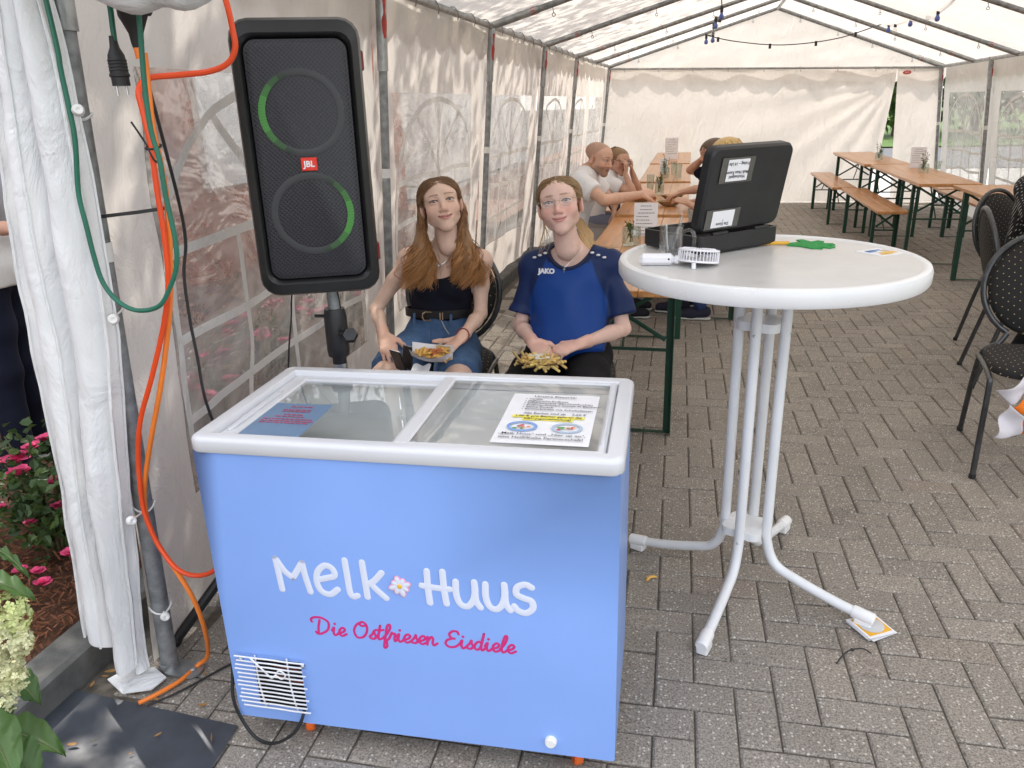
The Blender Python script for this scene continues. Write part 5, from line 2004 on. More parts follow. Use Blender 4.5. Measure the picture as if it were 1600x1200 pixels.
def perf_mat(name):
    m, nt, b = nodes_of(name)
    c = nt.nodes.new('ShaderNodeTexCoord')
    vo = nt.nodes.new('ShaderNodeTexVoronoi')
    vo.inputs['Scale'].default_value = 125
    vo.inputs['Randomness'].default_value = 0.0
    mp = nt.nodes.new('ShaderNodeMapping')
    mp.inputs['Rotation'].default_value = (0, rad(45), 0)
    nt.links.new(c.outputs['Object'], mp.inputs['Vector'])
    nt.links.new(mp.outputs['Vector'], vo.inputs['Vector'])
    r = ramp_node(nt, vo.outputs['Distance'], [(0.28, (0.0015, 0.0015, 0.002)), (0.44, (0.022, 0.022, 0.028))])
    nt.links.new(r.outputs['Color'], b.inputs['Base Color'])
    b.inputs['Roughness'].default_value = 0.5
    bump(nt, vo.outputs['Distance'], 0.5, 0.003, b.inputs['Normal'])
    return m


PERF = perf_mat('speaker_grille')
SW, SH, SD = 0.322, 0.700, 0.30


def sloop(x0, x1, z0, z1, ch, y, n=5):
    """octagon-ish rounded outline in xz"""
    o = []
    for (cx0, cz0, st) in ((x1 - ch, z1 - ch, 0), (x0 + ch, z1 - ch, 90), (x0 + ch, z0 + ch, 180), (x1 - ch, z0 + ch, 270)):
        for k in range(n):
            a = rad(st + k * 90 / (n - 1))
            o.append((cx0 + ch * math.cos(a), y, cz0 + ch * math.sin(a)))
    return o


def loft(m, ls, cap0=True, cap1=True):
    n = len(ls[0])
    o = len(m.v)
    m.v += [tuple(p) for l in ls for p in l]
    for i in range(len(ls) - 1):
        for j in range(n):
            m.f.append((o + i * n + j, o + i * n + (j + 1) % n, o + (i + 1) * n + (j + 1) % n, o + (i + 1) * n + j))
            m.fm.append(m.mi)
    if cap0:
        m.f.append(tuple(o + j for j in range(n - 1, -1, -1)))
        m.fm.append(m.mi)
    if cap1:
        m.f.append(tuple(o + (len(ls) - 1) * n + j for j in range(n)))
        m.fm.append(m.mi)


hw = SW / 2
m = MB()
loft(m, [sloop(-hw + .035, hw - .035, 0.05, SH - .05, 0.03, -SD / 2 + 0.016), sloop(-hw + .030, hw - .030, 0.045, SH - .045, 0.035, -SD / 2 + 0.004), sloop(-hw + .022, hw - .022, 0.036, SH - .036, 0.036, -SD / 2 - 0.004),
         sloop(-hw + .006, hw - .006, 0.008, SH - .008, 0.045, -SD / 2 + 0.008), sloop(-hw, hw, 0.0, SH, 0.05, -SD / 2 + 0.03), sloop(-hw, hw, 0.0, SH, 0.05, SD / 2 - 0.05), sloop(-hw + .04, hw - .04, 0.03, SH - .03, 0.06, SD / 2)])
m.build('cabinet', MATS['speaker_shell'], SP, angle=30)
m = MB()
gl_ = lambda k, y: sloop(-hw + .034 + k, hw - .034 - k, 0.05 + k, SH - .05 - k, 0.03, y)
loft(m, [gl_(0, -SD / 2 + 0.008), gl_(0.002, -SD / 2 + 0.001), gl_(0.012, -SD / 2 - 0.004)])
m.build('grille', PERF, SP, angle=30)
for sx in (-1, 1):
    for zz_ in (0.10, 0.60):
        MB().box((sx * (hw + 0.001), -0.06, zz_), (0.010, 0.03, 0.05), 0.004).build('red_corner_pad', mat('pad_red', (0.20, 0.015, 0.015), 0.4), SP)
lit = [emit_mat('led_green_%d' % k, (0.02 + 0.008 * k, 0.035 + 0.05 * k, 0.02 + 0.004 * k), s) for k, s in enumerate((0.01, 0.03, 0.08, 0.14))]
ringm = mat('ring_dark', (0.030, 0.031, 0.034), 0.4)
for (zc, a0, nm) in ((0.475, 180, 'upper'), (0.222, -8, 'lower')):
    m = MB()
    m.tube([Vector((0.098 * math.cos(a), -SD / 2 - 0.0045, zc + 0.098 * math.sin(a))) for a in np.linspace(0, 2 * math.pi, 49)], 0.010, 6, False, flat=((0, 1, 0), 0.14))
    ro = m.build('driver_ring', ringm, SP)
    for k in range(34):
        a = rad(a0 - 72 + k * 144 / 34)
        q = abs(k + 0.5 - 17) / 17
        lv = 3 if q < 0.35 else 2 if q < 0.6 else 1 if q < 0.82 else 0
        seg = MB()
        seg.tube([Vector((0.098 * math.cos(a + t), -SD / 2 - 0.0065, zc + 0.098 * math.sin(a + t))) for t in (0, 0.0185, 0.037, 0.0555, 0.068)], 0.0100 * (1 - 0.45 * q ** 2), 6, True, flat=((0, 1, 0), 0.12))
        seg.build('light_segment', lit[lv], ro)
bd_ = MB().box((0.004, -SD / 2 - 0.007, 0.349), (0.041, 0.006, 0.033), 0.0015).build('badge', mat('badge_orange_red', (0.72, 0.03, 0.012), 0.4), SP)
m = MB()
text_mesh(m, 'JBL', 0.021, Matrix.Translation((0.004, -SD / 2 - 0.0106, 0.349)) @ Matrix.Rotation(rad(90), 4, 'X'), 0.0006, 'CENTER')
m.build('lettering', MATS['paper_white'], bd_, smooth=False)
ST = thing('speaker_stand', 'black tripod stand under the loudspeaker behind the freezer', 'stand', (-1.045, 2.075, 0))
MB().tube([(0, 0, 0.90), (0, 0, 1.021)], 0.0175, 14).build('upper_pole', MATS['galvanised_dull'], ST)
MB().tube([(0, 0, 0.28), (0, 0, 0.93)], 0.021, 14).build('pole', MATS['black_plastic'], ST)
MB().lathe([(0.0215, 0.80), (0.032, 0.80), (0.034, 0.82), (0.034, 0.92), (0.030, 0.945), (0.018, 0.945)], (0, 0, 0), 18).build('collar', MATS['black_plastic'], ST)
m = MB()
m.tube([(0.02, -0.02, 0.875), (0.058, -0.035, 0.875)], 0.009, 8)
m.lathe([(0, -0.012), (0.020, -0.012), (0.024, -0.006), (0.024, 0.006), (0.020, 0.012), (0, 0.012)], (0.062, -0.040, 0.875), 6, Euler((rad(60), 0, 0.4)).to_matrix())
m.build('clamp_knob', MATS['black_plastic'], ST)
MB().tube([(-0.055, -0.02, 0.925), (-0.02, -0.015, 0.925)], 0.005, 6).build('lock_pin', MATS['black_plastic'], ST)
MB().lathe([(0.0222, 0.755), (0.0226, 0.758), (0.0226, 0.772), (0.0222, 0.775)], (0, 0, 0), 16, cap=False).build('silver_tape', MATS['steel_screw'], ST)
MB().lathe([(0.022, 0.58), (0.04, 0.58), (0.04, 0.66), (0.022, 0.67)], (0, 0, 0), 16).build('leg_collar', MATS['black_plastic'], ST)
MB().lathe([(0.022, 0.27), (0.036, 0.27), (0.036, 0.31), (0.022, 0.31)], (0, 0, 0), 16).build('lower_collar', MATS['black_plastic'], ST)
for an in (226, 346, 106):
    a = rad(an)
    d_ = Vector((math.cos(a), math.sin(a), 0))
    R_ = 0.60 if an != 106 else 0.5
    lg = MB().tube([d_ * 0.035 + Vector((0, 0, 0.62)), d_ * (R_ * 0.72) + Vector((0, 0, 0.19)), d_ * R_ + Vector((0, 0, 0.018))], 0.0155, 10).build('leg', MATS['black_plastic'], ST)
    MB().tube([d_ * 0.03 + Vector((0, 0, 0.29)), d_ * (R_ * 0.5) + Vector((0, 0, 0.325))], 0.008, 8).build('strut', MATS['galvanised_dull'], lg)
    MB().ball(d_ * R_ + Vector((0, 0, 0.018)), (0.02, 0.02, 0.018)).build('rubber_foot', MATS['black_rubber'], lg)

# ================================================================ CABLES
mat('cable_green', (0.018, 0.14, 0.09), 0.5)
mat('cable_orange', (0.85, 0.22, 0.03), 0.45)
mat('cable_red', (0.78, 0.075, 0.012), 0.45)


def cable(name, label, mt_, pts, r, parts=None):
    m = MB()
    m.tube(catmull(pts, 8), r, 8)
    o = m.build(name, MATS[mt_])
    return tag(o, label, 'cable')


cable('green_cable', 'green cable hanging in a loop beside the left tent post', 'cable_green',
      [(-1.259, 1.425, 1.784), (-1.254, 1.425, 1.638), (-1.256, 1.425, 1.592), (-1.255, 1.425, 1.518), (-1.257, 1.425, 1.456), (-1.275, 1.425, 1.353), (-1.273, 1.425, 1.28), (-1.27, 1.425, 1.217), (-1.261, 1.425, 1.16), (-1.231, 1.425, 1.118), (-1.186, 1.425, 1.1), (-1.13, 1.425, 1.112), (-1.094, 1.425, 1.155), (-1.069, 1.425, 1.203), (-1.062, 1.425, 1.258), (-1.066, 1.425, 1.338), (-1.066, 1.425, 1.414), (-1.074, 1.425, 1.477), (-1.07, 1.425, 1.561), (-1.056, 1.425, 1.689), (-1.056, 1.425, 1.775)], 0.0052)
cable('green_plug_cable', 'short green cable carrying the black plug', 'cable_green', [(-1.165, 1.48, 1.80), (-1.159, 1.48, 1.719), (-1.162, 1.48, 1.665), (-1.163, 1.48, 1.645)], 0.0055)
cable('orange_cable', 'light orange cable running down the tent post to the floor', 'cable_orange',
      [(-1.098, 1.478, 1.62), (-1.102, 1.478, 1.563), (-1.104, 1.472, 1.477), (-1.097, 1.468, 1.40), (-1.097, 1.466, 1.321), (-1.113, 1.466, 1.211), (-1.136, 1.47, 1.11), (-1.171, 1.475, 1.004), (-1.214, 1.48, 0.892),
       (-1.265, 1.485, 0.773), (-1.320, 1.49, 0.63), (-1.334, 1.49, 0.545), (-1.32, 1.49, 0.465), (-1.272, 1.48, 0.395), (-1.235, 1.48, 0.31), (-1.235, 1.50, 0.20), (-1.29, 1.56, 0.06), (-1.335, 1.565, 0.012), (-1.348, 1.50, 0.010), (-1.378, 1.435, 0.012), (-1.404, 1.40, 0.011)], 0.0062)
cable('red_orange_cable', 'red orange cable arching past the speaker and down beside the post', 'cable_red',
      [(-0.955, 1.55, 1.78), (-0.942, 1.55, 1.70), (-0.938, 1.55, 1.66), (-0.938, 1.55, 1.626), (-0.958, 1.548, 1.598), (-1.001, 1.54, 1.583), (-1.062, 1.52, 1.578), (-1.105, 1.485, 1.572), (-1.113, 1.46, 1.548), (-1.108, 1.455, 1.51), (-1.101, 1.452, 1.44), (-1.105, 1.452, 1.349),
       (-1.107, 1.452, 1.256), (-1.120, 1.455, 1.158), (-1.157, 1.46, 1.055), (-1.217, 1.465, 0.93), (-1.277, 1.47, 0.814), (-1.309, 1.475, 0.711), (-1.326, 1.478, 0.60), (-1.325, 1.478, 0.54), (-1.30, 1.475, 0.46), (-1.25, 1.47, 0.40), (-1.20, 1.50, 0.375), (-1.15, 1.60, 0.37), (-1.10, 1.72, 0.2)], 0.0062)
cable('black_cable', 'black cable hanging in front of the first window', 'black_rubber', [(-1.115, 1.49, 1.60), (-1.12, 1.52, 1.45), (-1.15, 1.58, 1.30), (-1.166, 1.6, 1.218), (-1.185, 1.6, 1.142), (-1.19, 1.6, 1.032), (-1.187, 1.6, 0.934), (-1.186, 1.6, 0.832), (-1.18, 1.62, 0.70), (-1.16, 1.66, 0.3), (-1.14, 1.68, 0.01)], 0.0038)
cable('speaker_lead', 'thin black lead hanging left under the loudspeaker', 'black_rubber', [(-1.13, 2.06, 1.04), (-1.177, 2.08, 0.998), (-1.20, 2.09, 0.90), (-1.23, 2.1, 0.78), (-1.25, 2.1, 0.6), (-1.24, 2.12, 0.2), (-1.2, 2.15, 0.01)], 0.0025)
cable('speaker_lead', 'thin black lead hanging right under the loudspeaker', 'black_rubber', [(-1.03, 2.06, 1.04), (-1.028, 2.08, 0.96), (-1.036, 2.09, 0.86), (-1.04, 2.1, 0.77), (-1.0, 2.1, 0.6), (-1.05, 2.12, 0.2), (-1.1, 2.15, 0.01)], 0.0025)
cable('freezer_cord', 'black power cord looping from the freezer vent to the floor', 'black_rubber', [tuple(on_lid(*p)) for p in ((0.172, 0.03, 0.125), (0.182, -0.008, 0.112), (0.175, -0.022, 0.085), (0.15, -0.03, 0.05), (0.10, -0.03, 0.018), (0.05, -0.02, 0.014), (0.015, -0.012, 0.05), (-0.008, -0.006, 0.12), (-0.012, 0.02, 0.20), (-0.02, 0.06, 0.30))], 0.0042)
cable('floor_cord', 'thin black cord on the paving beside the orange cable', 'black_rubber', [(-1.38, 1.40, 0.006), (-1.33, 1.46, 0.006), (-1.27, 1.56, 0.007), (-1.20, 1.66, 0.03), (-1.16, 1.72, 0.2), (-1.15, 1.8, 0.35)], 0.003)
pl = thing('schuko_plug', 'black rubber plug hanging on a green cable at the top left', 'plug', (-1.166, 1.48, 1.56))
MB().lathe([(0, 0.094), (0.007, 0.094), (0.0085, 0.078), (0.0095, 0.072), (0.016, 0.058), (0.0175, 0.045), (0.0178, 0.024), (0.0195, 0.022), (0.0195, 0.018), (0.0172, 0.016), (0.0172, 0.0), (0, 0.0)], (0, 0, 0), 20).build('plug_body', MATS['black_rubber'], pl)
for k in range(4):
    MB().lathe([(0.0177, 0.028 + k * 0.006), (0.0186, 0.030 + k * 0.006), (0.0177, 0.032 + k * 0.006)], (0, 0, 0), 20, cap=False).build('grip_rib', MATS['black_rubber'], pl)
for s in (-1, 1):
    MB().tube([(s * 0.0095 * 0.6, s * 0.0095 * 0.8, 0.0), (s * 0.0095 * 0.6, s * 0.0095 * 0.8, -0.018)], 0.0024, 8).build('pin', MATS['steel_screw'], pl)
cn = thing('cable_coupling', 'black socket coupling above the orange cable at the top left', 'coupling', (-1.107, 1.475, 1.625))
m = MB()
loft(m, [[(x * s, y * s, z) for x, y in [(math.cos(a), math.sin(a) * 0.8) for a in np.linspace(0, 2 * math.pi, 18, endpoint=False)]] for s, z in ((0.010, 0.0), (0.013, 0.012), (0.015, 0.03), (0.024, 0.05), (0.030, 0.062), (0.031, 0.10), (0.028, 0.12))])
m.build('coupling_body', MATS['black_rubber'], cn)
MB().lathe([(0.0062, -0.016), (0.0085, -0.016), (0.0095, -0.004), (0.0095, 0.004)], (0, 0, 0), 14).build('orange_sleeve', MATS['cable_orange'], cn)
MB().box((0.030, 0, 0.078), (0.016, 0.03, 0.034), 0.005).build('socket_cap', MATS['black_rubber'], cn)
zt_ = thing('cable_tie', 'black cable tie bundling the orange and green cables', 'cable tie', (-1.103, 1.462, 1.44))
MB().tube([Vector((0.016 * math.cos(a), 0.016 * math.sin(a), 0.004 * math.sin(a))) for a in np.linspace(0, 6.2832, 19)], 0.0022, 5, False).build('loop', MATS['black_rubber'], zt_)
MB().tube(catmull([(0.012, -0.012, -0.03), (0.006, -0.016, -0.022), (-0.004, -0.016, 0.006), (-0.028, -0.018, 0.05)], 5), 0.0022, 5).build('tail', MATS['black_rubber'], zt_)

# ---- string of lamps under the roof
sl = thing('festoon_lights', 'festoon string with blue and clear bulbs under the tent roof', 'light string', (1.3, 10.5, 2.2))
mat('bulb_blue', (0.09, 0.13, 0.40), 0.25, var=0.15, scale=30)
glass_mat('bulb_clear', (0.92, 0.92, 0.9), 0.02, 0.1)
wire = [(0.10, 8.2, 2.40), (0.12, 9.0, 2.30), (0.06, 9.75, 2.34), (0.05, 10.5, 2.24), (-0.02, 11.2, 2.28), (0.35, 11.2, 2.19), (0.92, 11.2, 2.125), (1.55, 11.2, 2.17), (2.07, 11.15, 2.31), (2.10, 10.5, 2.27), (2.20, 9.75, 2.33), (2.15, 9.0, 2.26), (2.06, 7.78, 2.30)]
wp = catmull(wire, 8)
m = MB().tube(wp, 0.006, 6)
m.build('wire', MATS['black_rubber'], sl, w=True)
spots = [(4, 1), (10, 2), (14, 1), (19, 2), (23, 1), (29, 1), (36, 0), (46, 0), (53, 0), (59, 0), (66, 1), (71, 2), (76, 1), (82, 2), (88, 1)]
for i, kind in spots:
    p = wp[i]
    so = MB().tube([p + Vector((0, 0, 0.012)), p + Vector((0, 0, -0.045))], 0.016, 10).build('socket', MATS['black_rubber'], sl, w=True)
    if kind:
        bu = MB().lathe([(0.011, -0.045), (0.013, -0.053), (0.023, -0.076), (0.025, -0.087), (0.020, -0.102), (0.010, -0.109), (0, -0.111)], p, 14)
        bo = bu.build('bulb', MATS['bulb_blue'] if kind == 1 else MATS['bulb_clear'], sl, w=True)

# ================================================================ FLOOR THINGS, PLANTS
mat('rubber_mat', (0.045, 0.052, 0.066), 0.5, var=0.25, scale=9, rvar=0.15, bmp=0.1)
rm = MB()
rm.grid(lambda u, v: (lerp(lerp(-1.625, -1.80, v), lerp(-1.095, -1.04, v), u), lerp(lerp(1.415, 1.385, u), lerp(0.75, 0.72, u), v), 0.006 + 0.004 * nz(u * 4, v * 4, 2) ** 2), 24, 24)
tag(rm.build('dark_mat', MATS['rubber_mat'], angle=0), 'flat dark grey rubber sheet on the paving at the bottom left', 'mat')
mat('dry_leaf', (0.36, 0.19, 0.06), 0.8, var=0.4, scale=30)
mat('dry_leaf_green', (0.10, 0.12, 0.03), 0.8, var=0.4, scale=30)


def floor_leaf(x, y, L, rz, z, label, mt_='dry_leaf', w=0.3):
    m = MB()

    def f(u, v):
        t = u * 2 - 1
        wd = w * L * 0.5 * (1 - t * t) ** 0.8
        return Vector((t * L / 2, (v * 2 - 1) * wd, 0.004 + 0.05 * L * (2 * v - 1) ** 2 + 0.06 * L * t * t))
    m.grid(f, 8, 4)
    o = m.build('dry_leaf', MATS[mt_], angle=0)
    o.location = (x, y, z)
    o.rotation_euler = (0, 0, rz)
    return tag(o, label, 'leaf', 'dry leaves on the ground')


LV = [((-1.2761, 1.3081), 0.022, 1, 'small brown leaf on the middle of the dark mat'),
      ((-1.4701, 1.2364), 0.03, 0.3, 'curled dry leaf on the left of the dark mat'),
      ((-1.4243, 1.2564), 0.014, 0.6, 'green brown leaf scrap on the dark mat'),
      ((-1.3050, 1.2409), 0.012, 0.9, 'tiny reddish leaf at the front of the dark mat'),
      ((-1.1332, 1.3264), 0.035, -1, 'thin straw on the right of the dark mat'),
      ((-1.5855, 1.4405), 0.028, 1.9, 'dry leaf beside the kerb end'),
      ((-1.5706, 1.4992), 0.04, 0.5, 'dry leaf under the tent flap'),
      ((-1.4431, 1.4358), 0.03, 0.3, 'dry leaf left of the orange cable end'),
      ((-1.3689, 1.4258), 0.022, 0, 'dry leaf touching the orange cable'),
      ((-1.2293, 1.4320), 0.03, 0.4, 'dry leaf left of the freezer'),
      ((-1.2989, 1.5425), 0.02, 2, 'thin curled leaf between cable and freezer'),
      ((-1.5751, 1.5314), 0.03, 2.2, 'upper dry leaf at the tent flap'),
      ((-1.5738, 1.4771), 0.022, 0.1, 'pale leaf before the tent flap')]


for (p, L_, rz, lab) in LV:
    q = Vector((p[0], p[1], 0))
    onm = 'mat' in lab
    floor_leaf(q.x, q.y, L_, rz, 0.010 if onm else 0.003, lab, 'dry_leaf_green' if 'green' in lab else 'dry_leaf', 0.1 if 'straw' in lab else 0.32)
fr_ = MB().tube(catmull([(-0.022, -0.004, 0.005), (-0.008, 0.006, 0.006), (0.008, 0.007, 0.006), (0.022, -0.002, 0.005)], 4), [0.0035, 0.0045, 0.005, 0.0052, 0.0055, 0.0055, 0.0055, 0.0052, 0.005, 0.0048, 0.0045, 0.004, 0.003], 8)
o = tag(fr_.build('french_fry', MATS['fry_gold']), 'single yellow french fry dropped on the paving by the freezer', 'fry')
o.location = (-0.092, 2.255, 0)
o.rotation_euler = (0, 0, 0.7)
ztm = MB().tube(catmull([(-0.05, -0.05, 0.004), (-0.025, -0.01, 0.008), (0.0, 0.012, 0.01), (0.03, 0.02, 0.012), (0.05, 0.012, 0.006)], 5), 0.0022, 5)
ztm.box((0.0, 0.012, 0.010), (0.008, 0.008, 0.006), 0.001)
o = tag(ztm.build('cut_cable_tie', MATS['black_rubber']), 'cut black cable tie lying on the paving', 'cable tie')
o.location = (0.49, 1.985, 0)

mat('rose_pink', (0.68, 0.065, 0.19), 0.6, var=0.35, scale=40)
mat('stem_brown', (0.12, 0.10, 0.05), 0.8, var=0.3)


def rose_bloom(m, c, r, rnd):
    for k in range(22):
        t = k / 22
        a = k * 2.4
        rr = r * (0.15 + 0.85 * t)
        tilt = lerp(1.35, 0.25, t)
        M = Matrix.Translation(c) @ Matrix.Rotation(a, 4, 'Z') @ Matrix.Rotation(-tilt + 0.2 * rnd.gauss(0, 1), 4, 'Y')
        wd = r * (0.35 + 0.45 * t)
        m.add([M @ Vector(p) for p in ((0.05 * r, -wd * 0.4, 0), (0.05 * r, wd * 0.4, 0), (rr * 0.7, wd * 0.8, 0.12 * r), (rr * 0.7, -wd * 0.8, 0.12 * r), (rr * 1.05, 0.35 * wd, 0.05 * r), (rr * 1.05, -0.4 * wd, 0.08 * r))], [(0, 3, 2, 1), (3, 5, 4, 2)])


def rose_bush(loc, label, h, spread, nl, blooms, seed):
    rnd = random.Random(seed)
    t = thing('rose_bush', label, 'rose bush', loc, 0, 'pink rose bushes in the planting bed')
    st, lf = MB(), MB()
    tips = []
    for k in range(14):
        a = rnd.uniform(0, 6.28)
        e = Vector((math.cos(a) * spread * rnd.uniform(0.2, 1), math.sin(a) * spread * rnd.uniform(0.2, 1), h * rnd.uniform(0.5, 1.0)))
        p = catmull([(0.03 * math.cos(a), 0.03 * math.sin(a), 0), (e.x * 0.35, e.y * 0.35, e.z * 0.6), e], 6)
        st.tube(p, [0.005 - 0.003 * i / (len(p) - 1) for i in range(len(p))], 5)
        tips.append(p)
    for k in range(nl):
        p = rnd.choice(tips)
        q = p[rnd.randint(2, len(p) - 1)] + Vector((rnd.gauss(0, .05), rnd.gauss(0, .05), rnd.gauss(0, .045)))
        if q.z < 0.02:
            q.z = 0.03
        M = Matrix.Translation(q) @ Euler((rnd.gauss(0, .6), rnd.gauss(0, .6), rnd.uniform(0, 6.3))).to_matrix().to_4x4()
        L_ = rnd.uniform(0.025, 0.045)
        w = L_ * 0.36
        lf.add([M @ Vector(c) for c in ((0, 0, 0), (L_ * .35, -w, .004), (L_ * .75, -w * .7, .002), (L_, 0, -.004), (L_ * .75, w * .7, .002), (L_ * .35, w, .004))], [(0, 1, 2, 3), (0, 3, 4, 5)])
    st.build('stems', MATS['stem_brown'], t)
    stuff(lf.build('leaves', MATS['leaf_rose'], t, smooth=False))
    for b_ in blooms:
        c = Vector(b_[:3])
        m = MB()
        for j in range(b_[4] if len(b_) > 4 else 1):
            cc = c + (Vector((rnd.gauss(0, .03), rnd.gauss(0, .03), rnd.gauss(0, .025))) if j else Vector())
            rose_bloom(m, cc, b_[3], rnd)
        m.build('bloom', MATS['rose_pink'], t, smooth=False)
    return t


base = Vector((-2.14, 1.95, 0.06))
bl_ = [(-0.009, -0.050, 0.389, 0.036, 3), (-0.002, -0.000, 0.401, 0.034, 2), (-0.072, -0.050, 0.367, 0.03, 1), (0.046, -0.100, 0.359, 0.03, 2), (0.101, -0.050, 0.215, 0.03, 1), (0.039, 0.000, 0.268, 0.025, 1), (0.023, -0.100, 0.172, 0.025, 1), (0.265, -0.200, 0.144, 0.034, 1), (0.105, -0.250, 0.095, 0.026, 1), (0.173, -0.250, 0.097, 0.026, 1), (0.202, -0.270, 0.073, 0.03, 1), (-0.020, -0.150, 0.251, 0.022, 1), (-0.037, 0.000, 0.259, 0.02, 1)]
rose_bush(tuple(base), 'rose bush with clustered pink blooms left of the white curtain', 0.52, 0.42, 900, bl_, 5)
for k, (x, y, lab) in enumerate([(-2.2, 2.95, 'rose bush seen low through the first foil window'), (-2.25, 3.7, 'rose bush behind the speaker stand, outside the foil window'), (-2.2, 4.5, 'rose bush outside behind the girl in the black top')]):
    rnd = random.Random(60 + k)
    rose_bush((x, y, 0.06), lab, 0.5, 0.36, 520, [(rnd.uniform(-.3, .3), rnd.uniform(-.3, .3), rnd.uniform(.2, .5), .045, 2) for q in range(9)], 70 + k)

# hydrangea close to the camera at the left edge
mat('petal_cream', (0.62, 0.62, 0.36), 0.6, var=0.25, scale=25)
mat('petal_lime', (0.50, 0.55, 0.22), 0.6, var=0.25, scale=25)
hyb = Vector((-1.42, 1.02, 0.06))
HY = thing('hydrangea', 'cream hydrangea with large green leaves at the bottom left corner', 'shrub', tuple(hyb))
hs_ = MB()
hlf = []
rnd = random.Random(9)
for (x, y, z) in ((-0.02, 0.0, 0.42), (-0.1, 0.06, 0.5), (0.05, 0.03, 0.3), (-0.05, -0.05, 0.6)):
    hs_.tube(catmull([(0, 0, -0.05), (x * .4, y * .4, z * .5), (x, y, z)], 5), 0.006, 6)
hs_.build('stems', MATS['stem_green'], HY)


def big_leaf(tip, basep, wdt, curl, up=(0, 0, 1)):
    m = MB()
    a, b_ = Vector(basep), Vector(tip)
    ax = b_ - a
    L_ = ax.length
    ax.normalize()
    sd = ax.cross(Vector(up)).normalized()
    nn = sd.cross(ax)

    def f(u, v):
        t = v * 2 - 1
        wd = wdt * math.sin(math.pi * min(1, u * 0.97 + 0.02)) ** 0.75 * (1 - 0.35 * u)
        rip = 0.006 * math.sin(u * 24 + abs(t) * 5) * abs(t)
        return a + ax * (u * L_) + sd * (t * wd) + nn * (curl * math.sin(u * math.pi) * 0.5 + 0.25 * wdt * abs(t) + rip - 0.05 * u * u)
    m.grid(f, 18, 8)
    o = m.build('leaf', MATS['leaf_hydrangea'], HY, w=True, angle=0)
    sp_ = MB().tube([f(u, 0.5) + nn * 0.0015 for u in np.linspace(0, 0.95, 8)], 0.0018, 4)
    sp_.build('leaf_vein', MATS['stem_green'], HY, w=True)


for (t_, b_, w_, c_) in (((-1.1971, 0.9800, 0.3342), (-1.4008, 1.0000, 0.2961), 0.048, 0.02),
                         ((-1.2960, 1.0500, 0.3794), (-1.3734, 1.0500, 0.3912), 0.038, 0.01),
                         ((-1.1628, 0.8500, 0.3939), (-1.3284, 0.9500, 0.3889), 0.05, 0.02),
                         ((-1.2088, 1.0200, 0.6748), (-1.3157, 1.0000, 0.6660), 0.03, 0.015),
                         ((-1.1749, 1.0000, 0.7419), (-1.2594, 1.0000, 0.7513), 0.012, 0.01),
                         ((-1.3969, 1.0800, 0.2399), (-1.4299, 1.0500, 0.3137), 0.045, 0.01),
                         ((-1.1604, 0.9000, 0.3515), (-1.2470, 0.9000, 0.3650), 0.05, 0.01)):
    big_leaf(t_, b_, w_, c_)
for (c, R_, mt_, n) in (((-1.2488, 1.0000, 0.6024), 0.042, 'petal_lime', 120), ((-1.2725, 1.0000, 0.5424), 0.05, 'petal_cream', 150), ((-1.3014, 1.0000, 0.4765), 0.045, 'petal_cream', 120), ((-1.2627, 0.9900, 0.4599), 0.02, 'petal_cream', 26), ((-1.2989, 0.9800, 0.4183), 0.03, 'petal_cream', 40), ((-1.2411, 1.0000, 0.5471), 0.025, 'petal_cream', 36)):
    c = Vector(c)
    m = MB()
    for k in range(n):
        d_ = Vector((rnd.gauss(0, 1), rnd.gauss(0, 1), rnd.gauss(0, 1))).normalized()
        p = c + Vector((d_.x * R_ * 0.8, d_.y * R_ * 0.8, d_.z * R_ * 1.15)) * rnd.uniform(0.75, 1.0)
        M = frame(p, d_.orthogonal(), d_.cross(d_.orthogonal())) @ Matrix.Rotation(rnd.uniform(0, 6), 4, 'Z')
        s_ = rnd.uniform(0.006, 0.011)
        for q in range(4):
            R4 = M @ Matrix.Rotation(q * math.pi / 2, 4, 'Z')
            m.add([R4 @ Vector(v_) for v_ in ((0, 0, 0), (s_ * .6, -s_ * .45, .001), (s_, 0, .003), (s_ * .6, s_ * .45, .001))], [(0, 1, 2, 3)])
    m.build('flower_head', MATS[mt_], HY, w=True, smooth=False)
# ================================================================ PEOPLE: smooth-union surfaces meshed on a grid
def V3(p):
    return np.array(tuple(p), dtype=np.float32)


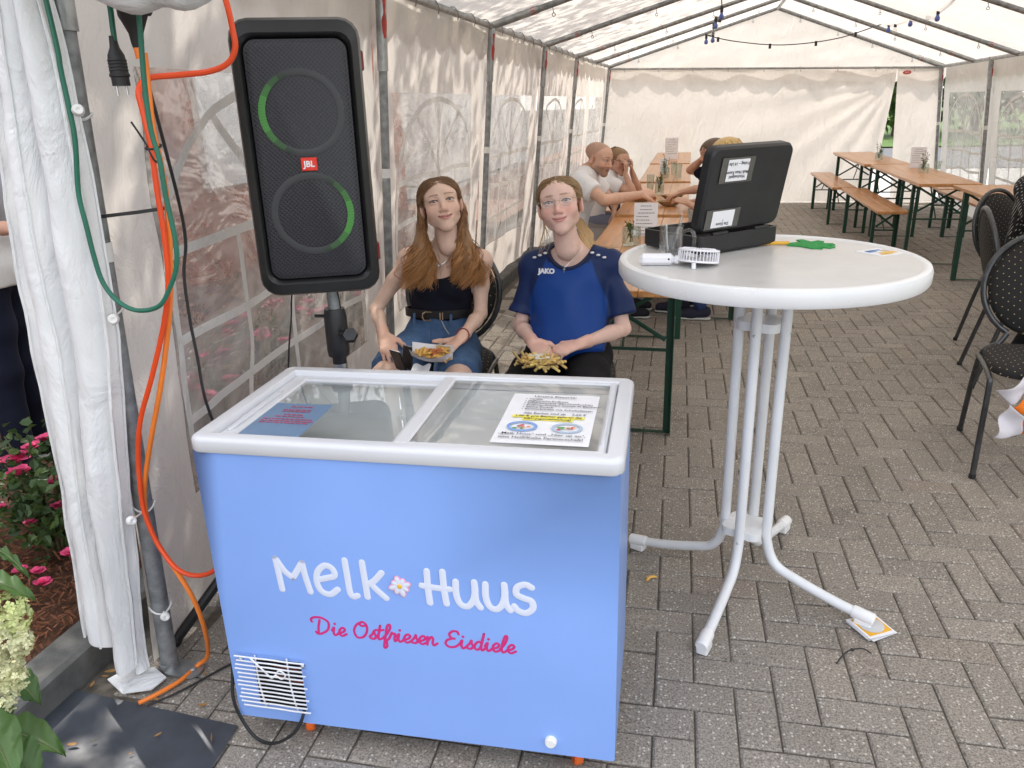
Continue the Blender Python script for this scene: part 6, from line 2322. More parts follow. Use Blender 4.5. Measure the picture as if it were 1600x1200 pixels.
class Blob:
    """list of smooth-union / smooth-cut solids turned into one continuous surface"""

    def __init__(self):
        self.ops = []
        self.post = []

    def cap(self, a, b, ra, rb=None, k=0.02, sub=False, fdir=None, sq=1.0):
        self.ops.append(('c', V3(a), V3(b), float(ra), float(ra if rb is None else rb), k, sub, None if fdir is None else V3(Vector(fdir).normalized()), sq))
        return self

    def ell(self, c, r, R=None, k=0.02, sub=False):
        self.ops.append(('e', V3(c), V3(r), None if R is None else np.array(R, dtype=np.float32), None, k, sub, None, 1.0))
        return self

    def chain(self, pts, radii, k=0.02, sub=False, fdir=None, sq=1.0):
        for i in range(len(pts) - 1):
            self.cap(pts[i], pts[i + 1], radii[i], radii[i + 1], k, sub, fdir, sq)
        return self

    def bounds(self, o):
        if o[0] == 'c':
            r = max(o[3], o[4])
            return np.minimum(o[1], o[2]) - r, np.maximum(o[1], o[2]) + r
        r = float(o[2].max()) if o[3] is not None else o[2]
        return o[1] - r, o[1] + r

    def mesh(self, h):
        lo = np.min([self.bounds(o)[0] for o in self.ops if not o[6]], axis=0) - 3 * h
        hi = np.max([self.bounds(o)[1] for o in self.ops if not o[6]], axis=0) + 3 * h
        n = np.ceil((hi - lo) / h).astype(int) + 1
        ax = [lo[i] + h * np.arange(n[i], dtype=np.float32) for i in range(3)]
        F = np.full(n, 0.3, dtype=np.float32)
        for o in self.ops:
            b0, b1 = self.bounds(o)
            mg = o[5] + 3 * h
            i0 = np.clip(np.floor((b0 - mg - lo) / h).astype(int), 0, n)
            i1 = np.clip(np.ceil((b1 + mg - lo) / h).astype(int) + 1, 0, n)
            if np.any(i1 <= i0):
                continue
            sl = tuple(slice(i0[i], i1[i]) for i in range(3))
            X = ax[0][sl[0]][:, None, None]
            Y = ax[1][sl[1]][None, :, None]
            Z = ax[2][sl[2]][None, None, :]
            if o[0] == 'c':
                a, b_, ra, rb, fd, sq = o[1], o[2], o[3], o[4], o[7], o[8]
                px, py, pz = X - a[0], Y - a[1], Z - a[2]
                d = b_ - a
                if fd is not None:
                    e = (px * fd[0] + py * fd[1] + pz * fd[2]) * (1 / sq - 1)
                    px, py, pz = px + e * fd[0], py + e * fd[1], pz + e * fd[2]
                    ed = float(d @ fd) * (1 / sq - 1)
                    d = d + ed * fd
                dd = max(float(d @ d), 1e-12)
                t = np.clip((px * d[0] + py * d[1] + pz * d[2]) / dd, 0, 1)
                D = np.sqrt((px - t * d[0]) ** 2 + (py - t * d[1]) ** 2 + (pz - t * d[2]) ** 2) - (ra + (rb - ra) * t)
                if fd is not None:
                    D = D * (0.5 + 0.5 * sq)
            else:
                px, py, pz = X - o[1][0], Y - o[1][1], Z - o[1][2]
                if o[3] is not None:
                    R = o[3]
                    px, py, pz = (R[0, 0] * px + R[1, 0] * py + R[2, 0] * pz, R[0, 1] * px + R[1, 1] * py + R[2, 1] * pz, R[0, 2] * px + R[1, 2] * py + R[2, 2] * pz)
                r = o[2]
                k0 = np.sqrt((px / r[0]) ** 2 + (py / r[1]) ** 2 + (pz / r[2]) ** 2)
                k1 = np.sqrt((px / r[0] ** 2) ** 2 + (py / r[1] ** 2) ** 2 + (pz / r[2] ** 2) ** 2) + 1e-6
                D = k0 * (k0 - 1) / k1
            G = F[sl]
            k = max(o[5], 1e-5)
            if o[6]:
                D = -D
                hh = np.clip(k - np.abs(G - D), 0, None) / k
                F[sl] = np.maximum(G, D) + hh * hh * k * 0.25
            else:
                hh = np.clip(k - np.abs(G - D), 0, None) / k
                F[sl] = np.minimum(G, D) - hh * hh * k * 0.25
        for fn in self.post:
            F = fn(F, ax[0][:, None, None], ax[1][None, :, None], ax[2][None, None, :]).astype(np.float32)
        return surface_nets(F, lo, h)


def surface_nets(F, lo, h):
    S = F < 0
    nx, ny, nz_ = F.shape
    cnt = np.zeros((nx - 1, ny - 1, nz_ - 1), dtype=np.int8)
    for dx in (0, 1):
        for dy in (0, 1):
            for dz in (0, 1):
                cnt += S[dx:nx - 1 + dx, dy:ny - 1 + dy, dz:nz_ - 1 + dz]
    act = (cnt > 0) & (cnt < 8)
    idx = np.argwhere(act)
    num = np.full(act.shape, -1, dtype=np.int64)
    num[act] = np.arange(len(idx))
    pos = np.zeros((len(idx), 3))
    c = np.zeros(len(idx))
    cor = [(i, j, k) for i in (0, 1) for j in (0, 1) for k in (0, 1)]
    fv = {q: F[idx[:, 0] + q[0], idx[:, 1] + q[1], idx[:, 2] + q[2]] for q in cor}
    for q in cor:
        for d in range(3):
            if q[d] == 0:
                q2 = list(q)
                q2[d] = 1
                q2 = tuple(q2)
                a, b_ = fv[q], fv[q2]
                m = (a < 0) != (b_ < 0)
                t = np.where(m, a / np.where(m, a - b_, 1), 0)
                for e in range(3):
                    pos[:, e] += np.where(m, q[e] + (t if e == d else 0), 0)
                c += m
    verts = (idx + pos / c[:, None]) * h + lo
    faces = []
    for d in range(3):
        e1, e2 = [(1, 2), (2, 0), (0, 1)][d]
        s0 = [slice(None)] * 3
        s1 = [slice(None)] * 3
        s0[d], s1[d] = slice(0, -1), slice(1, None)
        A, B = S[tuple(s0)], S[tuple(s1)]
        ch_ = np.argwhere(A != B)
        ok = (ch_[:, e1] > 0) & (ch_[:, e2] > 0) & (ch_[:, e1] < num.shape[e1]) & (ch_[:, e2] < num.shape[e2])
        ch_ = ch_[ok]
        q = []
        for (o1, o2) in ((-1, -1), (0, -1), (0, 0), (-1, 0)):
            t = ch_.copy()
            t[:, e1] += o1
            t[:, e2] += o2
            q.append(num[t[:, 0], t[:, 1], t[:, 2]])
        q = np.stack(q, 1)
        inside_first = A[ch_[:, 0], ch_[:, 1], ch_[:, 2]]
        q = np.where(inside_first[:, None], q, q[:, ::-1])
        faces.append(q)
    faces = np.concatenate(faces)
    faces = faces[(faces >= 0).all(1)]
    return verts, faces


def smooth_verts(v, f, it=2, lam=0.5):
    n = len(v)
    for _ in range(it):
        acc = np.zeros_like(v)
        c = np.zeros(n)
        for a, b_ in ((0, 1), (1, 2), (2, 3), (3, 0)):
            np.add.at(acc, f[:, a], v[f[:, b_]])
            np.add.at(acc, f[:, b_], v[f[:, a]])
            np.add.at(c, f[:, a], 1)
            np.add.at(c, f[:, b_], 1)
        v = v + lam * (acc / np.maximum(c, 1)[:, None] - v)
    return v


class Skin:
    """collects coloured pieces of one body into one mesh"""

    def __init__(self):
        self.v, self.f, self.c, self.n = [], [], [], 0

    def add(self, v, f, c):
        c = np.broadcast_to(np.asarray(c, dtype=np.float64), (len(v), 3))
        self.v.append(np.asarray(v))
        self.f.append([tuple(int(i) + self.n for i in q) for q in f])
        self.c.append(c)
        self.n += len(v)

    def build(self, name, mt_, parent, angle=0):
        me = bpy.data.meshes.new(name)
        V = np.concatenate(self.v)
        me.from_pydata(V.tolist(), [], [q for l in self.f for q in l])
        me.materials.append(mt_)
        at = me.color_attributes.new('Col', 'FLOAT_COLOR', 'POINT')
        C = np.concatenate(self.c)
        at.data.foreach_set('color', np.concatenate([C, np.ones((len(C), 1))], 1).astype(np.float32).ravel())
        me.polygons.foreach_set('use_smooth', [True] * len(me.polygons))
        if angle:
            me.set_sharp_from_angle(angle=rad(angle))
        me.update()
        return obj(name, me, parent)


SKIN = mat('skin', (0.95, 0.95, 0.95), 0.56, var=0.055, scale=42, attr='Col', sss=0.06, bmp=0.12, bscale=420, bdist=0.001, spec=0.35)
HAIR = mat('hair', (1, 1, 1), 0.42, var=0.0, attr='Col', spec=0.5)
CLOTH = mat('cloth', (1, 1, 1), 0.85, var=0.06, scale=60, attr='Col', spec=0.2, bmp=0.25, bscale=500, bdist=0.001)
CLOTH_SOFT = mat('cloth_sport', (1, 1, 1), 0.55, var=0.04, scale=20, attr='Col', spec=0.35, bmp=0.15, bscale=60, bdist=0.004)
DENIM = mat('denim', (1, 1, 1), 0.9, var=0.22, scale=45, attr='Col', spec=0.15, bmp=0.4, bscale=420, bdist=0.001)
mat('gold_metal', (0.75, 0.60, 0.42), 0.25, 0.9)
mat('silver_metal', (0.75, 0.75, 0.76), 0.22, 0.9)
mat('leather_black', (0.015, 0.014, 0.015), 0.4, var=0.2, bmp=0.2, bscale=200)
glass_mat('lens', (0.96, 0.97, 0.97), 0.0, 0.05)


def gauss(d2, s):
    return np.exp(-d2 / (2 * s * s))


def head_mesh(skin=(0.62, 0.36, 0.25), lips=(0.50, 0.17, 0.14), brow=(0.24, 0.14, 0.08), smile=0.004, blush=0.25, eye=(0.16, 0.20, 0.22), jawk=1.0, fat=1.0, h=0.0023, shaved=None, stubble=0.0, gaze=(0, -1, 0), neck_len=0.13, browz=0.0, lipw=1.0, squint=0.0):
    B = Blob()
    B.ell((0, 0.012, 0.030), (0.0725, 0.093, 0.064))
    B.ell((0, -0.030, 0.028), (0.0625, 0.0555, 0.050), k=0.02)
    B.ell((0, -0.033, -0.030), (0.0600 * fat, 0.0535, 0.064), k=0.026)
    for s in (-1, 1):
        B.cap((s * 0.043 * jawk, -0.006, -0.056), (s * 0.008, -0.062, -0.092), 0.020, 0.018, 0.026)
        B.ell((s * 0.0385, -0.057, -0.030), (0.023 * fat, 0.022, 0.023), k=0.022)
        B.cap((s * 0.046, -0.062, 0.019 + browz), (s * 0.015, -0.076, 0.016 + browz), 0.009, 0.009, 0.02)
    B.ell((0, -0.069, -0.097), (0.019, 0.017, 0.0155), k=0.016)
    for s in (-1, 1):
        B.ell((s * 0.0315, -0.1005, -0.001), (0.0200, 0.0180, 0.0150), k=0.014, sub=True)
        B.ell((s * 0.0310, -0.0750, 0.0082 - squint * 0.5), (0.0172, 0.0124, 0.0058), k=0.003)
        B.ell((s * 0.0310, -0.0748, -0.0100 + squint), (0.0162, 0.0118, 0.0050), k=0.004)
    B.cap((0, -0.076, 0.010), (0, -0.0985, -0.030), 0.0068, 0.0088, 0.014)
    B.ell((0, -0.1005, -0.0340), (0.0105, 0.0098, 0.0088), k=0.008)
    for s in (-1, 1):
        B.ell((s * 0.0122, -0.0935, -0.0385), (0.0072, 0.0082, 0.0066), k=0.006)
        B.ell((s * 0.0062, -0.0985, -0.0465), (0.0036, 0.0046, 0.0034), k=0.003, sub=True)
    B.ell((0, -0.068, -0.064), (0.031, 0.022, 0.021), k=0.016)
    zc = -0.0635
    cw = 0.0245 * lipw

    def lipz(x):
        return zc + smile * (x / cw) ** 2

    def lipy(x):
        return -0.0905 + 0.0125 * (x / 0.0245) ** 2
    xs_ = np.linspace(-cw, cw, 7)
    B.chain([(x, lipy(x) + 0.0012, lipz(x) + 0.0034 * (1 - (x / cw) ** 2)) for x in xs_], [0.0026, 0.0038, 0.0046, 0.0042, 0.0046, 0.0038, 0.0026], 0.004)
    B.chain([(x * 0.86, lipy(x * .86) + 0.0018, lipz(x * .86) - 0.0050 * (1 - (x / cw) ** 2)) for x in xs_], [0.0026, 0.0042, 0.0055, 0.0058, 0.0055, 0.0042, 0.0026], 0.004)
    B.chain([(x * 1.04, lipy(x * 1.04) - 0.0042, lipz(x * 1.04)) for x in xs_], [0.0018] * 7, 0.003, sub=True)
    for s in (-1, 1):      # smile creases
        B.chain([(s * 0.019, -0.098, -0.040), (s * 0.029, -0.090, -0.052), (s * 0.031, -0.086, -0.064)], [0.0010] * 3, 0.010, sub=True)
        R = np.array(Euler((0.15, 0, s * 0.35)).to_matrix())
        B.ell((s * 0.0755, 0.012, -0.014), (0.0085, 0.019, 0.030), R, k=0.008)
        B.ell((s * 0.083, 0.008, -0.010), (0.006, 0.010, 0.017), R, k=0.004, sub=True)
    B.cap((0, 0.026, -0.05), (0, 0.038, -0.06 - neck_len), 0.042 * fat, 0.043 * fat, 0.018)
    v, f = B.mesh(h)
    v = smooth_verts(v, f, 1, 0.35)
    x, y, z = v[:, 0], v[:, 1], v[:, 2]
    ax_ = np.abs(x)
    C = np.tile(np.array(skin), (len(v), 1))
    red = np.array((1.10, 0.72, 0.68))
    w = blush * (gauss((ax_ - 0.040) ** 2 + (z + 0.034) ** 2, 0.018) + 0.8 * gauss(x ** 2 + (z + 0.034) ** 2, 0.010)) * (y < -0.03)
    w = w + 0.35 * blush * gauss(x ** 2 + (z + 0.095) ** 2, 0.014) * (y < -0.04) + 0.5 * blush * (ax_ > 0.071)
    C = C * (1 - w[:, None]) + C * red * w[:, None]
    front = y < -0.06
    lz = zc + smile * (x / cw) ** 2
    inside = 1 - (x / (cw * 1.02)) ** 2
    up = front & (inside > 0) & (z >= lz) & (z < lz + 0.0078 * np.sqrt(np.clip(inside, 0, 1)))
    lw = front & (inside > 0) & (z < lz) & (z > lz - 0.0098 * np.sqrt(np.clip(inside, 0, 1)))
    C[up | lw] = lips
    C[front & (ax_ < cw * 1.03) & (np.abs(z - lz) < 0.0016)] = np.array(lips) * 0.35
    bz = 0.0225 + browz - 3.2 * (ax_ - 0.034) ** 2 * (1 + 0.8 * (ax_ > 0.034))
    bw = front & (ax_ > 0.012) & (ax_ < 0.050) & (np.abs(z - bz) < 0.0028 * np.clip((0.054 - ax_) / 0.02, 0.35, 1))
    C[bw] = C[bw] * 0.22 + np.array(brow) * 0.78
    ex_ = (ax_ - 0.031) / 0.0150
    lash = front & (np.abs(ex_) < 1.1) & (np.abs(z - (0.0020 + 0.0048 * (1 - ex_ ** 2) - squint * .5)) < 0.0021)
    C[lash] = np.array(brow) * 0.35
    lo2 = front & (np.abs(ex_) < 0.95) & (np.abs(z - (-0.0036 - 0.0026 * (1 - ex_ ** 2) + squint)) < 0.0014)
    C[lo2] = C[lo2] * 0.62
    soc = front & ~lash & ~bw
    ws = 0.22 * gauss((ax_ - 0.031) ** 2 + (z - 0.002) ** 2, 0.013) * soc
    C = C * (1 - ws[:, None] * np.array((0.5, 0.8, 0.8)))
    if shaved is not None:
        hl = np.interp(y, (-0.1, -0.07, -0.045, -0.02, 0.0, 0.03, 0.12), (0.098, 0.085, 0.07, 0.04, 0.015, -0.035, -0.065))
        q = np.clip((z - hl) / 0.012, 0, 1) * 0.45
        C = C * (1 - q[:, None]) + np.array(shaved) * q[:, None]
    if stubble:
        q = stubble * np.clip((-0.036 - z) / 0.012, 0, 1) * (y < 0.0) * (z > -0.125) * np.clip((0.0 - y) / 0.03, 0, 1)
        C = C * (1 - q[:, None]) + np.array((0.16, 0.10, 0.075)) * q[:, None]
    S = Skin()
    S.add(v, f, C)
    # eyeballs
    gz_ = np.array(Vector(gaze).normalized())
    for s in (-1, 1):
        e = MB().ball((s * 0.031, -0.0722, -0.0012), 0.0128, None, 20, 14)
        ev = np.array(e.v)
        dirs = (ev - np.array((s * 0.031, -0.0722, -0.0012))) / 0.0128
        d = dirs @ gz_
        ec = np.tile(np.array((0.56, 0.52, 0.49)), (len(ev), 1))
        ec[d > 0.875] = eye
        ec[d > 0.972] = (0.01, 0.01, 0.01)
        S.add(ev, e.f, ec)
    return S


def xf(S, M):
    """transform all pieces of a Skin by a 4x4 matrix"""
    R = np.array(M.to_3x3())
    t = np.array(M.translation)
    S.v = [q @ R.T + t for q in S.v]
    return S


def head_matrix(loc, yaw=0, tilt=0, nod=0, s=1.0):
    """yaw turns to the image right (deg), tilt leans the crown to the image right, nod lowers the chin"""
    return Matrix.Translation(loc) @ Matrix.Rotation(rad(yaw), 4, 'Z') @ Matrix.Rotation(rad(tilt), 4, 'Y') @ Matrix.Rotation(rad(nod), 4, 'X') @ Matrix.Scale(s, 4)


def gaze_to_camera(M, base):
    return M.to_3x3().inverted() @ (CAM - Vector(base) - M.translation)


def hand_blob(wrist, direc, palm, side, curl=0.5, spread=0.12, thumb=0.6, s=1.0, elbow=None, curls=None):
    """side +1: thumb on the +across side. direc: wrist to knuckles, palm: where the palm faces"""
    d = Vector(direc).normalized()
    n = Vector(palm)
    n = (n - d * n.dot(d)).normalized()
    ac = d.cross(n) * side
    w = Vector(wrist)
    B = Blob()
    if elbow is not None:
        el = Vector(elbow)
        B.cap(w + (el - w) * 0.22, w, 0.0285 * s, 0.0235 * s, 0.012)
    kn = w + d * 0.082 * s
    B.cap(w + d * 0.008 * s, kn - d * 0.006, 0.030 * s, 0.040 * s, 0.016, fdir=n, sq=0.42)
    B.cap(kn + ac * 0.026 * s, kn - ac * 0.028 * s, 0.0105 * s, 0.0095 * s, 0.012)
    base = [(0.027, 0.000, 0.070, 0.0088), (0.009, 0.004, 0.079, 0.0090), (-0.010, 0.001, 0.073, 0.0086), (-0.027, -0.006, 0.057, 0.0076)]
    for i, (a, fwd, L_, r) in enumerate(base):
        p = kn + ac * a * s + d * fwd * s
        dir_ = (d + ac * spread * (1.5 - i) * 0.5).normalized()
        ang = 0.0
        seg = [0.46, 0.31, 0.23]
        c = curl if curls is None else curls[i]
        pts = [p]
        for j in range(3):
            ang += c * (0.55, 0.75, 0.55)[j]
            q = dir_ * math.cos(ang) + n * math.sin(ang)
            p = p + q * (L_ * seg[j] * s)
            pts.append(p)
        B.chain(pts, [r * s, r * 0.95 * s, r * 0.88 * s, r * 0.76 * s], 0.004)
    t0 = w + d * 0.022 * s + ac * 0.026 * s
    td = (d * 0.62 + ac * 0.75 + n * 0.25 * thumb).normalized()
    p1 = t0 + td * 0.034 * s
    p2 = p1 + (td * 0.7 + d * 0.35 + n * 0.55 * thumb).normalized() * 0.031 * s
    p3 = p2 + (td * 0.35 + d * 0.6 + n * 0.75 * thumb).normalized() * 0.026 * s
    B.chain([t0 - d * 0.01, p1, p2, p3], [0.0135 * s, 0.0115 * s, 0.0100 * s, 0.0085 * s], 0.008)
    return B


def body_blob(J, g=1.0, inf=0.0, parts='tal', limb=1.0, fem=0.0, B=None):
    """J: joints; parts t torso, a arms, l legs"""
    B = B or Blob()
    ex = (Vector(J['shL']) - Vector(J['shR'])).normalized()
    up = (Vector(J['neck']) - Vector(J['pelvis'])).normalized()
    fw = ex.cross(up).normalized() * -1     # forward (towards -y for a person facing the camera)
    fw = up.cross(ex) if False else (ex.cross(up))
    P, N = Vector(J['pelvis']), Vector(J['neck'])
    sh = (Vector(J['shL']) + Vector(J['shR'])) / 2
    sw_ = (Vector(J['shL']) - Vector(J['shR'])).length
    wst = Vector(J['waist']) if 'waist' in J else P.lerp(sh, 0.36)
    che = P.lerp(sh, 0.72) if 'chest' not in J else Vector(J['chest'])
    if 't' in parts:
        B.cap(P, wst, 0.155 * g + inf, 0.122 * g + inf, 0.04, fdir=fw, sq=0.70)
        B.cap(wst, che, 0.122 * g + inf, 0.140 * g + inf, 0.04, fdir=fw, sq=0.72)
        B.cap(che, sh - up * 0.01, 0.140 * g + inf, 0.105 * g + inf, 0.04, fdir=fw, sq=0.66)
        for s in ('L', 'R'):
            S_ = Vector(J['sh' + s])
            B.cap(N - up * 0.01, S_, 0.040 * g + inf, 0.046 * g * limb + inf, 0.035)
            B.cap(che, S_ - up * 0.01, 0.085 * g + inf, 0.046 * g * limb + inf, 0.05, fdir=fw, sq=0.75)
        if fem:
            for s in (-1, 1):
                B.ell(che + ex * s * 0.066 * g + fw * (0.080 * g) + up * 0.005, (0.056 * g + inf, 0.044 * fem + inf, 0.055 * g + inf), k=0.04)
    if 'a' in parts:
        for s in ('L', 'R'):
            S_, E_, W_ = Vector(J['sh' + s]), Vector(J['el' + s]), Vector(J['wr' + s])
            B.chain([S_, S_.lerp(E_, 0.45), E_], [0.044 * g * limb + inf, 0.042 * g * limb + inf, 0.0345 * g * limb + inf], 0.02)
            B.chain([E_, E_.lerp(W_, 0.3), W_], [0.0345 * g * limb + inf, 0.0365 * g * limb + inf, 0.0235 * g * limb + inf], 0.015)
    if 'l' in parts:
        for s in ('L', 'R'):
            H_, K_, A_ = Vector(J['hip' + s]), Vector(J['kn' + s]), Vector(J['an' + s])
            B.chain([H_, H_.lerp(K_, 0.5), K_], [0.085 * g + inf, 0.074 * g + inf, 0.055 * g + inf], 0.03)
            B.chain([K_, K_.lerp(A_, 0.35), A_], [0.053 * g + inf, 0.054 * g + inf, 0.034 * g + inf], 0.02)
    return B, fw, up, ex


def cloth_piece(name, B, h, colr, mt_, parent, it=2, wr=0.0, wscale=9.0, seed=0.0, colfn=None, calm=None):
    if wr:
        def w(F, X, Y, Z):
            ph = np.sin(X * wscale * 3.1 + seed + 2 * np.sin(Z * wscale + seed)) + np.sin(Z * wscale * 2.3 + 3 * np.sin(X * wscale * 1.3 + seed) + Y * wscale) + 0.6 * np.sin((X + Z) * wscale * 4.1 + seed * 2 + 2 * np.sin(Y * wscale * 2))
            amp = wr * 0.5 if calm is None else wr * 0.5 * np.clip((calm - Z) / 0.10, 0.05, 1)
            return F + amp * ph
        B.post.insert(0, w)
    v, f = B.mesh(h)
    v = smooth_verts(v, f, it, 0.5)
    S = Skin()
    S.add(v, f, colfn(v) if colfn else colr)
    return S.build(name, mt_, parent)


def strand_mesh(name, strands, mt_, parent, r=0.0022, n=4, M=None):
    """strands: list of (points, root colour, tip colour, radius)"""
    V, Fc, C = [], [], []
    o = 0
    for pts, c0, c1, rr in strands:
        P = [Vector(p) for p in pts]
        m = len(P)
        N = None
        for i in range(m):
            t = (P[min(i + 1, m - 1)] - P[max(i - 1, 0)]).normalized()
            if N is None:
                N = t.orthogonal().normalized()
            N = (N - t * N.dot(t)).normalized()
            b_ = t.cross(N)
            k = i / (m - 1)
            q = rr * (0.75 + 0.5 * math.sin(math.pi * min(1, k * 1.15))) * (1 if k < 0.8 else (1.15 - k) / 0.35)
            for j in range(n):
                a = 2 * math.pi * j / n
                V.append(P[i] + (N * math.cos(a) + b_ * math.sin(a)) * q)
                C.append([lerp(c0[e], c1[e], k) for e in range(3)])
        for i in range(m - 1):
            for j in range(n):
                Fc.append((o + i * n + j, o + i * n + (j + 1) % n, o + (i + 1) * n + (j + 1) % n, o + (i + 1) * n + j))
        o += m * n
    if M is not None:
        V = [M @ p for p in V]
    S = Skin()
    S.add(np.array([tuple(p) for p in V]), Fc, np.array(C))
    return S.build(name, mt_, parent)


def shell(d, off=0.0):
    """point on the skull surface in direction d from the skull centre"""
    d = Vector(d).normalized()
    r = Vector((0.0725 + off, 0.093 + off, 0.065 + off))
    k = 1 / math.sqrt((d.x / r.x) ** 2 + (d.y / r.y) ** 2 + (d.z / r.z) ** 2)
    return Vector((0, 0.012, 0.030)) + d * k


def hairline(y, x=0.0):
    return (-9.0 * x * x if y < -0.02 else 0.0) + interp(y, (-0.1, -0.075, -0.055, -0.035, -0.01, 0.01, 0.03, 0.11), (0.066, 0.061, 0.050, 0.033, 0.012, 0.002, -0.02, -0.06))


def hair_cap(col_, off=0.006, h=0.004, M=None, low=-0.06, hl=None, vol=0.0):
    B = Blob()
    B.ell((0, 0.013, 0.031), (0.0725 + off, 0.093 + off, 0.065 + off))
    B.ell((0, 0.05, -0.03), (0.060 + off, 0.05 + off, 0.06), k=0.03)
    if vol:
        B.ell((0, 0.0, 0.05), (0.068 + vol, 0.080 + vol, 0.056 + vol), k=0.02)
    hy = np.array((-0.12, -0.1, -0.075, -0.055, -0.035, -0.01, 0.01, 0.03, 0.11))
    hz_ = np.array((0.068, 0.066, 0.061, 0.050, 0.033, 0.012, 0.002, -0.02, -0.06)) if hl is None else np.array(hl)

    def cut(F, X, Y, Z):
        lim = np.interp(Y.ravel(), hy, hz_).reshape(Y.shape) - 9.0 * X ** 2 * (Y < -0.02)
        return np.maximum(F, (lim - Z) * 0.7)
    B.post.append(cut)
    v, f = B.mesh(h)
    v = smooth_verts(v, f, 2, 0.5)
    S = Skin()
    S.add(v, f, col_)
    if M is not None:
        xf(S, M)
    return S
# ---------------------------------------------------------------- girl in the black top
def sub(J, base):
    b_ = Vector(base)
    return {k: Vector(v) - b_ for k, v in J.items()}


FAIR = (0.79, 0.545, 0.425)
g1b = (-1.03, 3.05, 0.0)
G1 = thing('person', 'girl with long light brown hair, black top and denim shorts, holding fries on her lap', 'person', g1b)
J1 = sub({'neck': (-1.012, 3.055, 0.950), 'shR': (-1.176, 3.065, 0.908), 'shL': (-0.862, 3.065, 0.905), 'elR': (-1.315, 3.00, 0.700), 'elL': (-0.862, 3.02, 0.690), 'wrR': (-1.205, 2.80, 0.640), 'wrL': (-0.880, 2.79, 0.648),
          'pelvis': (-1.055, 3.06, 0.575), 'waist': (-1.05, 3.055, 0.70), 'chest': (-1.03, 3.06, 0.815),
          'hipR': (-1.135, 3.02, 0.535), 'hipL': (-0.965, 3.02, 0.535), 'knR': (-1.185, 2.60, 0.500), 'knL': (-0.835, 2.58, 0.505), 'anR': (-1.16, 2.52, 0.09), 'anL': (-0.85, 2.50, 0.09)}, g1b)
M1 = head_matrix(Vector((-1.003, 3.005, 1.140)) - Vector(g1b), yaw=24, tilt=-8, nod=-15, s=1.03)
S = head_mesh(skin=FAIR, lips=(0.58, 0.26, 0.22), brow=(0.26, 0.15, 0.08), smile=0.0065, blush=0.28, eye=(0.10, 0.12, 0.12), gaze=gaze_to_camera(M1, g1b), neck_len=0.10, squint=0.0034, lipw=1.10)
xf(S, M1)
B, fw, up, ex = body_blob(J1, g=0.88, fem=0.85, limb=0.9)
B.cap(J1['neck'] + Vector((0, 0.005, 0.0)), M1 @ Vector((0, 0.030, -0.09)), 0.046, 0.042, 0.03)
for s in ('L', 'R'):
    B.chain([J1['an' + s], J1['an' + s] + Vector((0, -0.10, -0.055)), J1['an' + s] + Vector((0, -0.17, -0.062))], [0.034, 0.034, 0.022], 0.02)
v, f = B.mesh(0.0075)
S.add(smooth_verts(v, f, 2), f, FAIR)
hands1 = [('R', (0.5, -0.75, -0.40), (0.15, 0.1, -1), +1, 0.55, [0.5, 0.55, 0.6, 0.7]), ('L', (-0.62, -0.62, -0.48), (-0.30, -0.35, 0.9), +1, 0.55, [0.25, 0.3, 0.35, 0.45])]
for (s, d_, pn, sd, cu, cs) in hands1:
    hb = hand_blob(J1['wr' + s], d_, pn, sd, cu, elbow=J1['el' + s], curls=cs, s=0.92)
    v, f = hb.mesh(0.0032)
    S.add(smooth_verts(v, f, 1), f, [q * w_ for q, w_ in zip(FAIR, (1.03, 0.93, 0.90))])
S.build('body', SKIN, G1)
# tank top
B, fw, up, ex = body_blob(J1, g=0.88, inf=0.0065, parts='t', fem=0.85, limb=0.9)
che = J1['chest']


def cut1(F, X, Y, Z):
    xl_ = X - float(che.x)
    top = float(che.z) + 0.030 + 0.035 * np.clip(np.abs(xl_) / 0.10, 0, 1) ** 2 + np.where(Y > 0.0, 0.05, 0.0)
    F = np.maximum(F, (Z - top) * 0.8)
    F = np.maximum(F, float(J1['pelvis'].z) + 0.085 - Z)
    for s in ('L', 'R'):
        q = J1['sh' + s]
        F = np.maximum(F, 0.068 - np.sqrt((X - q.x) ** 2 + (Y - q.y) ** 2 * 0.7 + (Z - (q.z - 0.015)) ** 2))
    return F


B.post.append(cut1)
top1 = cloth_piece('tank_top', B, 0.0065, (0.010, 0.011, 0.020), CLOTH, G1, wr=0.0025, wscale=16)
sm_ = MB()
for s in (-1, 1):
    a = che + ex * s * 0.088 + fw * 0.092 + Vector((0, 0, 0.045))
    sh_ = J1['shL' if s > 0 else 'shR']
    b_ = sh_ + Vector((-s * 0.052, -0.012, 0.043))
    c_ = che + ex * s * 0.085 - fw * 0.085 + Vector((0, 0, 0.06))
    sm_.tube(catmull([a, a.lerp(b_, 0.55) + fw * 0.022, b_, b_.lerp(c_, 0.5) + Vector((0, 0.03, 0.01)), c_], 6), 0.008, 8, True, flat=(tuple(fw), 0.3))
child_o = sm_.build('strap', mat('strap_navy', (0.010, 0.011, 0.018), 0.8), top1)
# denim shorts, belt
DEN = np.array((0.085, 0.155, 0.285))
B, fw, up, ex = body_blob(J1, g=0.90, inf=0.010, parts='t')
B.ops = B.ops[:1]
for s in ('L', 'R'):
    H_, K_ = J1['hip' + s], J1['kn' + s]
    B.chain([H_, H_.lerp(K_, 0.5), H_.lerp(K_, 0.80)], [0.095, 0.086, 0.078], 0.03)


